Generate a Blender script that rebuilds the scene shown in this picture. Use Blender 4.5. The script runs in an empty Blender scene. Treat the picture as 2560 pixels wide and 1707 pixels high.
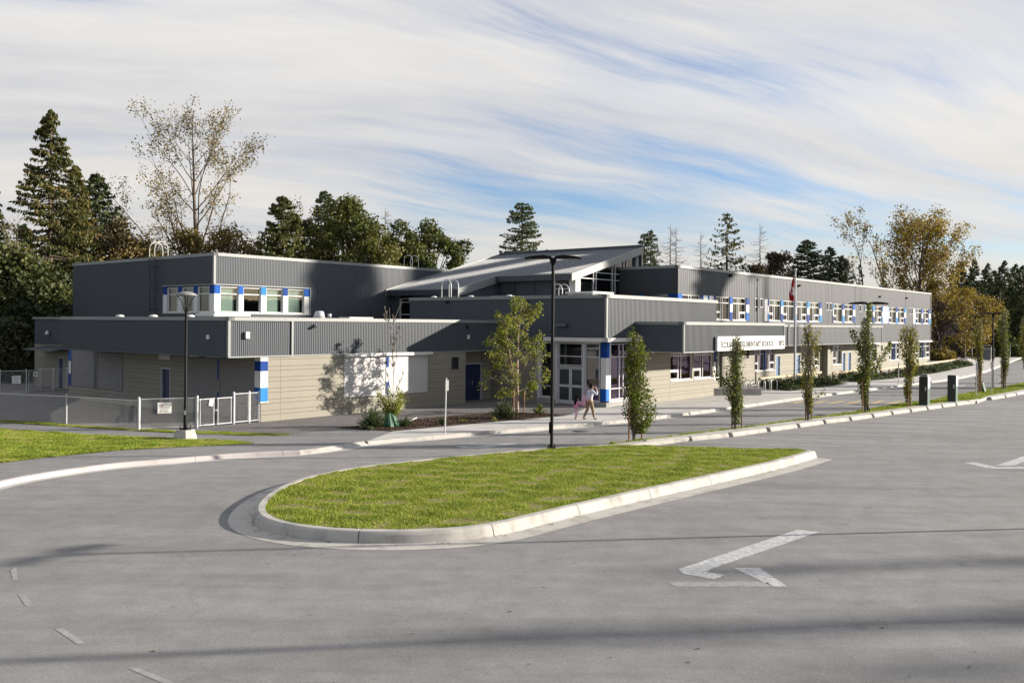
import bpy, math, random
import numpy as np
from mathutils import Vector, Matrix

S = bpy.context.scene
COL = S.collection
D2R = math.radians

# ------------------------------------------------------------------ camera
CAM_H = 4.6
FPX, PXC, HORIZON, ROLL = 2275.4, 1280.0, 810.1, D2R(0.459)   # survey of the site: focal length, principal column, horizon row, roll
cam = bpy.data.cameras.new("camera")
cam.sensor_width = 36.0
cam.lens = 36.0 * FPX / 2560.0
cam.shift_y = -(853.5 - HORIZON) / 2560.0
cam.clip_start, cam.clip_end = 0.1, 6000.0
camo = bpy.data.objects.new("camera", cam)
COL.objects.link(camo)
camo.matrix_world = Matrix.Translation((0, 0, CAM_H)) @ Matrix.Rotation(D2R(90), 4, 'X') @ Matrix.Rotation(ROLL, 4, 'Z')
S.camera = camo

# ------------------------------------------------------------------ sun, sky, exposure
SUN_EL, SUN_AZ = D2R(15.2), D2R(8.3)        # azimuth measured from +X towards +Y
sun_dir = Vector((math.cos(SUN_EL) * math.cos(SUN_AZ), math.cos(SUN_EL) * math.sin(SUN_AZ), math.sin(SUN_EL)))
sl = bpy.data.lights.new("sun", 'SUN')
sl.energy, sl.angle, sl.color = 5.0, D2R(0.5), (1.0, 0.91, 0.79)
so = bpy.data.objects.new("sun", sl)
so.rotation_euler = sun_dir.to_track_quat('Z', 'Y').to_euler()
so.location = sun_dir * 200
COL.objects.link(so)

S.view_settings.view_transform = 'Standard'
S.view_settings.look = 'None'
S.view_settings.exposure = 1.16
S.view_settings.gamma = 1.0
S.render.film_transparent = False
cy = S.cycles
cy.max_bounces, cy.diffuse_bounces, cy.glossy_bounces, cy.transparent_max_bounces = 6, 3, 3, 12
cy.transmission_bounces = 4
cy.caustics_reflective = cy.caustics_refractive = False
cy.sample_clamp_indirect = 6.0

SKA, SKO, SKB = 18.0, (9.6, 4.25, 0), 0.012
W = bpy.data.worlds.new("World")
S.world = W
W.use_nodes = True
nt = W.node_tree
for n in list(nt.nodes): nt.nodes.remove(n)

def N(nt, kind, **kw):
    n = nt.nodes.new(kind)
    for k, v in kw.items():
        if k.startswith('i_'):
            key = k[2:]
            key = int(key) if key.isdigit() else key.replace('_', ' ')
            n.inputs[key].default_value = v
        else: setattr(n, k, v)
    return n
def LK(nt, a, b): nt.links.new(a, b)
def ramp(nt, stops, fac, interp='LINEAR'):
    r = nt.nodes.new('ShaderNodeValToRGB'); r.color_ramp.interpolation = interp
    e = r.color_ramp.elements
    while len(e) < len(stops): e.new(0.5)
    for el, (p, c) in zip(e, stops):
        el.position = p; el.color = (c[0], c[1], c[2], 1) if not isinstance(c, (int, float)) else (c, c, c, 1)
    LK(nt, fac, r.inputs[0]); return r.outputs[0]
def MATH(nt, op, a, b=None, clamp=False):
    n = nt.nodes.new('ShaderNodeMath'); n.operation = op; n.use_clamp = clamp; n.inputs[2].default_value = 0.5
    for i, x in enumerate((a, b)):
        if x is None: continue
        if isinstance(x, (int, float)): n.inputs[i].default_value = x
        else: LK(nt, x, n.inputs[i])
    return n.outputs[0]
def MIX(nt, fac, a, b, mode='MIX'):
    n = nt.nodes.new('ShaderNodeMix'); n.data_type = 'RGBA'; n.blend_type = mode
    for key, x in (('Factor', fac), ('A', a), ('B', b)):
        idx = {'Factor': 0, 'A': 6, 'B': 7}[key]
        if isinstance(x, (int, float)): n.inputs[idx].default_value = x
        elif isinstance(x, tuple): n.inputs[idx].default_value = (x[0], x[1], x[2], 1)
        else: LK(nt, x, n.inputs[idx])
    return n.outputs[2]

sky = N(nt, 'ShaderNodeTexSky', sky_type='NISHITA', sun_disc=False)
sky.sun_elevation, sky.sun_rotation = SUN_EL, math.pi / 2 - SUN_AZ
sky.air_density, sky.dust_density, sky.ozone_density, sky.altitude = 1.0, 0.6, 2.2, 60
tc = N(nt, 'ShaderNodeTexCoord')
sep = N(nt, 'ShaderNodeSeparateXYZ'); LK(nt, tc.outputs['Generated'], sep.inputs[0])
zz = MATH(nt, 'ADD', MATH(nt, 'MAXIMUM', sep.outputs[2], 0.0), 0.22)
cx = MATH(nt, 'DIVIDE', sep.outputs[0], zz); cyy = MATH(nt, 'DIVIDE', sep.outputs[1], zz)
comb = N(nt, 'ShaderNodeCombineXYZ'); LK(nt, cx, comb.inputs[0]); LK(nt, cyy, comb.inputs[1])
def warped(src, scale, amt, det, loc):
    m = N(nt, 'ShaderNodeMapping'); m.inputs['Location'].default_value = loc; LK(nt, src, m.inputs[0])
    w = N(nt, 'ShaderNodeTexNoise', i_Scale=scale, i_Detail=det, i_Roughness=0.5); LK(nt, m.outputs[0], w.inputs['Vector'])
    v = N(nt, 'ShaderNodeVectorMath', operation='MULTIPLY_ADD')
    LK(nt, w.outputs['Color'], v.inputs[0]); v.inputs[1].default_value = (amt, amt, 0); LK(nt, src, v.inputs[2]); return v.outputs[0]
w1 = warped(comb.outputs[0], 0.7, 0.42, 2.0, (3, 1, 0))
w2 = warped(w1, 2.6, 0.09, 3.0, (0, 5, 2))
def layer(src, ang, sx, sy, off, detail, rough):
    m = N(nt, 'ShaderNodeMapping'); m.inputs['Rotation'].default_value = (0, 0, D2R(-ang)); LK(nt, src, m.inputs[0])
    m2 = N(nt, 'ShaderNodeMapping'); m2.inputs['Scale'].default_value = (sx, sy, 1); m2.inputs['Location'].default_value = off; LK(nt, m.outputs[0], m2.inputs[0])
    t = N(nt, 'ShaderNodeTexNoise', i_Scale=1.0, i_Detail=detail, i_Roughness=rough, i_Lacunarity=2.1); LK(nt, m2.outputs[0], t.inputs['Vector'])
    return t.outputs['Fac']
big = layer(w1, SKA, 0.42, 1.15, SKO, 3.0, 0.5)
mid = layer(w2, SKA + 3, 0.75, 4.2, (7.9, 3.3, 0), 6.0, 0.60)
fin = layer(w2, SKA + 8, 2.2, 15.0, (1.9, 5.3, 0), 5.0, 0.65)
cov = MATH(nt, 'ADD', MATH(nt, 'MULTIPLY', big, 0.60), MATH(nt, 'ADD', MATH(nt, 'MULTIPLY', mid, 0.29), MATH(nt, 'MULTIPLY', fin, 0.11)))
# cirrus kept ahead; unseen sky overhead and behind cleared to lower ambient light
cov = MATH(nt, 'ADD', cov, ramp(nt, [(0.34, SKB), (0.48, -0.24)], sep.outputs[2]))
cov = MATH(nt, 'ADD', cov, ramp(nt, [(0.72, -0.26), (0.90, 0.0)], MATH(nt, 'MULTIPLY_ADD', sep.outputs[1], 0.5)))
dens = ramp(nt, [(0.40, 0.0), (0.455, 0.33), (0.505, 0.75), (0.57, 0.97)], cov)
shade = layer(w2, SKA - 4, 0.6, 2.2, (4.4, 1.1, 0), 6.0, 0.6)
ccol = ramp(nt, [(0.28, (2.55, 2.64, 2.86)), (0.48, (3.45, 3.40, 3.36)), (0.66, (3.90, 3.80, 3.66))], shade)
warm = ramp(nt, [(0.02, (1.02, 0.97, 0.90)), (0.24, (1.0, 1.0, 1.0))], sep.outputs[2])
ccol = MIX(nt, 1.0, ccol, warm, 'MULTIPLY')
skyc = MIX(nt, 1.0, sky.outputs[0], (0.60, 0.65, 0.79), 'MULTIPLY')
fincol = MIX(nt, dens, skyc, ccol)
bg = N(nt, 'ShaderNodeBackground', i_Strength=0.10)
LK(nt, fincol, bg.inputs['Color'])
wo = N(nt, 'ShaderNodeOutputWorld'); LK(nt, bg.outputs[0], wo.inputs[0])

# ------------------------------------------------------------------ survey helpers
YAW = D2R(39.56)                      # direction of the school's long front, right of +Y
SU, CU = math.sin(YAW), math.cos(YAW)
def ray(px, py):
    a, b = (px - PXC) / FPX, (HORIZON - py) / FPX
    c, s = math.cos(ROLL), math.sin(ROLL)
    return a * c - b * s, 1.0, a * s + b * c
def G(px, py, z=0.0):
    """survey mark -> point on the ground plane at height z"""
    r = ray(px, py); t = (z - CAM_H) / r[2]
    return Vector((r[0] * t, t, z))
def AT(px, py, Y):
    r = ray(px, py); return Vector((r[0] * Y, Y, CAM_H + r[2] * Y))
def B2W(u, v, z=0.0): return Vector((u * SU - v * CU, u * CU + v * SU, z))
def W2B(p): return (p[0] * SU + p[1] * CU, -p[0] * CU + p[1] * SU)
def PX(x, y, ox, oy, s): return (ox + x / s, oy + y / s)

# ------------------------------------------------------------------ object helpers
def tag(o, label=None, cat=None, group=None, kind=None):
    if label: o['label'] = label
    if cat: o['category'] = cat
    if group: o['group'] = group
    if kind: o['kind'] = kind
    return o
def empty(name, loc=(0, 0, 0), rz=0.0, label=None, cat=None, group=None):
    o = bpy.data.objects.new(name, None); COL.objects.link(o)
    o.location = loc; o.rotation_euler = (0, 0, rz); o.empty_display_size = 0.3
    return tag(o, label, cat, group)
def copy_tree(o, parent=None):
    c = o.copy(); COL.objects.link(c); c.parent = parent
    for ch in list(o.children): copy_tree(ch, c)
    return c
def np_mesh(name, V, F, mats, parent=None, mi=None, smooth=False, attr=None):
    """V (n,3), F (m,k) int array with constant k"""
    V = np.asarray(V, dtype=np.float32); F = np.asarray(F, dtype=np.int32)
    me = bpy.data.meshes.new(name)
    k = F.shape[1]
    me.vertices.add(len(V)); me.vertices.foreach_set('co', V.ravel())
    me.loops.add(F.size); me.loops.foreach_set('vertex_index', F.ravel())
    me.polygons.add(len(F)); me.polygons.foreach_set('loop_start', np.arange(0, F.size, k, dtype=np.int32))
    if mi is not None: me.polygons.foreach_set('material_index', np.asarray(mi, dtype=np.int32))
    me.polygons.foreach_set('use_smooth', np.full(len(F), smooth, dtype=bool))
    if attr is not None:
        a = me.attributes.new('tint', 'FLOAT', 'FACE'); a.data.foreach_set('value', np.asarray(attr, dtype=np.float32))
    for m in mats: me.materials.append(m)
    me.update(calc_edges=True)
    o = bpy.data.objects.new(name, me); COL.objects.link(o); o.parent = parent
    return o
class MB:
    def __init__(s): s.V = []; s.F = []; s.M = []; s.S = []
    def add(s, pts, faces, m=0, smooth=False):
        b = len(s.V); s.V += [tuple(p) for p in pts]
        for f in faces:
            s.F.append([b + i for i in f]); s.M.append(m); s.S.append(smooth)
    def quad(s, a, b, c, d, m=0): s.add((a, b, c, d), ((0, 1, 2, 3),), m)
    def box(s, x0, x1, y0, y1, z0, z1, m=0, T=None):
        P = [(x, y, z) for x in (x0, x1) for y in (y0, y1) for z in (z0, z1)]
        if T: P = [T(*p) for p in P]
        s.add(P, ((0, 1, 3, 2), (4, 6, 7, 5), (0, 4, 5, 1), (2, 3, 7, 6), (0, 2, 6, 4), (1, 5, 7, 3)), m)
    def prism(s, poly, z0, z1, m=0, T=None):
        n = len(poly); P = [(x, y, z0) for x, y in poly] + [(x, y, z1) for x, y in poly]
        if T: P = [T(*p) for p in P]
        s.add(P, [list(range(n))[::-1], list(range(n, 2 * n))] + [[i, (i + 1) % n, n + (i + 1) % n, n + i] for i in range(n)], m)
    def tube(s, pts, r, n=8, m=0, cap=True, smooth=True):
        pts = [Vector(p) for p in pts]; k = len(pts)
        rs = r if isinstance(r, (list, tuple)) else [r] * k
        rings = []; ref = None
        for i, p in enumerate(pts):
            d = (pts[min(i + 1, k - 1)] - pts[max(i - 1, 0)])
            d = d.normalized() if d.length > 1e-9 else Vector((0, 0, 1))
            if ref is None: ref = Vector((1, 0, 0)) if abs(d.x) < 0.9 else Vector((0, 1, 0))
            a = (ref - d * ref.dot(d)).normalized(); ref = a; b = d.cross(a)
            rings += [p + (a * math.cos(2 * math.pi * j / n) + b * math.sin(2 * math.pi * j / n)) * rs[i] for j in range(n)]
        F = [[i * n + j, i * n + (j + 1) % n, (i + 1) * n + (j + 1) % n, (i + 1) * n + j] for i in range(k - 1) for j in range(n)]
        s.add(rings, F, m, smooth)
        if cap: s.add(rings[:n], [list(range(n))[::-1]], m); s.add(rings[-n:], [list(range(n))], m)
    def lathe(s, prof, n=20, m=0, c=(0, 0, 0), smooth=True):
        P = [(c[0] + r * math.cos(2 * math.pi * j / n), c[1] + r * math.sin(2 * math.pi * j / n), c[2] + z) for r, z in prof for j in range(n)]
        F = [[i * n + j, i * n + (j + 1) % n, (i + 1) * n + (j + 1) % n, (i + 1) * n + j] for i in range(len(prof) - 1) for j in range(n)]
        s.add(P, F, m, smooth)
    def build(s, name, mats, parent=None, bevel=0.0):
        me = bpy.data.meshes.new(name)
        me.from_pydata(s.V, [], s.F)
        if not isinstance(mats, (list, tuple)): mats = [mats]
        for m in mats: me.materials.append(m)
        me.polygons.foreach_set('material_index', np.array(s.M, dtype=np.int32))
        me.polygons.foreach_set('use_smooth', np.array(s.S, dtype=bool))
        me.update()
        o = bpy.data.objects.new(name, me); COL.objects.link(o); o.parent = parent
        if bevel:
            b = o.modifiers.new('bevel', 'BEVEL'); b.width = bevel; b.segments = 2; b.limit_method = 'ANGLE'; b.angle_limit = D2R(40)
        return o

# ------------------------------------------------------------------ materials
def mat(name, c, c2=None, scale=3.0, rough=0.7, rough2=None, metal=0.0, bump=0.0, bscale=40.0, spec=0.5, detail=5.0, lo=0.35, hi=0.65, stretch=(1, 1, 1), speck=0.0, spscale=300.0, trans=0.0):
    m = bpy.data.materials.new(name); m.use_nodes = True
    nt = m.node_tree; p = nt.nodes['Principled BSDF']
    p.inputs['Roughness'].default_value = rough; p.inputs['Metallic'].default_value = metal
    p.inputs['Specular IOR Level'].default_value = spec
    tc = N(nt, 'ShaderNodeTexCoord'); mp = N(nt, 'ShaderNodeMapping'); mp.inputs['Scale'].default_value = stretch
    LK(nt, tc.outputs['Object'], mp.inputs[0])
    if c2 is None: c2 = tuple(x * 0.86 for x in c)
    nz = N(nt, 'ShaderNodeTexNoise', i_Scale=scale, i_Detail=detail, i_Roughness=0.6); LK(nt, mp.outputs[0], nz.inputs['Vector'])
    col = ramp(nt, [(lo, c2), (hi, c)], nz.outputs['Fac'])
    if speck:
        sp = N(nt, 'ShaderNodeTexNoise', i_Scale=spscale, i_Detail=2.0, i_Roughness=0.7); LK(nt, tc.outputs['Object'], sp.inputs['Vector'])
        k = ramp(nt, [(0.3, 1 - speck), (0.7, 1 + speck)], sp.outputs['Fac'])
        col = MIX(nt, 1.0, col, k, 'MULTIPLY')
    LK(nt, col, p.inputs['Base Color'])
    if rough2 is not None:
        LK(nt, ramp(nt, [(0.3, rough), (0.7, rough2)], nz.outputs['Fac']), p.inputs['Roughness'])
    if bump:
        bn = N(nt, 'ShaderNodeTexNoise', i_Scale=bscale, i_Detail=4.0); LK(nt, tc.outputs['Object'], bn.inputs['Vector'])
        b = N(nt, 'ShaderNodeBump', i_Strength=bump, i_Distance=0.02); LK(nt, bn.outputs['Fac'], b.inputs['Height']); LK(nt, b.outputs[0], p.inputs['Normal'])
    return m

def leafmat(name, stops, trans=0.35, rough=0.55):
    m = bpy.data.materials.new(name); m.use_nodes = True
    nt = m.node_tree; p = nt.nodes['Principled BSDF']; out = nt.nodes['Material Output']
    a = N(nt, 'ShaderNodeAttribute', attribute_name='tint')
    col = ramp(nt, stops, a.outputs['Fac'])
    LK(nt, col, p.inputs['Base Color']); p.inputs['Roughness'].default_value = rough; p.inputs['Specular IOR Level'].default_value = 0.3
    t = N(nt, 'ShaderNodeBsdfTranslucent'); LK(nt, MIX(nt, 1.0, col, (1.0, 1.05, 0.6), 'MULTIPLY'), t.inputs['Color'])
    mx = N(nt, 'ShaderNodeMixShader', i_0=trans); LK(nt, p.outputs[0], mx.inputs[1]); LK(nt, t.outputs[0], mx.inputs[2]); LK(nt, mx.outputs[0], out.inputs[0])
    return m

def glassmat(name, tint, rough=0.03, mixlo=0.25, refl=(1, 1, 1)):
    m = bpy.data.materials.new(name); m.use_nodes = True
    nt = m.node_tree; out = nt.nodes['Material Output']; nt.nodes.remove(nt.nodes['Principled BSDF'])
    tr = N(nt, 'ShaderNodeBsdfTransparent'); tr.inputs[0].default_value = (*tint, 1)
    gl = N(nt, 'ShaderNodeBsdfGlossy'); gl.inputs['Roughness'].default_value = rough; gl.inputs['Color'].default_value = (*refl, 1)
    tc = N(nt, 'ShaderNodeTexCoord'); bn = N(nt, 'ShaderNodeTexNoise', i_Scale=1.3, i_Detail=1.0); LK(nt, tc.outputs['Object'], bn.inputs['Vector'])
    b = N(nt, 'ShaderNodeBump', i_Strength=0.04, i_Distance=0.05); LK(nt, bn.outputs['Fac'], b.inputs['Height']); LK(nt, b.outputs[0], gl.inputs['Normal'])
    fr = N(nt, 'ShaderNodeFresnel', i_IOR=1.5); ge = N(nt, 'ShaderNodeNewGeometry')
    LK(nt, MATH(nt, 'SUBTRACT', 1.5, MATH(nt, 'MULTIPLY', ge.outputs['Backfacing'], 1.5 - 1 / 1.5)), fr.inputs['IOR'])
    f = MATH(nt, 'ADD', fr.outputs[0], 0.03, True)
    mx = N(nt, 'ShaderNodeMixShader'); LK(nt, f, mx.inputs[0]); LK(nt, tr.outputs[0], mx.inputs[1]); LK(nt, gl.outputs[0], mx.inputs[2]); LK(nt, mx.outputs[0], out.inputs[0])
    return m

def asphalt(name, c, crack=0.3):
    m = bpy.data.materials.new(name); m.use_nodes = True
    nt = m.node_tree; p = nt.nodes['Principled BSDF']
    tc = N(nt, 'ShaderNodeTexCoord'); V = tc.outputs['Object']
    def nz(scale, det, r=0.6, vec=V):
        n = N(nt, 'ShaderNodeTexNoise', i_Scale=scale, i_Detail=det, i_Roughness=r); LK(nt, vec, n.inputs['Vector']); return n.outputs['Fac']
    lg = nz(0.22, 4.0); md = nz(1.7, 5.0); sm = nz(38.0, 3.0, 0.8); sp = nz(150.0, 2.0, 0.7)
    mp = N(nt, 'ShaderNodeMapping'); mp.inputs['Rotation'].default_value = (0, 0, D2R(50)); mp.inputs['Scale'].default_value = (0.05, 0.7, 1); LK(nt, V, mp.inputs[0])
    tr = nz(1.0, 4.0, 0.6, mp.outputs[0])
    a = ramp(nt, [(0.3, tuple(x * 0.92 for x in c)), (0.7, tuple(x * 1.06 for x in c))], lg)
    a = MIX(nt, 1.0, a, ramp(nt, [(0.3, 0.88), (0.7, 1.1)], md), 'MULTIPLY')
    a = MIX(nt, 1.0, a, ramp(nt, [(0.35, 0.90), (0.65, 1.08)], tr), 'MULTIPLY')
    a = MIX(nt, 1.0, a, ramp(nt, [(0.25, 0.66), (0.5, 1.0), (0.78, 1.34)], sm), 'MULTIPLY')
    a = MIX(nt, 1.0, a, ramp(nt, [(0.25, 0.74), (0.5, 1.0), (0.75, 1.25)], sp), 'MULTIPLY')
    # old oil drips
    vo = N(nt, 'ShaderNodeTexVoronoi', i_Scale=0.55); LK(nt, V, vo.inputs['Vector'])
    a = MIX(nt, MATH(nt, 'MULTIPLY', ramp(nt, [(0.03, 1.0), (0.085, 0.0)], vo.outputs['Distance']), 0.35), a, tuple(x * 0.45 for x in c))
    # hairline cracks, a few sealed seams, darker worn patches
    wq = N(nt, 'ShaderNodeTexNoise', i_Scale=1.1, i_Detail=4.0); LK(nt, V, wq.inputs['Vector'])
    wv_ = N(nt, 'ShaderNodeVectorMath', operation='MULTIPLY_ADD'); LK(nt, wq.outputs['Color'], wv_.inputs[0]); wv_.inputs[1].default_value = (1.6, 1.6, 0); LK(nt, V, wv_.inputs[2])
    ck = N(nt, 'ShaderNodeTexVoronoi', i_Scale=0.13, feature='DISTANCE_TO_EDGE'); LK(nt, wv_.outputs[0], ck.inputs['Vector'])
    a = MIX(nt, MATH(nt, 'MULTIPLY', ramp(nt, [(0.0, 1.0), (0.0035, 0.0)], ck.outputs['Distance']), crack), a, tuple(x * 0.35 for x in c))
    ps = nz(0.09, 6.0, 0.62)
    a = MIX(nt, 1.0, a, ramp(nt, [(0.36, 0.88), (0.46, 1.0), (0.60, 1.0), (0.68, 1.05)], ps), 'MULTIPLY')
    st = N(nt, 'ShaderNodeMapping'); st.inputs['Rotation'].default_value = (0, 0, D2R(-8)); st.inputs['Scale'].default_value = (0.35, 2.6, 1); LK(nt, V, st.inputs[0])
    a = MIX(nt, 1.0, a, ramp(nt, [(0.33, 0.90), (0.5, 1.0), (0.68, 1.06)], nz(1.0, 6.0, 0.65, st.outputs[0])), 'MULTIPLY')
    LK(nt, a, p.inputs['Base Color']); p.inputs['Roughness'].default_value = 0.85; p.inputs['Specular IOR Level'].default_value = 0.25
    b = N(nt, 'ShaderNodeBump', i_Strength=0.5, i_Distance=0.008)
    LK(nt, MATH(nt, 'ADD', sm, sp), b.inputs['Height']); LK(nt, b.outputs[0], p.inputs['Normal'])
    return m

M = {}
M['asphalt'] = asphalt('asphalt', (0.212, 0.209, 0.206), 0.16)
M['asphalt_path'] = asphalt('asphalt_path', (0.200, 0.199, 0.199), 0.1)
M['asphalt_yard'] = asphalt('asphalt_yard', (0.150, 0.143, 0.140), 0.1)
M['concrete'] = mat('concrete', (0.46, 0.45, 0.43), (0.36, 0.35, 0.33), 0.8, 0.85, bump=0.15, bscale=90, speck=0.10, spscale=120)
M['kerb'] = mat('kerb', (0.39, 0.375, 0.345), (0.245, 0.232, 0.21), 1.7, 0.85, bump=0.2, bscale=70, speck=0.14, spscale=60, lo=0.3, hi=0.52)
M['kerb_pink'] = mat('kerb_pink', (0.42, 0.385, 0.375), (0.28, 0.255, 0.25), 1.1, 0.85, bump=0.2, bscale=70, speck=0.12, spscale=60, lo=0.3, hi=0.5)
M['joint'] = mat('joint', (0.06, 0.055, 0.05), rough=0.95)
M['lowwall'] = mat('lowwall', (0.30, 0.29, 0.28), (0.22, 0.215, 0.21), 1.5, 0.85, bump=0.15)
M['soil'] = mat('soil', (0.085, 0.075, 0.05), (0.05, 0.06, 0.025), 2.0, 0.95, bump=0.6, bscale=20)
M['forest_floor'] = mat('forest_floor', (0.055, 0.060, 0.025), (0.03, 0.038, 0.014), 0.3, 0.95, bump=0.8, bscale=6)
M['turf'] = mat('turf', (0.150, 0.165, 0.040), (0.130, 0.105, 0.048), 2.4, 0.95, bump=0.8, bscale=60, speck=0.35, spscale=45)
M['mulch'] = mat('mulch', (0.075, 0.042, 0.026), (0.030, 0.018, 0.012), 14.0, 0.95, bump=1.0, bscale=30, speck=0.4, spscale=60)
M['paint_white'] = mat('paint_white', (0.50, 0.51, 0.52), (0.255, 0.255, 0.255), 7.0, 0.8, lo=0.40, hi=0.60, stretch=(1, 2.5, 1), speck=0.35, spscale=45, detail=8.0)
M['paint_worn'] = mat('paint_worn', (0.285, 0.285, 0.285), (0.205, 0.203, 0.20), 6.0, 0.85, speck=0.25, spscale=70)
M['paint_yellow'] = mat('paint_yellow', (0.52, 0.36, 0.13), (0.34, 0.26, 0.14), 3.0, 0.8)
M['metal_grey'] = mat('metal_grey', (0.061, 0.072, 0.085), (0.055, 0.065, 0.077), 0.35, 0.48, 0.56, spec=0.3, stretch=(1, 1, 0.25))
M['metal_plain'] = mat('metal_plain', (0.037, 0.043, 0.050), (0.033, 0.038, 0.045), 0.35, 0.5, 0.58, spec=0.3, stretch=(1, 1, 0.25))
M['metal_cap'] = mat('metal_cap', (0.20, 0.21, 0.205), (0.178, 0.186, 0.182), 0.5, 0.45)
M['metal_dark'] = mat('metal_dark', (0.040, 0.046, 0.056), (0.034, 0.039, 0.048), 0.7, 0.45)
M['metal_roof'] = mat('metal_roof', (0.225, 0.235, 0.25), (0.19, 0.20, 0.215), 0.5, 0.5, 0.6, spec=0.4)
M['siding'] = mat('siding', (0.232, 0.216, 0.172), (0.212, 0.197, 0.157), 0.7, 0.75, bump=0.05, bscale=120, speck=0.04, spscale=20)
M['siding_gap'] = mat('siding_gap', (0.10, 0.085, 0.06), rough=0.9)
M['roofing'] = mat('roofing', (0.30, 0.30, 0.29), (0.22, 0.22, 0.215), 1.0, 0.9)
M['soffit'] = mat('soffit', (0.55, 0.54, 0.52), rough=0.7)
M['white'] = mat('white', (0.58, 0.575, 0.56), (0.52, 0.515, 0.50), 1.2, 0.45)
M['white_frame'] = mat('white_frame', (0.50, 0.51, 0.525), (0.45, 0.46, 0.475), 1.5, 0.4)
M['blue_dark'] = mat('blue_dark', (0.004, 0.040, 0.21), rough=0.6, spec=0.12)
M['blue_mid'] = mat('blue_mid', (0.005, 0.085, 0.36), rough=0.6, spec=0.12)
M['blue_light'] = mat('blue_light', (0.025, 0.19, 0.47), rough=0.6, spec=0.12)
M['door_navy'] = mat('door_navy', (0.008, 0.018, 0.065), rough=0.5)
M['door_blue'] = mat('door_blue', (0.012, 0.085, 0.20), rough=0.5)
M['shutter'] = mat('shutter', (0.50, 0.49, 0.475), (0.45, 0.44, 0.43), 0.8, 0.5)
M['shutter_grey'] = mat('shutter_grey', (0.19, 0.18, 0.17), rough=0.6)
M['glass'] = glassmat('glass', (0.55, 0.60, 0.60))
M['glass_dark'] = glassmat('glass_dark', (0.30, 0.33, 0.34))
M['glass_purple'] = glassmat('glass_purple', (0.45, 0.30, 0.55), refl=(0.85, 0.7, 0.95))
M['room'] = mat('room', (0.030, 0.028, 0.026), (0.020, 0.019, 0.018), 0.4, 0.9)
M['blind'] = mat('blind', (0.42, 0.52, 0.42), (0.38, 0.47, 0.39), 0.5, 0.8)
M['louvre'] = mat('louvre', (0.045, 0.045, 0.05), rough=0.5)
M['black'] = mat('black', (0.008, 0.008, 0.009), rough=0.55, spec=0.15)
M['lens'] = mat('lens', (0.55, 0.56, 0.55), rough=0.25)
M['galv'] = mat('galv', (0.52, 0.53, 0.54), (0.42, 0.43, 0.44), 6.0, 0.42, metal=0.25)
M['galv_wire'] = mat('galv_wire', (0.50, 0.51, 0.50), rough=0.5)
M['white_pipe'] = mat('white_pipe', (0.52, 0.50, 0.46), rough=0.5)
M['timber'] = mat('timber', (0.36, 0.27, 0.16), (0.24, 0.17, 0.10), 3.0, 0.85, stretch=(1, 1, 8), bump=0.3)
M['log'] = mat('log', (0.52, 0.43, 0.29), (0.40, 0.31, 0.19), 2.0, 0.8, bump=0.2)
M['post_wood'] = mat('post_wood', (0.19, 0.115, 0.065), (0.12, 0.07, 0.04), 5.0, 0.9, bump=0.3)
M['stake'] = mat('stake', (0.30, 0.165, 0.085), (0.20, 0.105, 0.055), 8.0, 0.85)
M['bark'] = mat('bark', (0.115, 0.085, 0.060), (0.06, 0.045, 0.032), 6.0, 0.95, bump=0.6, bscale=20)
M['bark_pale'] = mat('bark_pale', (0.34, 0.29, 0.235), (0.20, 0.16, 0.12), 5.0, 0.9, bump=0.4, bscale=20)
M['bark_birch'] = mat('bark_birch', (0.50, 0.38, 0.30), (0.25, 0.15, 0.10), 9.0, 0.85, bump=0.3)
M['bark_grey'] = mat('bark_grey', (0.17, 0.145, 0.12), (0.10, 0.085, 0.07), 5.0, 0.9)
M['bag_green'] = mat('bag_green', (0.035, 0.105, 0.055), (0.022, 0.07, 0.038), 4.0, 0.6, spec=0.3)
M['kiosk_green'] = mat('kiosk_green', (0.022, 0.085, 0.050), rough=0.45)
M['kiosk_black'] = mat('kiosk_black', (0.012, 0.016, 0.015), rough=0.4)
M['sign_white'] = mat('sign_white', (0.74, 0.74, 0.72), rough=0.5)
M['letter'] = mat('letter', (0.022, 0.022, 0.024), rough=0.5)
M['red'] = mat('red', (0.42, 0.012, 0.02), rough=0.75)
M['peg'] = mat('peg', (0.20, 0.09, 0.065), rough=0.8)
M['cloth_white'] = mat('cloth_white', (0.68, 0.66, 0.64), rough=0.8)
M['dumpster'] = mat('dumpster', (0.10, 0.105, 0.11), rough=0.6)
M['skin'] = mat('skin', (0.45, 0.27, 0.18), rough=0.55)
M['hair'] = mat('hair', (0.010, 0.008, 0.007), rough=0.85, spec=0.1)
M['shirt'] = mat('shirt', (0.46, 0.48, 0.54), (0.40, 0.42, 0.48), 4.0, 0.85)
M['trouser'] = mat('trouser', (0.24, 0.17, 0.11), (0.18, 0.125, 0.08), 5.0, 0.85)
M['pink'] = mat('pink', (0.56, 0.20, 0.30), (0.46, 0.17, 0.34), 7.0, 0.8)
M['pink_pale'] = mat('pink_pale', (0.60, 0.38, 0.44), (0.50, 0.34, 0.46), 6.0, 0.8)
M['shoe_dark'] = mat('shoe_dark', (0.06, 0.05, 0.05), rough=0.6)
M['shoe_pale'] = mat('shoe_pale', (0.55, 0.40, 0.38), rough=0.6)
M['purple'] = mat('purple', (0.22, 0.10, 0.42), rough=0.6)
M['house_wall'] = mat('house_wall', (0.10, 0.085, 0.075), rough=0.8)
M['house_roof'] = mat('house_roof', (0.05, 0.045, 0.05), rough=0.9)
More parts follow.
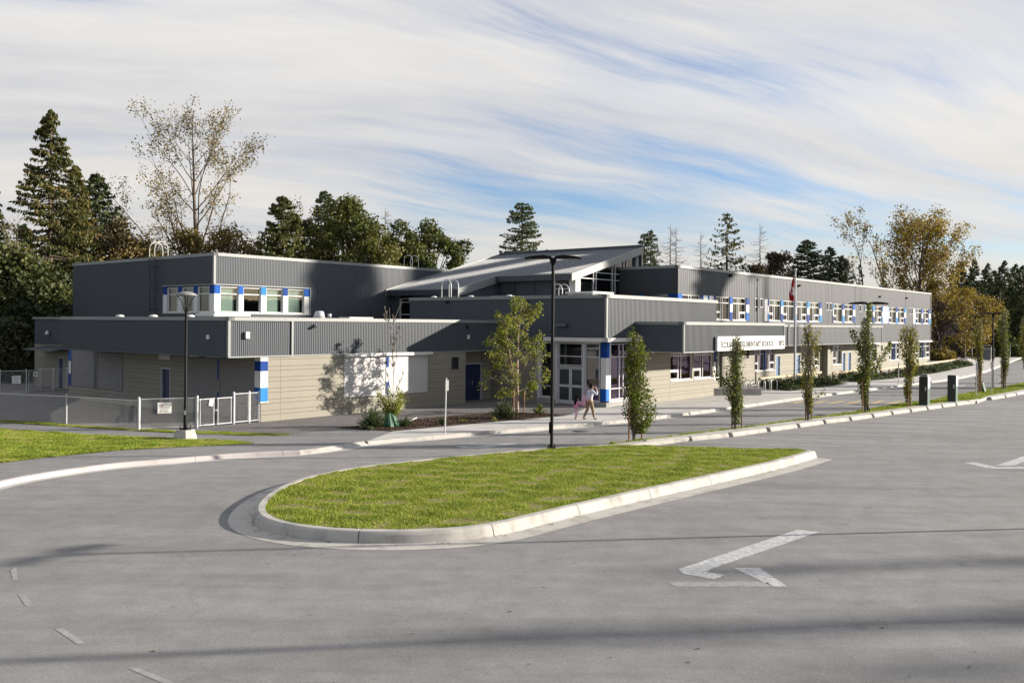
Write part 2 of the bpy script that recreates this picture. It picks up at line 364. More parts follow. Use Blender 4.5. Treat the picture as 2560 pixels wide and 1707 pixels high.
# foliage: dark, base, light tints
M['leaf_spruce'] = leafmat('leaf_spruce', [(0.0, (0.0307, 0.0413, 0.0138)), (0.5, (0.0819, 0.09, 0.023)), (0.8, (0.1536, 0.1225, 0.0322)), (1.0, (0.224, 0.1438, 0.046))], 0.25)
M['leaf_fir'] = leafmat('leaf_fir', [(0.0, (0.0282, 0.0475, 0.0218)), (0.6, (0.0666, 0.0938, 0.0345)), (1.0, (0.1344, 0.1525, 0.0517))], 0.25)
M['leaf_cedar'] = leafmat('leaf_cedar', [(0.0, (0.030, 0.042, 0.010)), (0.5, (0.085, 0.095, 0.020)), (1.0, (0.165, 0.150, 0.035))], 0.2)
M['leaf_maple'] = leafmat('leaf_maple', [(0.0, (0.0345, 0.0472, 0.0126)), (0.5, (0.0862, 0.1015, 0.0252)), (1.0, (0.1725, 0.1475, 0.0378))], 0.3)
M['leaf_gold'] = leafmat('leaf_gold', [(0.0, (0.110, 0.082, 0.028)), (0.5, (0.210, 0.160, 0.055)), (1.0, (0.360, 0.275, 0.110))], 0.35)
M['leaf_orange'] = leafmat('leaf_orange', [(0.0, (0.1176, 0.0806, 0.0184)), (0.5, (0.245, 0.1736, 0.0368)), (1.0, (0.392, 0.2856, 0.0633))], 0.35)
M['leaf_brown'] = leafmat('leaf_brown', [(0.0, (0.040, 0.028, 0.018)), (0.5, (0.070, 0.052, 0.030)), (1.0, (0.120, 0.098, 0.050))], 0.25)
M['leaf_dark'] = leafmat('leaf_dark', [(0.0, (0.0205, 0.03, 0.0103)), (0.6, (0.0563, 0.0675, 0.0184)), (1.0, (0.1344, 0.1313, 0.0322))], 0.25)
M['leaf_birch'] = leafmat('leaf_birch', [(0.0, (0.1045, 0.1344, 0.022)), (0.5, (0.2035, 0.2296, 0.036)), (1.0, (0.396, 0.3696, 0.08))], 0.4)
M['leaf_hornbeam'] = leafmat('leaf_hornbeam', [(0.0, (0.04, 0.0634, 0.0099)), (0.5, (0.1187, 0.1488, 0.0187)), (0.85, (0.2562, 0.2562, 0.0297)), (1.0, (0.375, 0.2684, 0.044))], 0.35)
M['leaf_hornbeam_gold'] = leafmat('leaf_hornbeam_gold', [(0.0, (0.0805, 0.0885, 0.0147)), (0.5, (0.184, 0.177, 0.0252)), (0.85, (0.3335, 0.2537, 0.0378)), (1.0, (0.46, 0.2596, 0.0473))], 0.35)
M['leaf_shrub'] = leafmat('leaf_shrub', [(0.0, (0.022, 0.040, 0.012)), (0.6, (0.060, 0.085, 0.022)), (1.0, (0.120, 0.140, 0.040))], 0.25)
M['blade'] = leafmat('blade', [(0.0, (0.110, 0.160, 0.018)), (0.45, (0.235, 0.300, 0.032)), (0.8, (0.370, 0.410, 0.060)), (1.0, (0.40, 0.33, 0.14))], 0.3)
# ------------------------------------------------------------------ the ground, roads, kerbs, lawns
R0 = -0.14                                  # road surface; the pavement and the school floor are at z = 0
def sheet(name, poly, z, m, kind='structure', label=None, cat=None):
    me = bpy.data.meshes.new(name)
    me.from_pydata([(p[0], p[1], z) for p in poly], [], [list(range(len(poly)))])
    me.materials.append(m); me.update()
    o = bpy.data.objects.new(name, me); COL.objects.link(o)
    return tag(o, label, cat, None, kind)
def smooth_line(pts, step=0.4):
    P = [Vector((p[0], p[1])) for p in pts]
    out = []
    for i in range(len(P) - 1):
        p0, p1, p2, p3 = P[max(i - 1, 0)], P[i], P[i + 1], P[min(i + 2, len(P) - 1)]
        n = max(1, int((p2 - p1).length / step))
        for k in range(n):
            t = k / n
            out.append(0.5 * ((2 * p1) + (p2 - p0) * t + (2 * p0 - 5 * p1 + 4 * p2 - p3) * t * t + (3 * p1 - p0 - 3 * p2 + p3) * t ** 3))
    out.append(P[-1]); return out
def relax(P, it=2):
    for _ in range(it):
        P = [P[0]] + [(P[i - 1] + P[i] * 2 + P[i + 1]) / 4 for i in range(1, len(P) - 1)] + [P[-1]]
    return P
def offset(P, d):
    out = []
    for i in range(len(P)):
        t = (P[min(i + 1, len(P) - 1)] - P[max(i - 1, 0)]).normalized()
        out.append(P[i] + Vector((-t.y, t.x)) * d)
    return out
def kerb(name, line, prof, m, joint=3.0, gap=0.014):
    """prof: list of (offset to the left of the line, z); line: road-side foot of the kerb"""
    mb = MB(); run = 0.0; seg = [line[0]]; chunks = []
    for a, b in zip(line, line[1:]):
        L = (b - a).length
        if run + L > joint:
            t = (joint - run) / L; c = a.lerp(b, t); d = (b - a).normalized()
            seg.append(c - d * gap / 2); chunks.append(seg); seg = [c + d * gap / 2, b]; run = L * (1 - t)
        else: seg.append(b); run += L
    chunks.append(seg)
    for ch in chunks:
        if len(ch) < 2: continue
        rows = [offset(ch, d) for d, z in prof]; n = len(ch)
        V = [(p.x, p.y, z) for r, (d, z) in zip(rows, prof) for p in r]
        for k in range(len(prof) - 1): mb.add(V[k * n:(k + 2) * n], [[i, i + 1, n + i + 1, n + i] for i in range(n - 1)], 0, True)
        for e in (0, n - 1): mb.add([(rows[k][e].x, rows[k][e].y, prof[k][1]) for k in range(len(prof))], [list(range(len(prof)))], 0)
    o = mb.build(name, m); tag(o, kind='structure'); return o

g = MB(); g.quad((-1500, -600, -0.30), (1500, -600, -0.30), (1500, 2400, -0.30), (-1500, 2400, -0.30))
tag(g.build('ground', M['forest_floor']), kind='structure')
sheet('parking_lot', [B2W(u, v) for u, v in ((-60, -70), (240, -70), (240, 34), (120, 25), (30, 29), (-60, 29))], R0, M['asphalt'])

KF = [(-140, 1260), (-60, 1235), (0, 1216.6), (86, 1198.8), (190, 1182.4), (297.6, 1168), (425.6, 1158.6), (512, 1150.2), (631, 1141.6), (700, 1139), (751, 1137), (825.8, 1127.5), (921, 1112), (1010, 1103.5), (1074, 1098.5), (1176, 1089.7), (1346, 1075.5), (1500, 1062.5), (1640, 1047.5), (1747, 1034), (1823.7, 1023.5), (1900, 1012.8), (1953.8, 1005.2), (2065.5, 990), (2139, 980.5), (2200, 973), (2253.8, 966.2), (2314.8, 958.5), (2360.7, 952.4), (2391, 948), (2438.8, 937.6), (2478.6, 924.5), (2513.8, 910.8), (2552, 895.5), (2580, 885)]
kf = [G(x, y, R0) for x, y in KF]
def sub(a, b): return relax(smooth_line(kf[a:b]), 3)
PROF = [(0.0, R0 - 0.02), (0.02, -0.03), (0.05, 0.0), (0.20, 0.006), (0.20, -0.1)]
PLOW = [(0.0, R0 - 0.02), (0.01, R0 + 0.025), (0.215, 0.004), (0.22, -0.1)]
kerb('kerb', sub(0, 11), PROF, M['kerb_pink'])
kerb('kerb', sub(10, 13), PLOW, M['kerb'])
kerb('kerb', sub(12, 23), PROF, M['kerb'])
kerb('kerb', sub(22, 24), PLOW, M['kerb'])
kerb('kerb', sub(23, len(kf)), PROF, M['kerb'])
pan = relax(smooth_line(kf), 3)
gp_ = MB(); o2 = offset(pan, -0.30); n = len(pan)
gp_.add([(p.x, p.y, R0 + 0.004) for p in offset(pan, 0.03)] + [(p.x, p.y, R0 + 0.004) for p in o2], [[i, i + 1, n + i + 1, n + i] for i in range(n - 1)])
tag(gp_.build('gutter', M['concrete']), kind='structure')

# pavement: everything behind the far kerb, at z = 0
back = offset(pan, 0.19)
sheet('pavement', [(p.x, p.y) for p in back] + [tuple(B2W(u, v)[:2]) for u, v in ((230, 40), (200, 60), (140, 60), (120, 75), (-30, 75), (-30, 40))], 0.0, M['asphalt_path'])
conc = [(p.x, p.y) for p in back if p.x > -4.6]
sheet('sidewalk', [tuple(G(925, 1100)[:2])] + conc + [tuple(B2W(u, v)[:2]) for u, v in ((185, 38), (146, 32), (127, 30.8), (119.2, 31.55), (63, 31.55), (55.4, 31.5), (55.4, 27.9), (42.8, 27.9), (42.8, 28.25))] + [tuple(G(*p)[:2]) for p in ((1462, 1021), (1450, 1027), (1414, 1039.3), (1210, 1057), (982, 1078))], 0.004, M['concrete'])
jm = MB()                                    # tooled joints across the sidewalk
for k in range(5, len(pan) - 12, 4):
    if pan[k].x < -4 or pan[k].y > 95: continue
    t = (pan[k + 1] - pan[k - 1]).normalized(); nn = Vector((-t.y, t.x))
    a, b = pan[k] + nn * 0.22, pan[k] + nn * 2.6
    jm.quad((a.x - t.x * .006, a.y - t.y * .006, .008), (a.x + t.x * .006, a.y + t.y * .006, .008), (b.x + t.x * .006, b.y + t.y * .006, .008), (b.x - t.x * .006, b.y - t.y * .006, .008))
tag(jm.build('sidewalk_joints', M['lowwall']), kind='structure')
sheet('forecourt', [tuple(G(*p)[:2]) for p in ((640, 1088), (735, 1085), (836, 1070.5), (982, 1078), (1210, 1057), (1414, 1039.3), (1450, 1027), (1462, 1021))] + [tuple(B2W(u, v)[:2]) for u, v in ((42.6, 29.5), (42.6, 37.2), (24.0, 37.2))] + [tuple(G(*p)[:2]) for p in ((622, 1058), (584, 1062), (500, 1071))], 0.004, M['asphalt_yard'])
sheet('schoolyard', [tuple(G(*p)[:2]) for p in ((-260, 1050), (165, 1061.5), (346, 1075.5), (490, 1070), (584, 1061), (640, 1055))] + [tuple(B2W(u, v)[:2]) for u, v in ((25.1, 37.3), (25.1, 54.8), (28.3, 54.8), (28.3, 68), (10, 76))], 0.003, M['asphalt_yard'])
sheet('mulch_bed', [tuple(G(*p)[:2]) for p in ((836, 1070), (982, 1077.8), (1210, 1056.5), (1414, 1039.3), (1380, 1037), (1261, 1030), (1150, 1038), (1040, 1047), (1023, 1055.6), (911, 1066.5))], 0.03, M['mulch'])
ed = MB(); a, b = G(1023, 1055), G(1041, 1046.5); ed.tube([a + Vector((0, 0, .04)), b + Vector((0, 0, .04))], 0.04, 6)
tag(ed.build('bed_edging', M['concrete']), kind='structure')
BEDS = []
for poly in ([(62.5, 25.9), (64.9, 26.0), (69, 25.8), (73.5, 25.8), (74.3, 27.4), (71.5, 29.4), (66, 29.5), (63.0, 28.0)],
             [(77.6, 28.2), (76.8, 26.1), (81, 25.8), (85.2, 25.4), (88.0, 27.6), (83.5, 28.9)],
             [(89.9, 27.9), (86.2, 25.5), (88.8, 25.1), (93.1, 25.2), (104.2, 25.9), (122.3, 27.4), (126.6, 29.6), (101.5, 28.0)]):
    BEDS.append(poly); sheet('planting_bed', [tuple(B2W(u, v)[:2]) for u, v in poly], 0.03, M['mulch'])

# lawn and grass strip on the left
LAWN1 = [tuple(G(*p)[:2]) for p in ((-200, 1180), (0, 1157.7), (104, 1145), (208, 1134.8), (297.6, 1126), (446, 1118), (560, 1113), (637, 1108.6), (600, 1103.5), (565, 1101), (446, 1096.7), (238, 1087), (104, 1079.7), (0, 1072), (-200, 1060))]
LAWN2 = [tuple(G(*p)[:2]) for p in ((-200, 1042), (0, 1056), (163.7, 1066), (327, 1076.5), (446, 1082.5), (620, 1088.5), (712, 1089), (725, 1086.5), (640, 1085), (520, 1079), (400, 1075.8), (345, 1074.6), (166.7, 1061.5), (0, 1051.8), (-200, 1039))]
sheet('lawn', LAWN1, 0.012, M['turf']); sheet('lawn', LAWN2, 0.012, M['turf'])

# the island in the lot
IZ = 0.10
isl_px = [(1545, 1111.5), (1383.7, 1121), (1230, 1134), (1093.6, 1147), (927, 1165), (837.6, 1179), (754, 1199), (688.8, 1233), (664, 1258), (662, 1284), (690, 1301), (748, 1313), (837.6, 1320), (986, 1325), (1105.5, 1321.7), (1209.6, 1311), (1380, 1271), (1560, 1231), (1742.8, 1192), (1925.7, 1152.5), (2023, 1126)]
inner = relax(smooth_line([G(x, y, IZ) for x, y in isl_px]), 4)
ISL = [(p.x, p.y) for p in inner] + [tuple(G(*p, IZ)[:2]) for p in ((1990, 1123), (1755, 1116.5), (1622, 1113.5))]
sheet('lawn', ISL, IZ - 0.01, M['turf'])
foot = offset(inner, -0.30)                 # the loop runs anticlockwise seen from above, so outward is on the right
kerb('kerb', foot, [(0.0, R0 - 0.02), (0.06, IZ - 0.06), (0.10, IZ - 0.005), (0.14, IZ + 0.012), (0.30, IZ + 0.012), (0.31, -0.05)], M['kerb'], joint=3.1, gap=0.025)
i0 = 0
pan2 = [p for p in foot if True]
g2 = MB(); oo = offset(pan2, -0.56); n = len(pan2)
for i in range(n - 1):
    g2.add([(pan2[i].x, pan2[i].y, R0 + .012), (pan2[i + 1].x, pan2[i + 1].y, R0 + .012), (oo[i + 1].x, oo[i + 1].y, R0 + .006), (oo[i].x, oo[i].y, R0 + .006)], ((0, 1, 2, 3),))
tag(g2.build('gutter', M['kerb']), kind='structure')
e = MB(); a, b = inner[-1], Vector(ISL[-1]); l2 = relax(smooth_line([inner[-1], Vector(ISL[len(inner)]), Vector(ISL[len(inner) + 1]), Vector(ISL[-1])]), 1)
kerb('kerb', offset(l2, -0.25), [(0.0, R0 - 0.02), (0.05, IZ - 0.03), (0.08, IZ), (0.25, IZ + .01), (0.26, -0.05)], M['kerb'])

# median between the lot and the drive
STOPS = [(1618.6, 1113), (1730.9, 1103), (1832.9, 1092.5), (1927.3, 1079.4), (2001.3, 1069.2), (2066, 1059.5), (2130.7, 1052), (2186.5, 1043.9), (2234.4, 1036.9), (2280.6, 1030.5), (2322, 1024.7), (2358.7, 1019.3), (2393.8, 1014.5), (2425.7, 1009.8), (2480, 1000), (2516.6, 993.8), (2543.7, 988.4), (2568, 983.5)]
sp = [G(x, y, R0) for x, y in STOPS]
front1 = [G(*p, 0) for p in ((1560, 1113.5), (1663, 1101), (1768, 1089), (1893, 1073), (1984.7, 1060), (2100, 1045.5), (2178.6, 1036), (2318.9, 1016), (2443, 1002.5))]
backk1 = [G(*p, 0) for p in ((1535.7, 1110.5), (1663, 1094), (1768, 1081), (1893, 1066), (1984.7, 1052.5), (2100, 1039.5), (2178.6, 1030.5), (2318.9, 1011), (2443, 998))]
front2 = [G(*p, 0) for p in ((2443, 1003), (2462, 995.5), (2510, 986.5), (2560, 977.5), (2600, 970))]
backk2 = [G(*p, 0) for p in ((2450, 999), (2466, 990.5), (2512, 982), (2560, 973), (2600, 965.5))]
def band(name, F_, B_, z0, z1, m):
    a, b = smooth_line(F_, .5), smooth_line(B_, .5); k = min(len(a), len(b))
    ra = [a[int(i * (len(a) - 1) / (k - 1))] for i in range(k)]; rb = [b[int(i * (len(b) - 1) / (k - 1))] for i in range(k)]
    mb = MB(); V = [(p.x, p.y, z0) for p in ra] + [(p.x, p.y, z1) for p in ra] + [(p.x, p.y, z1) for p in rb] + [(p.x, p.y, z0) for p in rb]
    mb.add(V, [[j * k + i, j * k + i + 1, (j + 1) * k + i + 1, (j + 1) * k + i] for j in range(3) for i in range(k - 1)])
    mb.add([V[0], V[k], V[2 * k], V[3 * k]], ((0, 1, 2, 3),)); mb.add([V[k - 1], V[2 * k - 1], V[3 * k - 1], V[4 * k - 1]], ((0, 1, 2, 3),))
    return tag(mb.build(name, m), kind='structure')
band('kerb', front1, backk1, R0 - .02, 0.02, M['kerb']); band('kerb', front2, backk2, R0 - .02, 0.02, M['kerb'])
verge_back = [G(*p, 0) for p in ((1520, 1109.5), (1663, 1091.5), (1768, 1078.5), (1893, 1063), (1984.7, 1049.5), (2079.7, 1037.5), (2173.8, 1022), (2287, 1004.5), (2339.6, 998.5), (2362, 992), (2446, 978), (2560, 957), (2600, 949))]
vf = [p for p in backk1] + [p for p in backk2]
VERGE = [(p.x, p.y) for p in smooth_line(verge_back)] + [(p.x, p.y) for p in reversed(vf)]
sheet('verge', VERGE, 0.008, M['turf'])
kerb('kerb', offset(smooth_line(verge_back), 0.16), [(0.0, 0.0), (-0.16, 0.0), (-0.17, -0.05)][::-1] + [(0.0, R0 - .02)], M['kerb'])

# painted markings
def mark(name, px, m, z=R0 + 0.004):
    o = sheet(name, [tuple(G(x, y, R0)[:2]) for x, y in px], z, m); return o
P8 = lambda L: [PX(x, y, 1560, 1080, 2.352) for x, y in L]
def arrow(parts):
    mb = MB()
    for q in parts:
        mb.add([tuple(G(x, y, R0)[:2]) + (R0 + .004,) for x, y in q], [list(range(len(q)))])
    tag(mb.build('road_arrow', M['paint_white']), kind='structure')
arrow([P8([(1020, 573), (1145, 587), (520, 800), (385, 783)]), P8([(385, 783), (520, 800), (480, 822), (430, 826), (345, 832), (320, 805)]), P8([(430, 826), (480, 822), (595, 838), (530, 865), (345, 832)]),
       P8([(640, 797), (795, 797), (962, 908), (880, 908)])])
mark('road_arrow', P8([(255, 882), (760, 878), (842, 884), (880, 908), (300, 908)]), M['paint_worn'])
arrow([P8([(2000, 178), (2065, 178), (2190, 206), (2400, 204), (2400, 212), (2200, 215), (2130, 210)]), P8([(2190, 195), (2352, 140), (2450, 118), (2450, 140), (2290, 196)])])
P6 = lambda L: [PX(x, y, 700, 940, 2.94) for x, y in L]
arrow([P6([(1280, 512), (1315, 512), (1430, 518), (1580, 520), (1570, 525), (1350, 525)]), P6([(1430, 516.5), (1640, 496), (1745, 494), (1730, 500), (1520, 518.5)])])
arrow([P6([(1800, 537), (1870, 535), (1895, 545), (1830, 550)])])
P0 = lambda L: [PX(x, y, 0, 1200, 2.352) for x, y in L]
for q in ([(320, 873), (375, 870), (505, 960), (455, 965)], [(750, 1105), (805, 1100), (1060, 1205), (985, 1205)]): mark('road_line', P0(q), M['paint_worn'])
for q in ([(105, 672), (150, 672), (195, 735), (150, 740)], [(60, 530), (95, 510), (105, 580), (75, 585)]): mark('road_line', P0(q), M['paint_worn'])
P2 = lambda L: [PX(x, y, 2200, 760, 6.533) for x, y in L]
mark('road_line', P2([(1230, 1343), (1360, 1325), (1415, 1328), (1330, 1345)]), M['paint_white'])
mark('road_line', P2([(1860, 1343), (2010, 1325), (2060, 1328), (1930, 1345)]), M['paint_white'])
P1 = lambda L: [PX(x, y, 1940, 820, 6.533) for x, y in L]
for q in ([(210, 1226), (400, 1190), (480, 1190), (340, 1226)], [(560, 1230), (760, 1190), (850, 1190), (680, 1230)], [(800, 1230), (1060, 1188), (1140, 1188), (940, 1230)], [(1120, 1230), (1350, 1188), (1440, 1188), (1250, 1230)], [(1500, 1228), (1700, 1186), (1790, 1186), (1640, 1230)], [(1750, 1235), (2030, 1190), (2110, 1190), (1880, 1235)]):
    mark('hump_marking', P1(q), M['paint_yellow'])
sm = MB(); dl = Vector((5.9, -1.15, 0))
for i in range(1, 14):
    a = sp[i] + Vector((-0.18, -0.02, 0)); t = dl.normalized(); s_ = Vector((-t.y, t.x, 0)) * 0.05
    b = a + t * 5.9
    sm.quad(*[(q.x, q.y, R0 + .004) for q in (a - s_, a + s_, b + s_, b - s_)])
tag(sm.build('stall_lines', M['paint_white']), kind='structure')
for px, py, r in ((1451, 1077.7, 0.36), (2057, 1036.5, 0.36), (1640, 1290, 0.0)):
    if not r: continue
    p = G(px, py, R0); mb = MB(); mb.lathe([(0.0, 0.006), (r - .03, 0.006), (r - .03, 0.003), (r, 0.003), (r + .02, 0.0)], 28)
    o = mb.build('manhole_cover', M['louvre']); o.location = (p.x, p.y, R0 + .002)
    tag(o, 'round iron manhole cover in the drive beside the walking pair' if px < 1600 else 'round iron manhole cover in the drive beyond the slim young tree', 'manhole cover')

# wheel stops
WS = []
prof = [(-0.15, 0.0), (0.15, 0.0), (0.15, 0.07), (0.08, 0.19), (-0.08, 0.19), (-0.15, 0.07)]
for i in range(len(sp) - 1):
    a, b = sp[i], sp[i + 1]; L = (b - a).length
    if L > 3.4: b = a.lerp(b, 2.45 / L); L = 2.45
    e2 = a.lerp(b, 0.90)
    d = (e2 - a); ln = d.length; t = d.normalized(); nn = Vector((-t.y, t.x, 0))
    mb = MB()
    P_ = [a + nn * (0.15 + q[0]) + Vector((0, 0, q[1])) for q in prof]; Q_ = [p + t * ln for p in P_]
    loc = a.copy()
    mb.add([p - loc for p in P_] + [p - loc for p in Q_], [list(range(6))[::-1], list(range(6, 12))] + [[k, (k + 1) % 6, 6 + (k + 1) % 6, 6 + k] for k in range(6)])
    o = mb.build('wheel_stop', M['kerb'], bevel=0.015); o.location = loc
    WS.append(o)
WL = ['wheel stop half hidden by the grass island, nearest of the row', 'second wheel stop of the row, dirt caught along its foot', 'third wheel stop of the row, behind it the slim tree with two dark stakes', 'fourth wheel stop of the row along the median kerb', 'fifth wheel stop, in front of the thin sparse tree', 'sixth wheel stop, just past the thin sparse tree', 'seventh wheel stop, left of the forked tree by the lamp post', 'eighth wheel stop, in front of the forked tree by the lamp post', 'ninth wheel stop, between the forked tree and the bushy orange tipped tree', 'tenth wheel stop, in front of the bushy orange tipped tree', 'wheel stop in front of the green kiosk with the grey cap', 'wheel stop between the two green kiosks', 'wheel stop in front of the flat topped green kiosk', 'last wheel stop before the break in the median kerb', 'first wheel stop after the break in the median kerb', 'second wheel stop after the break in the median kerb', 'third wheel stop after the break, at the edge of the photo']
for o, l in zip(WS, WL): tag(o, l, 'wheel stop', 'concrete wheel stops along the median')

# grass blades (one object per lawn)
def blades(name, poly, n, h, z, seed, wid=0.010, label=None, dry=0.5):
    rng = np.random.default_rng(seed); poly = np.array(poly); x0, y0 = poly.min(0); x1, y1 = poly.max(0)
    pts = np.empty((0, 2)); 
    while len(pts) < n:
        c = rng.uniform((x0, y0), (x1, y1), (n * 2, 2)); ins = np.zeros(len(c), bool); j = len(poly) - 1
        for i in range(len(poly)):
            xi, yi = poly[i]; xj, yj = poly[j]
            with np.errstate(divide='ignore', invalid='ignore'):
                ins ^= ((yi > c[:, 1]) != (yj > c[:, 1])) & (c[:, 0] < (xj - xi) * (c[:, 1] - yi) / (yj - yi) + xi)
            j = i
        pts = np.vstack([pts, c[ins]])
    p = pts[:n]
    # patches: sums of sines stand for uneven growth
    ph = rng.uniform(0, 6.28, (10, 3)); fr = rng.uniform(0.5, 5.0, 10); an = rng.uniform(0, 6.28, 10)
    f = sum(np.sin((p[:, 0] * np.cos(a) + p[:, 1] * np.sin(a)) * w * 1.5 + q[0] + 1.3 * np.sin(p[:, 0] * w * .7 + q[1])) for a, w, q in zip(an, fr, ph)) / 3.2
    keep = ~((f < -0.80) & (rng.random(n) < 0.72 * dry)); p, f = p[keep], f[keep]; n = len(p)
    hh = h * (0.78 + 0.42 * np.clip(f, -1.2, 1.4)) * rng.uniform(0.5, 1.35, n); hh = np.maximum(hh, .012)
    a = rng.uniform(0, 6.28, n); w = wid * rng.uniform(0.7, 1.4, n); lean = rng.normal(0, 0.5, (n, 2)) * hh[:, None]
    dx, dy = np.cos(a) * w, np.sin(a) * w
    V = np.empty((n, 3, 3)); V[:, 0] = np.stack([p[:, 0] - dx, p[:, 1] - dy, np.full(n, z)], 1); V[:, 1] = np.stack([p[:, 0] + dx, p[:, 1] + dy, np.full(n, z)], 1)
    V[:, 2] = np.stack([p[:, 0] + lean[:, 0], p[:, 1] + lean[:, 1], z + hh], 1)
    tint = np.clip(0.47 - 0.17 * np.clip(f, -1.5, 1.5) + rng.normal(0, 0.17, n), 0, 0.86); tint = np.where((rng.random(n) < 0.05 * dry * 2) | ((f < -0.72) & (rng.random(n) < 0.5)), 0.97, tint)
    o = np_mesh(name, V.reshape(-1, 3), np.arange(n * 3).reshape(-1, 3), [M['blade']], attr=tint)
    return tag(o, label, 'grass', None, 'stuff')
blades('grass', ISL, 230000, 0.052, IZ - .01, 3, 0.010, dry=0.9)
blades('grass', LAWN1, 120000, 0.055, 0.012, 4, 0.013, dry=0.2)
blades('grass', LAWN2, 26000, 0.06, 0.012, 5, 0.014, dry=0.2)
blades('grass', VERGE, 60000, 0.075, 0.008, 6, 0.018, dry=0.3)
# ------------------------------------------------------------------ the school (one building; local axes u along the front, v away from the road)
SCH = empty('school_building', (0, 0, 0), math.pi / 2 - YAW, 'long grey ribbed metal and beige school with blue and white window panels', 'school')
def FU(v0): return lambda a, d, z: (a, v0 - d, z)       # face looking at the road
def FV(u0): return lambda a, d, z: (u0 - d, a, z)       # face looking left
def cells(a0, a1, z0, z1, ops):
    xs = sorted({a0, a1} | {min(max(x, a0), a1) for o in ops for x in o[:2]})
    out = []
    for x0, x1 in zip(xs, xs[1:]):
        if x1 - x0 < 1e-4: continue
        xm = (x0 + x1) / 2; cut = sorted((max(o[2], z0), min(o[3], z1)) for o in ops if o[0] < xm < o[1] and o[3] > z0 and o[2] < z1)
        z = z0
        for c0, c1 in cut:
            if c0 - z > 1e-4: out.append((x0, x1, z, c0))
            z = max(z, c1)
        if z1 - z > 1e-4: out.append((x0, x1, z, z1))
    return out
def corrugated(mb, T, a0, a1, z0, z1, ops=(), pitch=0.2, dep=0.035, m=0):
    offs = [(0.0, 0.0), (0.42, 0.0), (0.52, 1.0), (0.90, 1.0)]
    for c in cells(a0, a1, z0, z1, ops):
        pts = []
        k = math.floor(c[0] / pitch) - 1
        raw = []
        while k * pitch < c[1] + pitch:
            raw += [((k + o) * pitch, d * dep) for o, d in offs]; k += 1
        def at(x):
            for (xa, da), (xb, db) in zip(raw, raw[1:]):
                if xa <= x <= xb: return da + (db - da) * (x - xa) / max(xb - xa, 1e-9)
            return 0.0
        pts = [(c[0], at(c[0]))] + [(x, d) for x, d in raw if c[0] + 1e-4 < x < c[1] - 1e-4] + [(c[1], at(c[1]))]
        n = len(pts)
        mb.add([T(x, d, c[2]) for x, d in pts] + [T(x, d, c[3]) for x, d in pts], [[i, i + 1, n + i + 1, n + i] for i in range(n - 1)], m)
        mb.add([T(c[0], d_, z_) for d_, z_ in ((-.03, c[2]), (dep, c[2]), (dep, c[3]), (-.03, c[3]))], ((0, 1, 2, 3),), m)
        mb.add([T(c[1], d_, z_) for d_, z_ in ((-.03, c[2]), (dep, c[2]), (dep, c[3]), (-.03, c[3]))], ((0, 1, 2, 3),), m)
def boards(mb, T, a0, a1, z0, z1, ops=(), rows=(0.32, 0.19), gap=0.016, th=0.022, vj=()):
    """horizontal plank siding: proud boards over a dark backing (material 1), openings left out"""
    for c in cells(a0, a1, z0, z1, ops):
        mb.add([T(x, 0.0, z) for x, z in ((c[0], c[2]), (c[1], c[2]), (c[1], c[3]), (c[0], c[3]))], ((0, 1, 2, 3),), 1)
    z, i = z0, 0
    while z < z1 - 1e-3:
        h = min(rows[i % len(rows)], z1 - z); zt = z + h - gap
        if zt > z:
            for c in cells(a0, a1, z, zt, ops):
                xs = [c[0]] + [x for x in vj if c[0] < x < c[1]] + [c[1]]
                for x0, x1 in zip(xs, xs[1:]):
                    e0 = 0.006 if x0 in vj else 0; e1 = 0.006 if x1 in vj else 0
                    mb.box(x0 + e0, x1 - e1, 0.001, th, c[2], c[3], 0, T)
        z += h; i += 1
def trim(mb, T, a0, a1, z0, z1, d0, d1, m=0): mb.box(a0, a1, d0, d1, z0, z1, m, T)
def part(name, mats, parent=None, label=None, bevel=0.0):
    mb = MB()
    def fin():
        o = mb.build(name, mats, SCH if parent is None else parent, bevel)
        if label: o['label'] = label
        return o
    return mb, fin
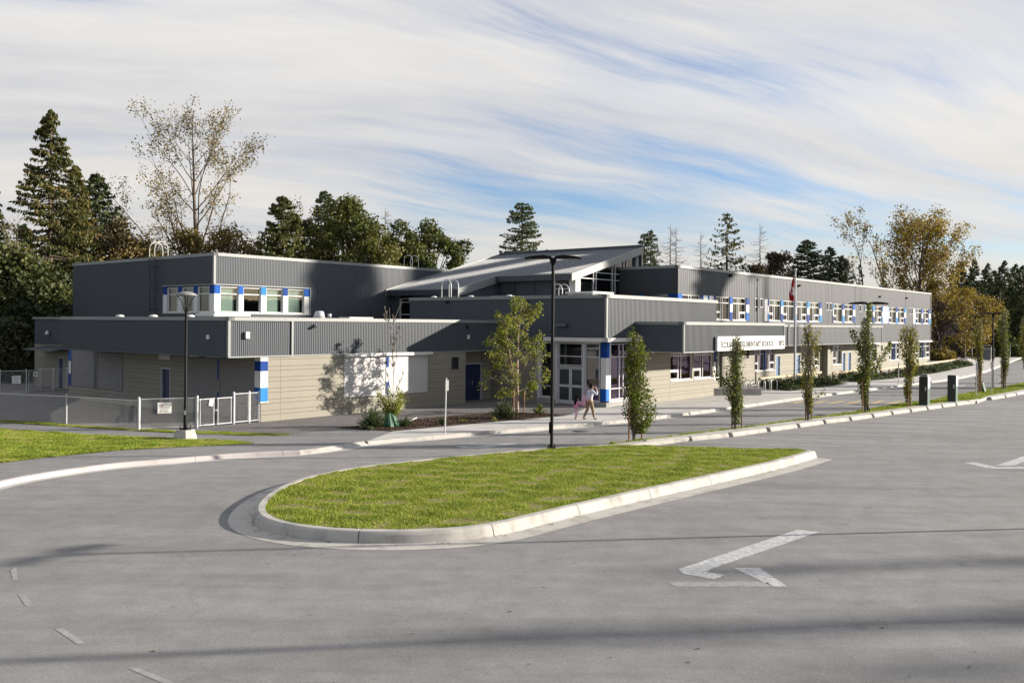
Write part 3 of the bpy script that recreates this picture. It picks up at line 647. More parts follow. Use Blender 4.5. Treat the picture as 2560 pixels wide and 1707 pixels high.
def window(T, a0, a1, z0, z1, split=None, transom=0.73, sash=None, glass='glass', rec=0.10, fw=0.055, blind=0.0, mull=(), trz=None, frame='white', parent=None, blindfull=False):
    """aluminium window: frame mesh, panes as a sub-part set back in the wall, optional roller blind"""
    mb = MB(); d0, d1 = -rec - 0.05, -rec + 0.04
    w, h = a1 - a0, z1 - z0
    bars = [(a0, a0 + fw, z0, z1), (a1 - fw, a1, z0, z1), (a0 + fw, a1 - fw, z1 - fw, z1), (a0 + fw, a1 - fw, z0, z0 + fw)]
    zt = None
    if transom: zt = z0 + h * transom; bars.append((a0 + fw, a1 - fw, zt - .03, zt + .03))
    for mz in (trz or ()): bars.append((a0 + fw, a1 - fw, mz - .03, mz + .03))
    for b in bars: mb.box(b[0], b[1], d0, d1, b[2], b[3], 0, T)
    for x in mull:
        mb.box(x - .028, x + .028, d0 + .003, d1 - .003, z0 + fw, z1 - fw, 0, T)
    if sash:
        s0, s1 = sash; zs = z0 + h * 0.34
        mb.box(s0, s1, d0 + .005, d1 + .02, zs - .07, zs + .07, 0, T)
        mb.box(s0, s0 + .06, d0 + .006, d1 + .018, z0 + fw + .001, zs - .07, 0, T); mb.box(s1 - .06, s1, d0 + .006, d1 + .018, z0 + fw + .001, zs - .07, 0, T)
        mb.box(s0 + .06, s1 - .06, d0 + .006, d1 + .018, z0 + fw + .001, z0 + fw + .06, 0, T)
    # reveal and sill
    mb.box(a0 - .02, a1 + .02, -rec, 0.06, z0 - .05, z0 - .002, 0, T)
    mb.box(a0 - .012, a0 - .001, -rec - .05, 0.012, z0, z1, 0, T); mb.box(a1 + .001, a1 + .012, -rec - .05, 0.012, z0, z1, 0, T)
    mb.box(a0, a1, -rec - .05, 0.012, z1 + .001, z1 + .012, 0, T)
    o = mb.build('window', M[frame], parent or SCH)
    g_ = MB(); g_.quad(*[T(x, -rec - .01, z) for x, z in ((a0 + fw, z0 + fw), (a1 - fw, z0 + fw), (a1 - fw, z1 - fw), (a0 + fw, z1 - fw))])
    p = g_.build('pane', M[glass], o)
    if blind:
        b = MB(); zb = z1 - h * blind
        b.box(a0 + .05, a1 - (.05 if blindfull else w * 0.12), -rec - .16, -rec - .13, zb, z1 - .02, 0, T); b.build('blind', M['blind'], o)
    return o
def room(T, a0, a1, z0, z1, dep=4.0, off=0.12, m='room'):
    mb = MB(); d0, d1 = -off, -off - dep
    P = [T(x, d, z) for x in (a0, a1) for d in (d0, d1) for z in (z0, z1)]
    mb.add(P, ((0, 1, 3, 2), (4, 6, 7, 5), (2, 3, 7, 6), (0, 2, 6, 4), (1, 5, 7, 3)))
    return mb.build('interior', M[m], SCH)
def panel(T, a0, a1, z0, z1, cols, cuts, d0=-0.06, d1=0.03, label=None):
    """coloured infill panel: cols bottom to top"""
    mb = MB(); zz = [z0] + [z0 + (z1 - z0) * c for c in cuts] + [z1]; names = list(dict.fromkeys(cols))
    for i, c in enumerate(cols): mb.box(a0, a1, d0, d1, zz[i] + (.002 if i else 0), zz[i + 1], names.index(c), T)
    o = mb.build('panel', [M[c] for c in names], SCH)
    if label: o['label'] = label
    return o
def louvre(T, a0, a1, z0, z1, frame='white_frame'):
    mb = MB(); f = .05
    for b in ((a0, a0 + f, z0, z1), (a1 - f, a1, z0, z1), (a0 + f, a1 - f, z0, z0 + f), (a0 + f, a1 - f, z1 - f, z1)): mb.box(b[0], b[1], -.10, .05, b[2], b[3], 0, T)
    mb.box(a0 + f, a1 - f, -.10, -.09, z0 + f, z1 - f, 1, T)
    n = max(4, int((z1 - z0) / .14))
    for i in range(n):
        z = z0 + f + (z1 - z0 - 2 * f) * (i + .2) / n
        mb.add([T(a0 + f, d, zz_) for d, zz_ in ((-.08, z + .08), (.03, z), (.03, z + .012), (-.08, z + .092))] + [T(a1 - f, d, zz_) for d, zz_ in ((-.08, z + .08), (.03, z), (.03, z + .012), (-.08, z + .092))], ((0, 1, 2, 3), (4, 7, 6, 5), (0, 4, 5, 1), (3, 2, 6, 7), (1, 5, 6, 2), (0, 3, 7, 4)), 2)
    return mb.build('louvre', [M[frame], M['black'], M['louvre']], SCH)
def door(T, a0, a1, z0, z1, m, rec=0.10, leaves=1, vis=True, side=1, frame='white_frame', label=None):
    mb = MB(); f = .05
    for b in ((a0, a0 + f, z0, z1), (a1 - f, a1, z0, z1), (a0 + f, a1 - f, z1 - f, z1)): mb.box(b[0], b[1], -rec - .05, 0.015, b[2], b[3], 1, T)
    w = (a1 - a0 - 2 * f) / leaves; hs = []
    for i in range(leaves):
        x0 = a0 + f + w * i + .006; x1 = x0 + w - .012
        mb.box(x0, x1, -rec - .045, -rec, z0 + .012, z1 - f - .006, 0, T)
        hs.append((x1 - .10, 1) if (leaves == 2 and i == 0) or (leaves == 1 and side > 0) else (x0 + .10, -1))
    o = mb.build('door', [M[m], M[frame]], SCH)
    if label: o['label'] = label
    for x, s in hs:
        h = MB(); h.tube([T(x, -rec, z0 + .92), T(x, -rec + .06, z0 + .92), T(x, -rec + .06, z0 + 1.18), T(x, -rec, z0 + 1.18)], .014, 6)
        h.build('handle', M['galv'], o)
    return o
def shutter(T, a0, a1, z0, z1, m='shutter', d=0.03):
    mb = MB(); z = z0
    mb.box(a0, a1, -.06, -.05, z0, z1, 0, T)
    while z < z1 - .02:
        t = min(z + .085, z1)
        mb.add([T(a0, d_, z_) for d_, z_ in ((-.05, z), (d - .01, z), (d, z + .02), (d, t - .03), (d - .015, t - .004), (-.05, t))] + [T(a1, d_, z_) for d_, z_ in ((-.05, z), (d - .01, z), (d, z + .02), (d, t - .03), (d - .015, t - .004), (-.05, t))],
               [[i, (i + 1) % 6, 6 + (i + 1) % 6, 6 + i] for i in range(6)] + [list(range(6))[::-1], list(range(6, 12))], 0)
        z += .085
    mb.box(a0 - .05, a0, -.06, .05, z0, z1, 0, T); mb.box(a1, a1 + .05, -.06, .05, z0, z1, 0, T)
    return mb.build('roller_shutter', M[m], SCH)
def cap(runs, z0, z1):
    """metal parapet flashing along faces; runs = (T, a0, a1)"""
    mb = MB()
    for T, a0, a1, d in runs:
        x = a0
        while x < a1 - .01:                  # flashing comes in lengths with lapped joints
            y = min(x + 3.05, a1); mb.box(x, y - .012 if y < a1 else y, -.25, d, z0, z1, 0, T); mb.box(x, y, -.24, d - .004, z0 + .01, z1 - .004, 0, T); x = y
    return mb.build('parapet_cap', M['metal_cap'], SCH)
def flat(u0, u1, v0, v1, z, name='flat_roof', m='roofing'):
    mb = MB(); mb.quad((u0, v0, z), (u1, v0, z), (u1, v1, z), (u0, v1, z)); return mb.build(name, M[m], SCH)

# ============ gym block (two storeys, far left)
GU, GV, GZ0, GZ1 = 31.67, 50.1, 3.0, 8.88
gw = (31.69, 38.99, 5.13, 6.90)                        # strip of windows on the road side
gwv = (50.09, 56.08, 5.13, 6.90)
mb, fin = part('cladding', [M['metal_grey'], M['metal_cap']])
corrugated(mb, FU(GV), GU, 60.0, GZ0, GZ1 - .02, [gw], .12, .020)
corrugated(mb, FV(GU), GV, 68.9, GZ0, GZ1 - .02, [gwv], .12, .020)
mb.box(GU - .06, GU + .09, GV - .06, GV + .09, 6.92, GZ1 - .2, 1); mb.box(GU - .06, GU + .05, GV - .06, GV + .05, GZ0, 5.1, 1)
mb.box(GU, 60, GV + .3, 68.9, GZ0, 4.9, 0)
for v in (68.9,): mb.quad((GU, v, GZ0), (60, v, GZ0), (60, v, GZ1), (GU, v, GZ1))
fin()
cap([(FU(GV), GU - .05, 58.0, .06), (FV(GU), GV - .06, 68.95, .06)], GZ1 - .2, GZ1)
flat(GU + .1, 60, GV + .1, 68.8, 8.5)
T = FU(GV)
for a0, a1 in ((32.11, 33.40), (33.78, 35.06), (35.50, 36.78), (37.21, 38.51)):
    window(T, a0, a1, 5.2, 6.80, transom=.72, blind=(0.0 if 33.5 < a0 < 34 else 1.0), fw=.06, frame='white')
for (a0, a1), c in zip(((31.62, 32.09), (33.42, 33.76), (35.08, 35.48), (36.80, 37.19), (38.53, 38.94)), ('blue_mid', 'blue_mid', 'blue_light', 'blue_dark', 'blue_mid')):
    panel(T, a0, a1, 5.15, 6.88, ('white', c), (0.69,))
mb, fin = part('window_trim', M['metal_cap'])
trim(mb, T, 31.62, 39.06, 6.885, 6.95, -.1, .07); trim(mb, T, 31.62, 39.06, 5.085, 5.145, -.1, .07); trim(mb, T, 38.99, 39.05, 5.145, 6.885, -.1, .07); fin()
T = FV(GU)
for a0, a1 in ((50.57, 51.89), (52.39, 53.70), (54.24, 55.53)): window(T, a0, a1, 5.2, 6.80, transom=.72, fw=.06, blind=.999 if a0 < 0 else 0, glass='glass')
for (a0, a1) in ((50.03, 50.55), (51.91, 52.37), (53.72, 54.22), (55.55, 56.05)): panel(T, a0, a1, 5.15, 6.88, ('white', 'blue_dark'), (0.69,))
mb, fin = part('window_trim', M['metal_cap'])
trim(mb, T, 50.03, 56.12, 6.885, 6.95, -.1, .06); trim(mb, T, 50.03, 56.12, 5.085, 5.145, -.1, .06); fin()
mb = MB(); mb.add([(x, y, z) for x in (GU + .2, 39.6) for y in (GV + .2, 56.6) for z in (4.9, 7.1)], ((0, 4, 6, 2), (1, 3, 7, 5), (4, 5, 7, 6), (2, 6, 7, 3)), 0)
for yy in (50.75, 52.6, 54.5): mb.box(GU + .3, GU + .36, yy, yy + .45, 5.1, 6.85, 1)
mb.build('interior', [M['room'], M['blind']], SCH)
# ladder on the shaded side, with hoops over the parapet
mb, fin = part('wall_ladder', M['metal_dark'])
for v in (56.75, 57.4): mb.tube([(GU - .25, v, 4.6), (GU - .25, v, 8.9)], .045, 6)
z = 4.8
while z < 8.8: mb.tube([(GU - .25, 56.75, z), (GU - .25, 57.4, z)], .022, 5); z += .33
for z in (5.4, 6.8, 8.2):
    for v in (56.75, 57.4): mb.tube([(GU - .25, v, z), (GU + .02, v, z)], .03, 5)
fin()
def hoops(c, du, m, h=1.15, name='roof_hoop', gapw=.62, wid=.75):
    """pair of walk-through grab hoops; c = base point, du = direction of each hoop"""
    mb = MB(); d = Vector(du).normalized(); s = Vector((-d.y, d.x, 0))
    for k in (0, 1):
        b = Vector(c) + s * gapw * k
        pts = [b, b + Vector((0, 0, h - wid / 2))] + [b + d * (wid / 2 * (1 - math.cos(t))) + Vector((0, 0, h - wid / 2 + wid / 2 * math.sin(t))) for t in [math.pi * i / 8 for i in range(1, 8)]] + [b + d * wid + Vector((0, 0, h - wid / 2)), b + d * wid + Vector((0, 0, -.1))]
        mb.tube(pts, .030, 6)
    mb.tube([Vector(c) + d * wid, Vector(c) + d * wid + s * gapw], .03, 5)
    return mb.build(name, M[m], SCH)
hoops((GU - .25, 56.75, 8.85), (1, 0, 0), 'white_pipe', 1.05, wid=.95, gapw=.66)
hoops((48.9, 50.35, 8.5), (0, 1, 0), 'white_pipe', 1.35, wid=.9, gapw=-.66)
# ============ low wing in front of the gym
BU, BV, BZ0, BZ1 = 23.25, 35.6, 3.05, 4.82
mb, fin = part('cladding', [M['metal_grey'], M['metal_cap']])
corrugated(mb, FU(BV), BU, 26.62, BZ0, BZ1 - .02, [], .11, .022)
corrugated(mb, FU(BV + .05), 26.72, 42.52, BZ0, BZ1 - .02, [], .11, .022)
corrugated(mb, FV(BU), BV, 51.9, BZ0, BZ1 - .02, [], .11, .020)
mb.box(BU - .06, BU + .07, BV - .07, BV + .04, BZ0, BZ1 - .16, 1); mb.box(26.62, 26.72, BV - .075, BV + .04, BZ0, BZ1 - .16, 1)
mb.box(BU - .04, 26.72, BV - .07, BV + .03, BZ0 - .06, BZ0, 1); mb.box(26.72, 42.5, BV - .02, BV + .06, BZ0 - .05, BZ0, 1); mb.box(BU - .05, BU + .03, BV + .04, 51.9, BZ0 - .05, BZ0, 0)
mb.quad((BU, 51.9, BZ0), (28.2, 51.9, BZ0), (28.2, 51.9, BZ1), (BU, 51.9, BZ1))
fin()
cap([(FU(BV), BU - .06, 26.72, .09), (FU(BV + .05), 26.73, 42.52, .07), (FV(BU), BV - .09, 51.95, .06)], BZ1 - .17, BZ1)
flat(BU + .1, 46, BV + .1, 51.8, 4.62)
mb, fin = part('soffit', M['soffit']); mb.box(BU, 25.1, BV + .04, 51.9, BZ0 - .03, BZ0 - .002); fin()
T = FU(BV + .02)
sh = [(29.94, 32.69, .82, 2.88), (32.93, 35.73, .82, 2.88)]
ops = [(29.9, 35.78, .80, 2.9), (37.72, 38.29, 1.99, 2.70)]
mb, fin = part('siding', [M['siding'], M['siding_gap']])
boards(mb, T, 24.97, 38.9, 0.0, 3.0, ops, vj=(26.05, 29.9, 35.8)); fin()
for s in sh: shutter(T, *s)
panel(T, 32.69, 32.93, .86, 2.88, ('blue_dark', 'white', 'blue_dark'), (.32, .70), -.05, .05)
mb, fin = part('shutter_housing', M['white']); mb.box(29.85, 36.0, 0.0, .24, 2.89, 3.04, 0, T); fin()
louvre(T, 37.72, 38.29, 1.99, 2.70, 'louvre')
panel(T, 24.93, 25.33, .93, 3.0, ('blue_light', 'white', 'blue_dark', 'white'), (.31, .68, .90), -.1, .045)
mb, fin = part('sill', M['white']); mb.box(24.9, 25.36, -.05, .09, .88, .93, 0, T); fin()
mb, fin = part('wall_lamp', [M['white'], M['lens']])
mb.box(24.05, 24.25, BV - .16, BV - .05, 3.85, 4.15, 0); fin()
for u, v, z in ((27.95, BV + .05, 4.45), (39.0, BV + .05, 4.45)):
    mb, fin = part('security_camera', M['black']); mb.tube([(u, v, z + .02), (u, v - .12, z + .02), (u, v - .14, z - .03)], .035, 6); mb.box(u - .10, u + .06, v - .22, v - .10, z - .12, z - .03); fin()
mb, fin = part('wall_lamp', M['lens']); mb.box(39.0, 39.18, BV - .06, BV + .0, 3.72, 3.95); fin()
mb, fin = part('wall_lamp', M['lens']); mb.box(BU - .12, BU - .04, 37.0, 37.2, 3.8, 4.0); fin()
# shaded side under the canopy
T = FV(25.0)
ops = [(36.15, 41.9, .0, 2.88), (43.5, 44.42, 0, 2.18), (48.37, 54.5, .72, 2.84)]
mb, fin = part('siding', [M['siding'], M['siding_gap']]); boards(mb, T, 35.72, 54.8, 0, 3.0, ops)
boards(mb, FU(54.8), 25.0, 28.2, 0, 3.0); fin()
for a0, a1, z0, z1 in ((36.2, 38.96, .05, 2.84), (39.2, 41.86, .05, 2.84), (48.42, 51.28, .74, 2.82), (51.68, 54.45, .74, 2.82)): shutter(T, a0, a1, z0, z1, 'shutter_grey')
panel(T, 38.98, 39.18, .1, 2.84, ('blue_dark', 'shutter_grey', 'blue_dark'), (.4, .62), -.05, .04); panel(T, 51.33, 51.62, .74, 2.82, ('metal_dark',), (), -.05, .04)
panel(T, 54.52, 54.82, .74, 2.84, ('blue_dark', 'white', 'blue_mid'), (.34, .70), -.05, .04)
panel(T, 35.62, 36.1, .93, 3.0, ('blue_mid', 'white', 'blue_dark', 'white'), (.31, .68, .90), -.1, .03)
door(T, 43.5, 44.42, 0.0, 2.18, 'door_navy', label='navy door under the shaded canopy')
mb, fin = part('wall_box', M['soffit']); mb.box(43.4, 44.5, .02, .10, 2.62, 2.88, 0, T); fin()
# small block at the far left end
T = FV(28.2)
mb, fin = part('cladding', [M['metal_grey'], M['metal_cap']]); corrugated(mb, T, 51.9, 67.15, 2.93, 4.80, [], .12, .018); fin()
cap([(T, 51.9, 67.3, .1)], 4.70, 4.82)
mb, fin = part('siding', [M['siding'], M['siding_gap']]); boards(mb, T, 54.8, 67.1, 0, 2.93, [(62.65, 63.5, 0, 2.1)]); boards(mb, lambda a, d, z: (a, 67.1 + d, z), 28.2, 40, 0, 2.93); fin()
door(T, 62.65, 63.5, 0, 2.1, 'door_navy', label='navy door at the far left end')
flat(28.2, 40, 51.9, 67.1, 4.6)
mb, fin = part('awning', [M['metal_dark'], M['soffit']])
mb.add([(28.2, 61.0, 2.85), (28.2, 65.6, 2.85), (26.7, 65.6, 2.62), (26.7, 61.0, 2.62), (28.2, 61.0, 2.80), (28.2, 65.6, 2.80), (26.7, 65.6, 2.57), (26.7, 61.0, 2.57)], ((0, 1, 2, 3), (4, 7, 6, 5), (2, 6, 7, 3), (1, 5, 6, 2), (0, 3, 7, 4)), 0); fin()
mb, fin = part('wall_lamp', M['galv']); mb.lathe([(0, 0), (.16, 0), (.16, .1), (.08, .28), (0, .28)], 10, 0, (28.05, 64.8, 3.6)); fin()
# roof things on the low wing
mb, fin = part('roof_vent', M['galv']); mb.lathe([(0.20, 0), (.20, .2), (.36, .22), (.22, .62), (0, .64)], 16, 0, (32.6, 41.0, 4.62)); mb.lathe([(0, -.1), (.1, -.1), (.1, .1), (0, .1)], 8, 0, (33.0, 40.6, 5.0)); fin()
mb, fin = part('roof_hatch', M['white']); mb.box(26.6, 28.6, 42.0, 43.6, 4.62, 4.88); mb.box(26.5, 28.7, 41.9, 43.7, 4.90, 5.02); mb.box(26.65, 28.55, 42.05, 43.55, 5.03, 5.14); fin()
mb, fin = part('roof_hatch', M['white']); mb.box(36.5, 38.4, 43, 44, 4.62, 4.95); fin()
# ============ entrance block
CU_, CV_, CZ0, CZ1 = 42.5, 28.3, 3.88, 6.30
T1, T2 = FU(CV_), FV(CU_)
mb, fin = part('cladding', [M['metal_grey'], M['metal_cap']])
corrugated(mb, T1, CU_, 55.75, CZ0, CZ1 - .02, [], .14, .024)
corrugated(mb, T2, CV_, 43.95, CZ0, CZ1 - .02, [], .14, .020)
corrugated(mb, T2, 32.45, BV + .1, 3.02, CZ0, [], .14, .020)
mb.box(CU_ - .06, CU_ + .06, CV_ - .07, CV_ + .06, CZ0, CZ1 - .2, 1)
mb.quad((55.75, CV_, 4.5), (55.75, 36.4, 4.5), (55.75, 36.4, CZ1), (55.75, CV_, CZ1)); mb.quad((CU_, 43.95, 4.5), (46.6, 43.95, 4.5), (46.6, 43.95, CZ1), (CU_, 43.95, CZ1))
fin()
cap([(T1, CU_ - .07, 55.8, .09), (T2, CV_ - .09, 44.0, .07)], CZ1 - .2, CZ1)
flat(CU_ + .1, 55.7, CV_ + .1, 43.9, 6.05)
mb, fin = part('entrance_canopy', M['white'])                 # white band round the glazed corner
mb.box(CV_ - .35, 32.45, -.02, .34, 3.64, 3.86, 0, T2); mb.box(CU_ - .34, 45.62, -.02, .35, 3.641, 3.861, 0, T1); fin()
# glazed corner: left side
zt = 3.62
def storefront(T, a0, a1, z0, z1, verts, hors, glass='glass'):
    mb = MB(); f = .05
    for x in [a0 + f / 2] + list(verts) + [a1 - f / 2]: mb.box(x - f / 2, x + f / 2, -.16, -.02, z0, z1, 0, T)
    xs = [a0] + list(verts) + [a1]
    for z in [z0 + f / 2] + list(hors) + [z1 - f / 2]:
        for x0, x1 in zip(xs, xs[1:]): mb.box(x0 + (f if x0 == a0 else f / 2), x1 - (f if x1 == a1 else f / 2), -.155, -.025, z - f / 2, z + f / 2, 0, T)
    o = mb.build('window', M['white_frame'], SCH)
    g_ = MB(); g_.quad(*[T(x, -.09, z) for x, z in ((a0 + f, z0 + f), (a1 - f, z0 + f), (a1 - f, z1 - f), (a0 + f, z1 - f))]); g_.build('pane', M[glass], o)
    return o
storefront(T2, 31.85, 32.90, .36, 3.54, (), (2.76, 1.0))
storefront(T2, 29.92, 31.62, 2.24, 3.54, (), (2.78,))
storefront(T2, 28.72, 29.72, .30, 3.56, (), (2.78, 1.02))
o = door(T2, 29.86, 31.68, .02, 2.20, 'white_frame', rec=.09, leaves=2, label='double glazed entrance doors')
for i, (a0, a1) in enumerate(((30.00, 30.68), (30.88, 31.56))):
    g_ = MB()
    for z0, z1 in ((.25, 1.0), (1.14, 2.02)): g_.quad(*[T2(x, -.088, z) for x, z in ((a0, z0), (a1, z0), (a1, z1), (a0, z1))])
    g_.build('pane', M['glass_dark'], o)
mb, fin = part('mullion', M['white_frame'])
for a0, a1 in ((31.66, 31.82), (29.74, 29.86), (32.92, 33.12)): mb.box(a0, a1, -.16, .02, .0, 3.6, 0, T2)
mb.box(28.66, 33.12, -.15, .015, 3.56, 3.64, 0, T2); mb.box(28.66, 29.74, -.12, .04, .22, .30, 0, T2); mb.box(31.82, 32.92, -.12, .04, .28, .36, 0, T2); fin()
panel(T2, 28.26, 28.62, .33, 3.60, ('blue_mid', 'white', 'blue_dark'), (.21, .74), -.1, .02)
panel(T1, 42.49, 42.84, .33, 3.60, ('blue_light', 'white', 'blue_mid'), (.21, .74), -.1, .02)
mb, fin = part('plinth', M['lowwall']); mb.box(28.2, 29.78, -.2, .06, 0, .24, 0, T2); mb.box(42.561, 45.6, -.2, .06, 0, .26, 0, T1); fin()
mb, fin = part('plinth', M['lowwall']); mb.box(31.75, 33.1, -.2, .06, 0, .26, 0, T2); fin()
o = storefront(T1, 42.98, 45.6, .38, 3.54, (43.94, 44.34, 45.2), (2.79, 1.0), 'glass_purple')
mb, fin = part('mullion', M['white_frame']); mb.box(42.84, 42.98, -.14, .03, .26, 3.6, 0, T1); mb.box(42.98, 45.6, -.12, .05, .26, .37, 0, T1); fin()
mb = MB(); mb.add([(x, y, z) for x in (CU_ + .2, 52) for y in (CV_ + .2, 34.5) for z in (0.01, 3.7)], ((0, 4, 6, 2), (1, 3, 7, 5), (4, 5, 7, 6), (2, 6, 7, 3)), 0)
mb.box(44, 44.06, 29.2, 30.4, 0, 1.2, 1); mb.box(43.4, 43.46, 31.7, 31.82, 0.0, 3.6, 2); mb.box(46, 47.5, 29.6, 29.7, .3, 1.5, 1); mb.build('interior', [M['room'], M['purple'], M['blind']], SCH)
# beige return between entrance and low wing, with the navy double doors
mb, fin = part('siding', [M['siding'], M['siding_gap']])
boards(mb, T2, 33.12, 36.9, 0, 3.02); boards(mb, FU(36.75), 38.88, 42.5, 0, 3.02, [(39.75, 41.6, 0, 3.0)]); boards(mb, lambda a, d, z: (38.88 + d, a, z), BV + .05, 36.75, 0, 3.02); fin()
door(FU(36.75), 39.75, 41.6, 0.0, 2.22, 'door_navy', rec=.06, leaves=2, label='navy double doors in the shaded corner')
mb, fin = part('door_panel', M['siding']); mb.box(39.75, 41.6, -.08, -.02, 2.23, 3.0, 0, FU(36.75)); fin()
mb, fin = part('soffit', M['soffit']); mb.box(38.9, 42.5, BV + .12, 36.8, 2.995, 3.018); fin()
mb, fin = part('wall_lamp', M['metal_dark']); mb.add([T2(a, d, z) for a, d, z in ((30.9, 0.03, 4.55), (31.7, 0.03, 4.55), (31.75, .32, 4.50), (30.85, .32, 4.50), (30.9, .03, 4.68), (31.7, .03, 4.68), (31.6, .2, 4.66), (31.0, .2, 4.66))], ((0, 1, 2, 3), (4, 7, 6, 5), (0, 4, 5, 1), (1, 5, 6, 2), (2, 6, 7, 3), (3, 7, 4, 0))); fin()
for v, z in ((40.4, 6.02), (33.9, 5.98)):
    mb, fin = part('security_camera', M['black']); mb.tube([T2(v, 0.03, z), T2(v, .16, z), T2(v, .18, z - .05)], .035, 6); mb.box(v - .08, v + .08, .12, .24, z - .16, z - .05, 0, T2); fin()
hoops((43.3, 40.95, 6.05), (0, 1, 0), 'galv', 1.45, wid=.85, gapw=-.7)
hoops((44.2, 32.6, 6.05), (0, 1, 0), 'galv', 1.0, wid=.8, gapw=-.7)
mb, fin = part('roof_hatch', M['white']); mb.box(44.2, 46.2, 30.4, 32.2, 6.05, 6.42); mb.box(44.1, 46.3, 30.3, 32.3, 6.44, 6.56); fin()
mb, fin = part('roof_hatch', M['white']); mb.box(44.5, 45.6, 36.8, 38.6, 6.05, 6.40); fin()
for u, v in ((43.2, 42.4), (43.3, 39.2), (43.3, 36.0)):
    mb, fin = part('roof_drain', M['white']); mb.lathe([(.2, 0), (.2, .30), (.12, .36), (0, .36)], 10, 0, (u, v, 6.05)); fin()
for v in (44, 47.5, 51): 
    mb, fin = part('roof_drain', M['white']); mb.lathe([(.22, 0), (.22, .26), (.12, .32), (0, .32)], 10, 0, (24.6, v - 3, 4.62)); fin()
# ============ library roof (single slope) and clerestory
EU1, EU2, RU = 46.1, 50.0, 58.85
V1, V2, V3 = 50.05, 42.83, 36.03
ZR = lambda u: 7.02 + (u - EU1) * 0.2645
mb, fin = part('metal_roof', M['metal_roof'])
def seam_roof(u0, v0, v1):
    n = int(round((v1 - v0) / .30)); w = (v1 - v0) / n
    for i in range(n):
        a = v0 + i * w
        pr = [(a, 0), (a + w * .86, 0), (a + w * .89, .05), (a + w * .97, .05), (a + w, 0)]
        mb.add([(u0, y, ZR(u0) + h) for y, h in pr] + [(RU, y, ZR(RU) + h) for y, h in pr], [[k, k + 1, 6 + k - 1 + 1 - 1, 5 + k] for k in range(4)])
def seam_roof2(u0, v0, v1):
    n = int(round((v1 - v0) / .30)); w = (v1 - v0) / n; pts = []
    for i in range(n):
        a = v0 + i * w; pts += [(a, 0), (a + w * .84, 0), (a + w * .87, .06), (a + w * .97, .06)]
    pts.append((v1, 0)); k = len(pts)
    mb.add([(u0, y, ZR(u0) + h) for y, h in pts] + [(RU, y, ZR(RU) + h) for y, h in pts], [[i, i + 1, k + i + 1, k + i] for i in range(k - 1)])
    mb.add([(u0, v0, ZR(u0) - .3), (u0, v1, ZR(u0) - .3), (RU, v1, ZR(RU) - .3), (RU, v0, ZR(RU) - .3)], ((0, 1, 2, 3),))
seam_roof2(EU1, V2, V1); seam_roof2(EU2, V3, V2 - .002); fin()
mb, fin = part('roof_fascia', [M['metal_dark'], M['metal_cap'], M['metal_grey']])
def bar_u(v0, v1, u0, u1, up, dn, m):                     # sloping rake board
    mb.add([(u, v, ZR(u) + h) for u in (u0, u1) for v in (v0, v1) for h in (-dn, up)], ((0, 1, 3, 2), (4, 6, 7, 5), (0, 4, 5, 1), (2, 3, 7, 6), (0, 2, 6, 4), (1, 5, 7, 3)), m)
mb.box(EU1 - .18, EU1, V2, V1 - .1, ZR(EU1) - .42, ZR(EU1) - .03, 0); mb.box(EU2 - .18, EU2, V3, V2 - .10, ZR(EU2) - .42, ZR(EU2) - .03, 0)
mb.box(EU1 - .2, EU1 - .16, V2, V1 - .1, ZR(EU1) - .05, ZR(EU1), 1); mb.box(EU2 - .2, EU2 - .16, V3, V2 - .10, ZR(EU2) - .05, ZR(EU2), 1)
bar_u(V1 - .05, V1 + .04, EU1 - .2, RU + .1, .12, .42, 1); bar_u(V2 - .10, V2, EU1 - .2, EU2 - .05, .06, .50, 1); bar_u(V3 - .10, V3, EU2 - .2, RU + .1, .06, .46, 1)
mb.box(RU, RU + .12, V3, V1, ZR(RU) - .4, ZR(RU) + .24, 2); fin()
# walls under the roof
mb, fin = part('cladding', [M['metal_grey'], M['metal_dark']])
corrugated(mb, FV(46.6), 44.0, 47.9, 5.9, 6.75, [], .14, .018)
corrugated(mb, FV(46.6), 49.3, GV, 4.5, 6.75, [], .14, .018)
corrugated(mb, FV(50.45), 37.95, 42.9, 5.9, 7.72, [], .14, .018)
corrugated(mb, FU(42.87), 46.6, 50.45, 5.9, 7.0, [], .14, .018)
mb.add([(46.6, 42.87, 7.0), (50.45, 42.87, 7.0), (50.45, 42.87, 7.8), (46.6, 42.87, 6.85)], ((0, 1, 2, 3),), 0)
mb.quad((RU, V3, 4.5), (RU, V1, 4.5), (RU, V1, ZR(RU)), (RU, V3, ZR(RU)))
for v in (41.4, 39.6): mb.box(50.36, 50.46, v, v + .10, 6.0, 7.72, 1)
fin()
window(FV(46.6), 47.93, 49.29, 4.75, 6.42, transom=None, trz=(5.25, 6.15), glass='glass_dark', frame='white_frame'); 
mb, fin = part('soffit', M['soffit']); mb.box(46.55, 46.62, 43.4, 45.2, 6.05, 6.68); fin()
window(FV(50.45), 36.62, 37.9, 6.0, 7.7, transom=None, trz=(7.05,), glass='glass', frame='white_frame', blind=.45, blindfull=True)
mb, fin = part('white_pier', M['white']); mb.box(50.4, 50.95, 36.05, 36.6, 6.0, 7.80); mb.box(58.66, 59.4, 36.3, 36.7, 6.0, 10.0); fin()
room(FV(50.45), 36.9, 37.9, 5.0, 7.6, 3.0); room(FV(46.6), 44.1, 50, 4.6, 6.6, 3.0)
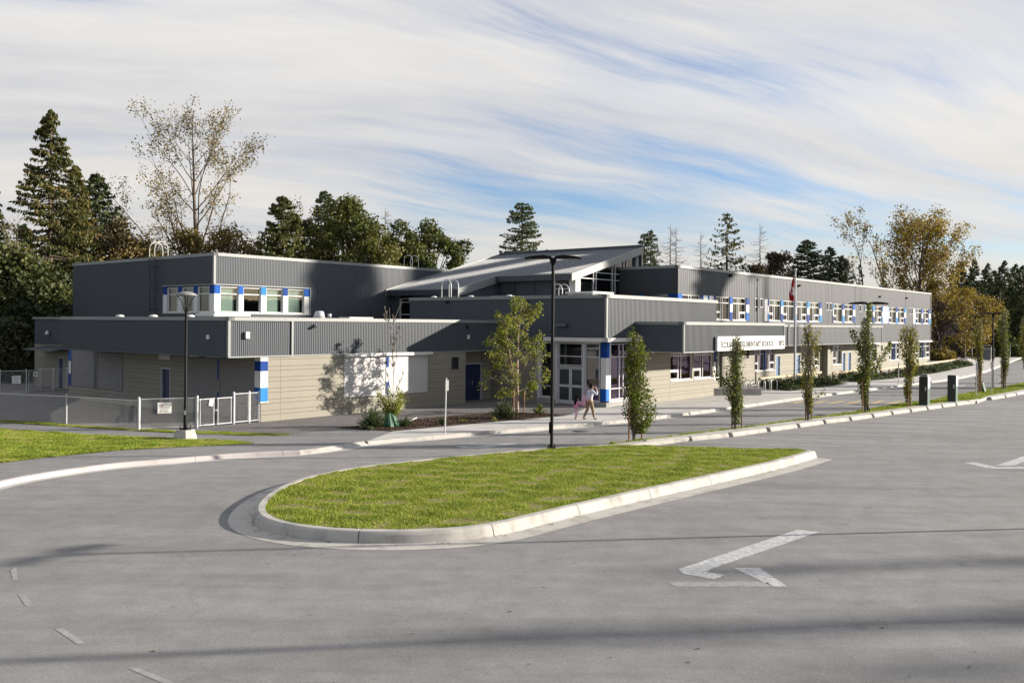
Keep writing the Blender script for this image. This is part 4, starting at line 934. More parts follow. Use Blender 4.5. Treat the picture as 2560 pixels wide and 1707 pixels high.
# glazed gable wall
T = FU(36.4); mb = MB(); f = .05
gz = lambda u: ZR(u) - .50
xs = (50.97, 53.02, 53.36, 55.43, 55.81, 56.92, 57.30, 58.64)
for x in xs: mb.add([T(x + a, d, z) for a in (-.03, .03) for d in (-.12, .02) for z in (6.0, gz(x + a))], ((0, 1, 3, 2), (4, 6, 7, 5), (0, 4, 5, 1), (2, 3, 7, 6), (0, 2, 6, 4), (1, 5, 7, 3)))
for z, x0 in ((7.83, 50.97), (8.29, 53.36), (6.35, 50.97)): mb.box(x0 + .03, 58.61, -.11, .01, z - .03, z + .03, 0, T)
mb.add([T(x, d, gz(x) + h) for x in (50.97, 58.66) for d in (-.12, .03) for h in (-.03, .06)], ((0, 1, 3, 2), (4, 6, 7, 5), (0, 4, 5, 1), (2, 3, 7, 6), (0, 2, 6, 4), (1, 5, 7, 3)))
o = mb.build('window', M['white_frame'], SCH)
o['label'] = 'tall sloping clerestory window under the library roof'
mb = MB(); mb.add([T(50.97, -.05, 6.0), T(58.64, -.05, 6.0), T(58.64, -.05, gz(58.64)), T(50.97, -.05, gz(50.97))], ((0, 1, 2, 3),)); mb.build('pane', M['glass'], o)
mb = MB(); mb.quad(T(56.0, -.8, 9.0), T(58.5, -.8, 9.0), T(58.5, -.8, 9.62), T(56.0, -.8, 9.05)); mb.box(51.5, 52.2, -2.2, -2.1, 6.95, 7.02, 1, T); mb.box(54.2, 55.2, -3.4, -3.3, 7.72, 7.78, 1, T); mb.build('hanging_artwork', [M['purple'], M['lens']], SCH)
mb = MB(); mb.add([(u, v, z) for u in (50.6, 58.8) for v in (36.6, 41) for z in (5.9,)] + [(50.6, 36.6, 7.6), (50.6, 41, 7.6), (58.8, 36.6, 9.8), (58.8, 41, 9.8)], ((1, 3, 7, 5), (2, 3, 7, 6), (0, 1, 5, 4), (0, 1, 3, 2))); mb.build('interior', M['room'], SCH)
# ============ office wing in front
DU, DV, DZ0, DZ1 = 45.64, 25.2, 3.1, 4.81
T1, T2 = FU(DV), FV(DU)
mb, fin = part('cladding', [M['metal_grey'], M['metal_cap']])
corrugated(mb, T1, DU, 59.45, DZ0, DZ1 - .02, [], .14, .024)
corrugated(mb, T2, DV, CV_, DZ0, DZ1 - .02, [], .14, .020)
mb.box(DU - .05, DU + .06, DV - .07, DV + .04, DZ0, DZ1 - .18, 1); mb.box(DU - .05, 49.4, DV - .07, DV + .03, DZ0 - .06, DZ0, 1)
mb.quad((59.45, DV, DZ0), (59.45, 31.6, DZ0), (59.45, 31.6, DZ1), (59.45, DV, DZ1)); mb.box(59.40, 59.50, DV - .07, DV + .04, 3.95, DZ1 - .18, 0); fin()
cap([(T1, DU - .06, 59.52, .09), (T2, DV - .09, CV_, .06)], DZ1 - .18, DZ1)
flat(DU + .1, 59.4, DV + .1, 31.6, 4.6)
mb, fin = part('soffit', M['soffit']); mb.box(DU + .02, 59.44, DV + .05, 31.6, DZ0 - .04, DZ0 - .012); fin()
T = FU(27.95)
dw = [(49.06, 51.78, 1.22, 2.9), (52.02, 54.55, 1.22, 2.9)]
mb, fin = part('siding', [M['siding'], M['siding_gap']]); boards(mb, T, 45.64, 54.72, 0, 3.06, dw, vj=(48.95,)); boards(mb, lambda a, d, z: (55.55 + d, a, z), 28, 31.5, 0, 3.06)
boards(mb, FV(45.64), 27.95, 28.3, 0, 3.06); fin()
for a0, a1, z0, z1 in dw:
    w = a1 - a0
    window(T, a0, a1, z0, z1, transom=None, trz=(2.72,), mull=(a0 + w * .40, a0 + w * .52), sash=(a0 + .03, a0 + w * .38), rec=.10, glass='glass_purple', frame='white')
panel(T, 54.74, 54.98, 1.0, 3.04, ('white', 'blue_dark'), (.6,), -.1, .03); window(T, 55.0, 55.5, 1.2, 2.95, transom=None, trz=(2.5,), glass='glass', frame='white')
mb, fin = part('siding', [M['siding'], M['siding_gap']]); boards(mb, T, 54.72, 55.55, 0, 1.0); fin()
room(T, 48.5, 55.4, .4, 3.0, 3.0, .2)
# courtyard recess behind and the pier
mb, fin = part('siding', [M['siding'], M['siding_gap']]); boards(mb, FU(35.0), 55.5, 63.4, 0, 3.05, [(58.0, 60.0, 0, 2.3)]); boards(mb, FV(63.35), 31.65, 35.0, 0, 3.05); fin()
door(FU(35.0), 58.0, 60.0, 0, 2.3, 'white_frame', leaves=2, label='recessed double doors beyond the bike racks')
# ============ classroom wing
EU, EV, EZ1, EE = 56.4, 31.6, 8.82, 119.0
T1, T2 = FU(EV), FV(EU)
Z0, Z1 = 4.99, 6.82
groups = [(56.38, 67.80), (70.66, 85.22), (86.02, 92.18), (94.95, 108.96), (111.75, 118.92)]
lv = [(68.84, 69.48), (69.76, 70.40), (83.11 + .2, 83.9), (84.2, 84.9)]
lv = [(68.84, 69.48), (69.76, 70.40), (83.0 + 1.0 - .5, 84.05)]
LVU = [(68.84, 69.48), (69.76, 70.40), (86.0 - 2.62 + .0, 84.0)]
LVU = [(68.84, 69.48), (69.76, 70.40), (93.28, 93.93), (110.08, 110.66), (110.95, 111.58)]
groups = [(56.38, 67.80), (70.66, 83.28), (86.02, 92.18), (94.95, 108.96), (111.75, 118.92)]
LVU += [(84.28, 84.90), (85.16, 85.80)]
ops = [(a, b, Z0, Z1) for a, b in groups] + [(a, b, 6.12, 6.84) for a, b in LVU]
mb, fin = part('cladding', [M['metal_plain'], M['metal_cap']])
corrugated(mb, T1, EU, EE, 2.99, EZ1 - .02, ops, .30, .016)
corrugated(mb, T2, EV, 37.0, 6.82, EZ1 - .02, [], .14, .018); mb.box(EU - .05, EU + .05, EV - .06, EV + .05, 6.84, EZ1 - .2, 0)
mb.box(EE - .05, EE + .06, EV - .06, EV + .05, 2.99, EZ1 - .2, 1)
mb.quad((EE, EV, 0), (EE, 50, 0), (EE, 50, EZ1), (EE, EV, EZ1)); mb.quad((EU, 50, 0), (EE, 50, 0), (EE, 50, EZ1), (EU, 50, EZ1))
fin()
cap([(T1, EU - .05, EE + .06, .08), (T2, EV - .08, 37.0, .05)], EZ1 - .2, EZ1)
flat(EU + .1, EE, EV + .1, 49.9, 8.5)
for a, b in LVU: louvre(T1, a, b, 6.12, 6.84)
def upper(wins, pans, whites=()):
    for i, (a0, a1, kind) in enumerate(wins):
        w = a1 - a0
        mu = (a0 + w * .40, a0 + w * .53)
        sash = (a0 + .03, a0 + w * .385) if kind == 'L' else (a0 + w * .55, a1 - .03) if kind == 'R' else None
        window(T1, a0, a1, Z0 + .05, Z1 - .03, transom=.74, mull=mu, sash=sash, frame='white', rec=.09, fw=.06, blind=(0.22 if (i * 7 + int(a0)) % 3 else 0.0))
    for a0, a1, top, bot in pans:
        panel(T1, a0, a1, Z0 + .02, Z1 - .01, (bot, 'white', top), (.36, .70), -.06, .05)
    for a0, a1 in whites: panel(T1, a0, a1, Z0 + .02, Z1 - .01, ('white',), (), -.06, .045)
bd, bm, bl = 'blue_dark', 'blue_mid', 'blue_light'
upper([(57.0, 59.66, 'L'), (62.08, 64.40, 'L'), (64.88, 67.24, 'R')], [(56.37, 56.96, bm, bm), (59.70, 60.12, bd, bm), (60.80, 61.04, bm, bl), (61.74, 62.04, bd, bm), (64.44, 64.86, bm, bd), (67.28, 67.78, bd, bm)], [(60.14, 60.78), (61.06, 61.72)])
upper([(71.60, 73.96, 'L'), (74.48, 76.86, 'L'), (77.40, 79.68, 'R'), (80.26, 82.62, 'R')], [(71.28, 71.56, bd, bl), (74.0, 74.44, bl, bd), (76.90, 77.36, bd, bl), (79.74, 80.22, bl, bd), (82.66, 83.20, bd, bl)], [(70.70, 71.26)])
upper([(86.24, 88.56, 'L'), (89.16, 91.50, 'R')], [(86.04, 86.20, bl, bd), (88.60, 89.12, bd, bl), (91.55, 92.12, bm, bd)])
upper([(95.14, 97.44, 'L'), (98.08, 100.40, 'R'), (102.94, 105.30, 'L'), (105.92, 108.30, 'R')], [(94.98, 95.10, bl, bl), (97.50, 98.04, bl, bd), (100.45, 100.86, bm, bl), (102.60, 102.90, bm, bd), (105.36, 105.88, bd, bl), (108.36, 108.92, bl, bd)], [(100.88, 102.56)])
upper([(112.80, 115.10, 'L'), (115.76, 118.10, 'R')], [(112.50, 112.76, bd, bl), (115.16, 115.70, bm, bd), (118.18, 118.84, bd, bl)], [(111.80, 112.46)])
for a, b in groups: room(T1, a + .02, b - .02, Z0 + .0, Z1, 5.0, .15)
# blue corner return
panel(T2, EV - .04, 32.35, 6.0, 6.80, (bd,), (), -.05, .03); panel(T2, 34.3, 34.7, 6.0, 6.80, (bm,), (), -.05, .03)
mb, fin = part('window', M['white_frame']); mb.box(32.36, 34.28, -.1, 0, 6.66, 6.8, 0, T2); o = fin()
mb = MB(); mb.quad(*[T2(x, -.05, z) for x, z in ((32.36, 5.9), (34.28, 5.9), (34.28, 6.66), (32.36, 6.66))]); mb.build('pane', M['glass_dark'], o)
for u, z in ((64.4, 8.0), (77.8, 7.75), (99.6, 7.4), (109.0, 7.5)):
    mb, fin = part('security_camera', M['black']); mb.box(u - .10, u + .10, EV - .22, EV - .02, z + .35, z + .52); fin()
mb, fin = part('wall_lamp', M['metal_dark']); mb.tube([(108.9, EV - .02, 4.2), (108.9, EV - .4, 4.22), (108.9, EV - .55, 4.02)], .09, 6); fin()
# canopy in front of the classrooms
KV = 29.85
mb, fin = part('cladding', [M['metal_plain'], M['metal_cap']])
corrugated(mb, FU(KV), 59.5, 95.0, 3.05, 4.68, [], .30, .016); mb.box(94.95, 95.05, KV - .06, KV + .04, 3.05, 4.55, 1); mb.box(59.5, 95, KV - .06, KV + .03, 3.0, 3.05, 1)
mb.quad((95.0, KV, 3.05), (95.0, EV, 3.05), (95.0, EV, 4.68), (95.0, KV, 4.68)); fin()
cap([(FU(KV), 59.5, 95.08, .08)], 4.55, 4.72); flat(59.5, 95, KV + .1, EV, 4.55)
mb, fin = part('soffit', M['soffit']); mb.box(59.5, 95.0, KV + .05, 33.2, 3.0, 3.04); fin()
LV_ = EV + .06
T = FU(LV_)
lw = [(69.02, 72.98, .92, 2.80), (78.66, 82.85, .92, 2.80), (86.44, 88.72, .92, 2.80), (93.4, 95.4, .92, 2.80), (96.3, 99.1, .92, 2.80), (103.22, 106.9, .92, 2.80), (113.1, 119.0 - .12, .88, 2.82)]
dr = [(73.2, 74.15, 0, 2.14), (77.5, 78.5, 0, 2.14), (88.86, 89.75, 0, 2.10), (90.42, 91.35, 0, 2.10)]
ll = [(66.28, 66.82, 2.15, 2.75), (67.40, 67.98, 2.0, 2.75), (84.5, 85.04, 2.05, 2.75), (85.28, 85.88, 2.05, 2.75), (100.45, 100.98, 2.05, 2.66), (111.26, 111.82, 2.1, 2.75)]
mb, fin = part('siding', [M['siding'], M['siding_gap']]); boards(mb, T, 63.35, EE, 0, 2.985, lw + dr + ll); fin()
for i, (a0, a1, z0, z1) in enumerate(lw):
    w = a1 - a0
    if w > 3.2:
        h_ = w / 2
        for k in (0, 1):
            b0, b1 = a0 + h_ * k + .03, a0 + h_ * (k + 1) - .03; ww = b1 - b0
            window(T, b0, b1, z0 + .04, z1 - .02, transom=.74, mull=(b0 + ww * .42, b0 + ww * .54), sash=(b0 + .03, b0 + ww * .40) if k == 0 else (b0 + ww * .56, b1 - .03), frame='white', glass='glass_purple' if i < 2 else 'glass')
        panel(T, a0 + h_ - .03, a0 + h_ + .03, z0, z1, ('blue_mid',), (), -.1, .05)
    else:
        window(T, a0, a1, z0 + .04, z1 - .02, transom=.74, mull=(a0 + w * .42, a0 + w * .54), sash=(a0 + .03, a0 + w * .40), frame='white', glass='glass')
    if a0 > 95:
        mb, fin = part('shutter_housing', M['white']); mb.box(a0 - .12, a1 + .10, .03, .30, z1 + .02, z1 + .20, 0, T); fin()
for a, b, z0, z1 in ll: louvre(T, a, b, z0, z1, 'louvre')
for (a, b, z0, z1), lb in zip(dr, ('bright blue door beside the flag pole', 'bright blue door hidden by the young tree', 'left of a pair of bright blue doors', 'right of a pair of bright blue doors')): door(T, a, b, z0, z1, 'door_blue', label=lb)
room(T, 63.6, EE - .1, .05, 2.95, 4.5, .25)
mb, fin = part('pilaster', M['siding']); mb.box(83.6, 84.25, LV_ - .55, LV_ - .03, 0, 2.99); fin()
for a0, a1 in ((69.05, 72.9), (74.5, 77.3), (78.7, 82.8), (84.6, 86.2)):       # little pegs in a row under the sills
    mb, fin = part('peg_rail', M['peg']); k = 0
    x = a0
    while x < a1: mb.box(x, x + .04, .03, .07, .70, .73, 0, T); x += .26
    fin()
# ------------------------------------------------------------------ trees and plants
def frames(rng, n, axis=None, spread=1.0):
    if axis is None: a = rng.normal(size=(n, 3))
    else: a = np.asarray(axis) + rng.normal(size=(n, 3)) * spread
    a /= np.linalg.norm(a, axis=1)[:, None] + 1e-9
    r = rng.normal(size=(n, 3)); b = np.cross(a, r); b /= np.linalg.norm(b, axis=1)[:, None] + 1e-9
    return a, b
def cards(name, C, L, Wd, tint, m, rng, parent, axis=None, spread=1.0):
    """small kite shaped leaves / needle sprays"""
    C = np.asarray(C); n = len(C); a, b = frames(rng, n, axis, spread)
    L = np.broadcast_to(L, n)[:, None]; Wd = np.broadcast_to(Wd, n)[:, None]
    nrm = np.cross(a, b) * (L * 0.10)
    V = np.stack([C - a * L * .5, C + b * Wd * .5 + nrm, C + a * L * .5, C - b * Wd * .5 + nrm], 1)
    return np_mesh(name, V.reshape(-1, 3), np.arange(4 * n).reshape(-1, 4), [M[m]], parent, attr=np.clip(tint, 0, 1))
def tubes(name, segs, m, parent, n=5):
    if not segs: return None
    P0 = np.array([s[0] for s in segs], float); P1 = np.array([s[1] for s in segs], float); R = np.array([[s[2], s[3]] for s in segs])
    d = P1 - P0; d /= np.linalg.norm(d, axis=1)[:, None] + 1e-9
    ref = np.where(np.abs(d[:, 2:3]) < .9, [[0, 0, 1.]], [[1., 0, 0]]); a = np.cross(d, ref); a /= np.linalg.norm(a, axis=1)[:, None]; b = np.cross(d, a)
    t = np.arange(n) * 2 * np.pi / n; k = len(segs)
    ring = a[:, None] * np.cos(t)[None, :, None] + b[:, None] * np.sin(t)[None, :, None]
    V = np.concatenate([P0[:, None] + ring * R[:, :1, None], P1[:, None] + ring * R[:, 1:, None]], 1).reshape(-1, 3)
    base = (np.arange(k) * 2 * n)[:, None]; i = np.arange(n)[None]
    F = np.stack([base + i, base + (i + 1) % n, base + n + (i + 1) % n, base + n + i], 2).reshape(-1, 4)
    return np_mesh(name, V, F, [M[m]], parent, smooth=True)
def V3(*a): return np.array(a, float)
def unit(v): return v / (np.linalg.norm(v) + 1e-9)
def grow(rng, p, d, L, r, lev, segs, tips, maxlev, ratio=.55, ang=.7, nch=6, up=.15, wob=.12, rr=.55, start=.25):
    n = max(3, int(L / .9)) if lev == 0 else max(3, int(L / .7)); st = L / n; k0 = r
    for i in range(n):
        d = unit(d + rng.normal(0, wob, 3) + V3(0, 0, up * (1 if lev else .3)))
        q = p + d * st; r1 = max(k0 * (1 - .85 * (i + 1) / n), .012)
        segs.append((p, q, r, r1)); t = (i + 1) / n
        if lev < maxlev and t > start:
            for _ in range(rng.poisson(nch / n)):
                ax = unit(np.cross(d, rng.normal(size=3))); an = ang * rng.uniform(.7, 1.3)
                cd = unit(d * math.cos(an) + ax * math.sin(an))
                grow(rng, q, cd, L * ratio * (1.15 - .6 * t) * rng.uniform(.7, 1.25), max(r1 * rr, .012), lev + 1, segs, tips, maxlev, ratio, ang, nch, up, wob, rr, .15)
        if lev >= maxlev - 1: tips.append((q, lev))
        p, r = q, r1
    tips.append((p, lev + 1))
def leafy(rng, tips, per, sig, vox=0.0):
    """leaves round the twig ends; vox thins out crowded twigs so that no limb grows twice as dense as another"""
    C = []; seen = {}
    for p, lev in tips:
        if vox:
            key = tuple((p / vox).astype(int)); seen[key] = seen.get(key, 0) + 1
            if seen[key] > 2: continue
        k = rng.poisson(per); C.append(p + rng.normal(0, sig, (k, 3)))
    return np.vstack(C)
def tree_root(name, p, label, cat, group=None): return empty(name, p, 0, label, cat, group)

def decid(name, p, h, r, seed, leaf, bark, label, maxlev=3, per=2.6, sig=.35, size=.28, ang=.65, nch=7, ratio=.5, up=.1, trunk=.0, lean=(0, 0), group=None, hollow=0.0, wob=.10, start=.25, cat='tree'):
    rng = np.random.default_rng(seed); o = tree_root(name, p, label, cat, group); segs, tips = [], []
    d = unit(V3(lean[0], lean[1], 1)); q = V3(0, 0, 0)
    if trunk: segs.append((q, q + d * trunk, r * 1.15, r)); q = q + d * trunk
    grow(rng, q, d, h - trunk, r, 0, segs, tips, maxlev, ratio, ang, nch, up, wob, .55, start)
    tubes('trunk', segs, bark, o)
    if per > 0:
        C = leafy(rng, tips, per, sig, .7 if h > 12 else 0); n = len(C)
        f = np.sin(C[:, 0] * 1.3 + seed) + np.sin(C[:, 1] * 1.1 + 2) + np.sin(C[:, 2] * .9)
        cards('crown', C, size * rng.uniform(.7, 1.3, n), size * .75 * rng.uniform(.7, 1.3, n), .45 + .12 * f + rng.normal(0, .18, n), leaf, rng, o)
    return o
def bushy(name, p, h, w, seed, leaf, bark, label, n=9000, size=.36, clumps=46, z0=.12, group=None, dep=None, shape=2.0, cat='tree', tb=0.0, top=1.0, ragged=1.0):
    """dense broadleaf crown: leaf clumps on limbs inside an uneven crown outline"""
    rng = np.random.default_rng(seed); o = tree_root(name, p, label, cat, group); dep = dep or w; segs = []
    K = clumps; th = rng.uniform(0, 6.283, K); zt = rng.uniform(0, 1, K) ** .8
    rad = np.sqrt(np.clip(1 - np.abs(2 * zt * top - .85) ** shape, .05, 1)) * rng.uniform(.35, 1.0, K) ** .6
    cc = np.stack([np.cos(th) * rad * w / 2, np.sin(th) * rad * dep / 2, h * (z0 + (1 - z0) * zt * .94)], 1)
    cs = rng.uniform(.10, .20, K) * (w + dep) / 2 * ragged
    tp = V3(0, 0, h * .55); segs.append((V3(0, 0, 0), tp * .5, w * .035, w * .028)); segs.append((tp * .5, tp, w * .028, w * .018))
    for c in cc:
        b = tp * rng.uniform(.35, 1.0); mid = b + (c - b) * .5 + V3(0, 0, .06 * h); segs.append((b, mid, w * .011, w * .007)); segs.append((mid, c, w * .007, .02))
    tubes('trunk', segs, bark, o)
    m = n // K; C = []; T_ = []
    for c, s in zip(cc, cs):
        v = rng.normal(size=(m, 3)); v /= np.linalg.norm(v, axis=1)[:, None]; rr = rng.uniform(.25, 1, (m, 1)) ** .5 * s
        q = c + v * rr * V3(1, 1, .8) + rng.normal(0, s * .12, (m, 3)); C.append(q); T_.append(np.full(m, rng.normal(.45 + tb, .13)))
    C = np.vstack(C); T_ = np.concatenate(T_) + rng.normal(0, .16, len(C))
    C[:, 2] = np.maximum(C[:, 2], .1)
    cards('crown', C, size * rng.uniform(.6, 1.4, len(C)), size * .8 * rng.uniform(.6, 1.3, len(C)), T_, leaf, rng, o)
    return o
def conifer(name, p, h, R, seed, leaf, label, per=16, nb=190, z0=.06, droop=.35, size=.45, power=.85, bark='bark', group=None, gappy=0.0, hang=.6, upturn=.2, tb=0.0, wid=.33, irr=.35, cat='tree'):
    rng = np.random.default_rng(seed); o = tree_root(name, p, label, cat, group); segs = [(V3(0, 0, 0), V3(0, 0, h * .5), h * .014 + .05, h * .009 + .03), (V3(0, 0, h * .5), V3(0, 0, h), h * .009 + .03, .02)]
    C = []; A = []; T_ = []
    for i in range(nb):
        t = z0 + (1 - z0) * ((i + rng.uniform(0, 1)) / nb) ** .92
        if rng.random() < gappy: continue
        L = R * max(1 - t, .0) ** power * rng.uniform(1 - irr, 1.08) + .25; az = rng.uniform(0, 6.283)
        d = V3(math.cos(az), math.sin(az), 0); s = V3(-d[1], d[0], 0); b = V3(0, 0, h * t)
        k = max(3, int(per * (.35 + L / R))); u = np.sqrt(rng.uniform(.03, 1, k)) 
        zc = -droop * L * u + (droop * .55 + upturn * .3) * L * u ** 2.4 + .12 * L * u
        tipz = b + d * L * .97 + V3(0, 0, -droop * L + (droop * .55 + upturn * .3) * L + .12 * L)
        segs.append((b, b + d * L * .5 + V3(0, 0, -droop * L * .5 + .08 * L), .03 + L * .008, .02 + L * .004)); segs.append((segs[-1][1], tipz, .02 + L * .004, .008))
        side = rng.normal(0, .13 * L + .05, k) * (1.05 - u * .6)
        q = b + d * (L * u)[:, None] + s * side[:, None] + V3(0, 0, 1) * (zc - np.abs(side) * .25 - rng.uniform(0, .25, k) * size)[:, None]
        C.append(q); A.append(d * (1 - hang) + s * (np.sign(side) * .5 * (1 - hang))[:, None] + V3(0, 0, -hang)); T_.append(np.full(k, rng.normal(.42 + tb, .14)) + (u - .5) * .2)
    C.append(np.stack([rng.normal(0, .05, 14), rng.normal(0, .05, 14), h - rng.uniform(0, h * .05, 14)], 1)); A.append(np.tile(V3(0, 0, 1), (14, 1))); T_.append(np.full(14, .5))
    C = np.vstack(C); A = np.vstack(A); T_ = np.concatenate(T_) + rng.normal(0, .13, len(C))
    tubes('trunk', segs, bark, o, 4)
    n = len(C); cards('crown', C, size * rng.uniform(.7, 1.35, n), size * wid * rng.uniform(.7, 1.4, n), T_, leaf, rng, o, A, .35)
    return o
def bare_spire(name, p, h, R, seed, label, bark='bark_grey', group=None, low=None, nb=70, cat='tree'):
    rng = np.random.default_rng(seed); o = tree_root(name, p, label, cat, group); segs = [(V3(0, 0, 0), V3(.1, 0, h * .5), .24, .15), (V3(.1, 0, h * .5), V3(0, 0, h), .15, .02)]
    for i in range(nb):
        t = .25 + .73 * i / nb; L = R * (1 - t) ** .6 * rng.uniform(.5, 1.1) + .2; az = rng.uniform(0, 6.28); d = V3(math.cos(az), math.sin(az), 0); b = V3(0, 0, h * t)
        m_ = b + d * L * .5 + V3(0, 0, -.12 * L); e = b + d * L + V3(0, 0, .05 * L); segs += [(b, m_, .045, .028), (m_, e, .028, .012)]
        for _ in range(2): f = m_ + (e - m_) * rng.random(); segs.append((f, f + d * .3 * L + rng.normal(0, .25 * L, 3), .016, .008))
    tubes('trunk', segs, bark, o, 4)
    if low:
        C = np.stack([rng.normal(0, R * .3, low), rng.normal(0, R * .3, low), h * rng.uniform(.3, .62, low)], 1)
        cards('crown', C, .3, .16, rng.uniform(.2, .6, low), 'leaf_fir', rng, o, V3(0, 0, -1), .5)
    return o
def top_at(px, py, Y, gz=0.0):
    """tree whose tip stands at survey mark (px, py), Y metres out: base point and height"""
    q = AT(px, py, Y); return (q.x, Y, gz), q.z - gz

# ---- behind the gym, left to right
p, h = top_at(128, 276, 84); conifer('spruce_tree', p, h, 6.8, 11, 'leaf_spruce', 'tallest spruce with drooping brownish sprays left of the school', nb=420, per=38, size=.46, droop=.32, hang=.62, power=.8, wid=.4, z0=.02, tb=.05)
p, h = top_at(190, 415, 88); conifer('spruce_tree', p, h, 5.2, 12, 'leaf_spruce', 'shorter brown tinged spruce close behind the tallest spruce', nb=280, per=32, size=.45, droop=.35, tb=.12, wid=.4)
p, h = top_at(240, 436, 96); conifer('cedar_tree', p, h, 6.4, 13, 'leaf_fir', 'rounded green cedar right of the tall spruces', nb=360, per=38, size=.45, droop=.2, power=.62, hang=.5, wid=.45, tb=.15)
p, h = top_at(-34, 430, 80); conifer('spruce_tree', p, h, 5.6, 14, 'leaf_dark', 'dark spruce cut off by the left edge of the photo', nb=280, per=30, size=.45, droop=.35, wid=.4)
p, h = top_at(18, 640, 74); bushy('dark_tree', p, h, 9, 15, 'leaf_dark', 'bark', 'dark leafy tree low under the tall spruce at the left edge', n=9000, size=.42, z0=.02, ragged=1.2)
p, h = top_at(120, 690, 78); bushy('dark_tree', p, h, 9, 16, 'leaf_dark', 'bark', 'dark leafy tree filling the gap left of the gym wall', n=9000, size=.42, z0=.02, tb=.1, ragged=1.2)
p, h = top_at(190, 610, 90); bushy('dark_tree', p, h, 9, 17, 'leaf_dark', 'bark', 'dark leafy tree just behind the gym corner at the far left', n=8000, size=.42, z0=.02)
p, h = top_at(60, 760, 71); bushy('shrub', p, h, 8, 18, 'leaf_shrub', 'bark', 'green thicket behind the far fence gate', n=5000, size=.3, z0=.0, tb=-.25, clumps=30)
p, h = top_at(-30, 780, 68); bushy('shrub', p, h, 8, 19, 'leaf_dark', 'bark', 'dark thicket at the left edge behind the far fence', n=5000, size=.3, z0=.0, clumps=30)
p, h = top_at(285, 545, 92); bushy('maple_tree', p, h, 8, 20, 'leaf_brown', 'bark', 'rusty brown tree between the cedar and the golden thicket', n=7000, size=.36, tb=.3)
p, h = top_at(340, 585, 90); bushy('birch_tree', p, h, 8, 21, 'leaf_gold', 'bark_pale', 'golden leafed tree left of the roof ladder hoops', n=7000, size=.30, tb=-.1)
p, h = top_at(400, 630, 89); bushy('birch_tree', p, h, 6.5, 22, 'leaf_gold', 'bark_pale', 'low golden tree right behind the roof ladder hoops', n=4500, size=.30)
def cottonwood(p, h, seed, leaf, bark, label, spread, per, size, limbs, sig=.35, r=.42, base=.12, nch=7, up=.05, vox=.8, top=.78, flat_=.55):
    rng = np.random.default_rng(seed); o = tree_root('cottonwood_tree', p, label, 'tree'); segs, tips = [], []
    q = V3(0, 0, 0); d = unit(V3(.01, 0, 1)); rr = r; n = 16
    for i in range(n):                       # the leader
        d = unit(d + rng.normal(0, .035, 3) + V3(0, 0, .1)); e = q + d * h / n; r2 = r * (1 - .95 * (i + 1) / n) + .015; segs.append((q, e, rr, r2)); t = (i + 1) / n
        if t > base:
            k = 2 if t < top else 3
            for j in range(k):
                sgn = 1 if (i + j) % 2 else -1; az = (0 if sgn > 0 else math.pi) + rng.normal(0, flat_)
                if j == 2: az = rng.uniform(0, 6.28)
                a_ = D2R(rng.uniform(30, 48) if t < .5 else rng.uniform(24, 40)); reach = spread * (1.02 - .55 * max(t - .3, 0)) * rng.uniform(.6, 1.05)
                L = min(reach / math.sin(a_), (h * 1.0 - e[2]) / math.cos(a_) * rng.uniform(.85, 1.05) + .8)
                if i > limbs: L *= .8
                grow(rng, e, unit(V3(math.cos(az) * math.sin(a_), math.sin(az) * math.sin(a_), math.cos(a_))), L, max(r2 * .42, .03), 1, segs, tips, 3, .30, .62, nch, up, .06, .5, .2)
        q, rr = e, r2
    zm = max(sg[1][2] for sg in segs); k = V3(1, 1, h / zm); segs = [(a * k, b * k, c, e) for a, b, c, e in segs]; tips = [(a * k, l) for a, l in tips]
    tubes('trunk', segs, bark, o)
    C = leafy(rng, tips, per, sig, vox); n = len(C); f = np.sin(C[:, 0] * .9) + np.sin(C[:, 1] * .8 + 2) + np.sin(C[:, 2] * .7)
    cards('crown', C, size * rng.uniform(.7, 1.3, n), size * .8 * rng.uniform(.7, 1.3, n), .42 + .13 * f + rng.normal(0, .2, n), leaf, rng, o); return o
p, h = top_at(510, 226, 100); cottonwood(p, h, 31, 'leaf_gold', 'bark', 'tall half bare cottonwood with thin golden leaves rising behind the gym', 9.0, 3.4, .22, 14, vox=.6, base=.08, nch=8)
p, h = top_at(560, 560, 96); bushy('birch_tree', p, h, 10, 32, 'leaf_gold', 'bark_pale', 'golden brown undergrowth tree right of the tall cottonwood trunk', n=7000, size=.28, tb=-.2)
p, h = top_at(470, 560, 97); bushy('birch_tree', p, h, 8, 36, 'leaf_gold', 'bark_pale', 'golden brown undergrowth tree at the foot of the tall cottonwood', n=7000, size=.28, tb=-.15)
p, h = top_at(640, 590, 94); bushy('birch_tree', p, h, 5, 33, 'leaf_gold', 'bark_pale', 'small brownish tree between the cottonwood and the pointed cedar', n=3500, size=.28, tb=-.3)
p, h = top_at(708, 492, 92); conifer('cedar_tree', p, h, 4.9, 34, 'leaf_cedar', 'pointed yellow green cedar behind the gym roof', nb=400, per=34, size=.4, droop=.25, hang=.75, power=.55, wid=.42)
p, h = top_at(812, 478, 104); conifer('fir_tree', p, h, 5.0, 35, 'leaf_fir', 'dark pointed fir behind the big dark maple', nb=340, per=32, size=.42, droop=.2, power=.6)
p, h = top_at(772, 540, 100); bushy('maple_tree', p, h, 6, 40, 'leaf_brown', 'bark', 'narrow dark tree between the pointed cedar and the big maple', n=5000, size=.32)
p, h = top_at(868, 486, 98); bushy('maple_tree', p, h, 11.5, 41, 'leaf_maple', 'bark', 'big dark green maple with a peaked top behind the gym', n=15000, size=.34, clumps=80, tb=.05, shape=1.5, ragged=.8)
p, h = top_at(930, 555, 95); bushy('maple_tree', p, h, 8, 42, 'leaf_maple', 'bark', 'lower olive maple leaning against the big maple', n=9000, size=.33, clumps=52, tb=.2, ragged=.85)
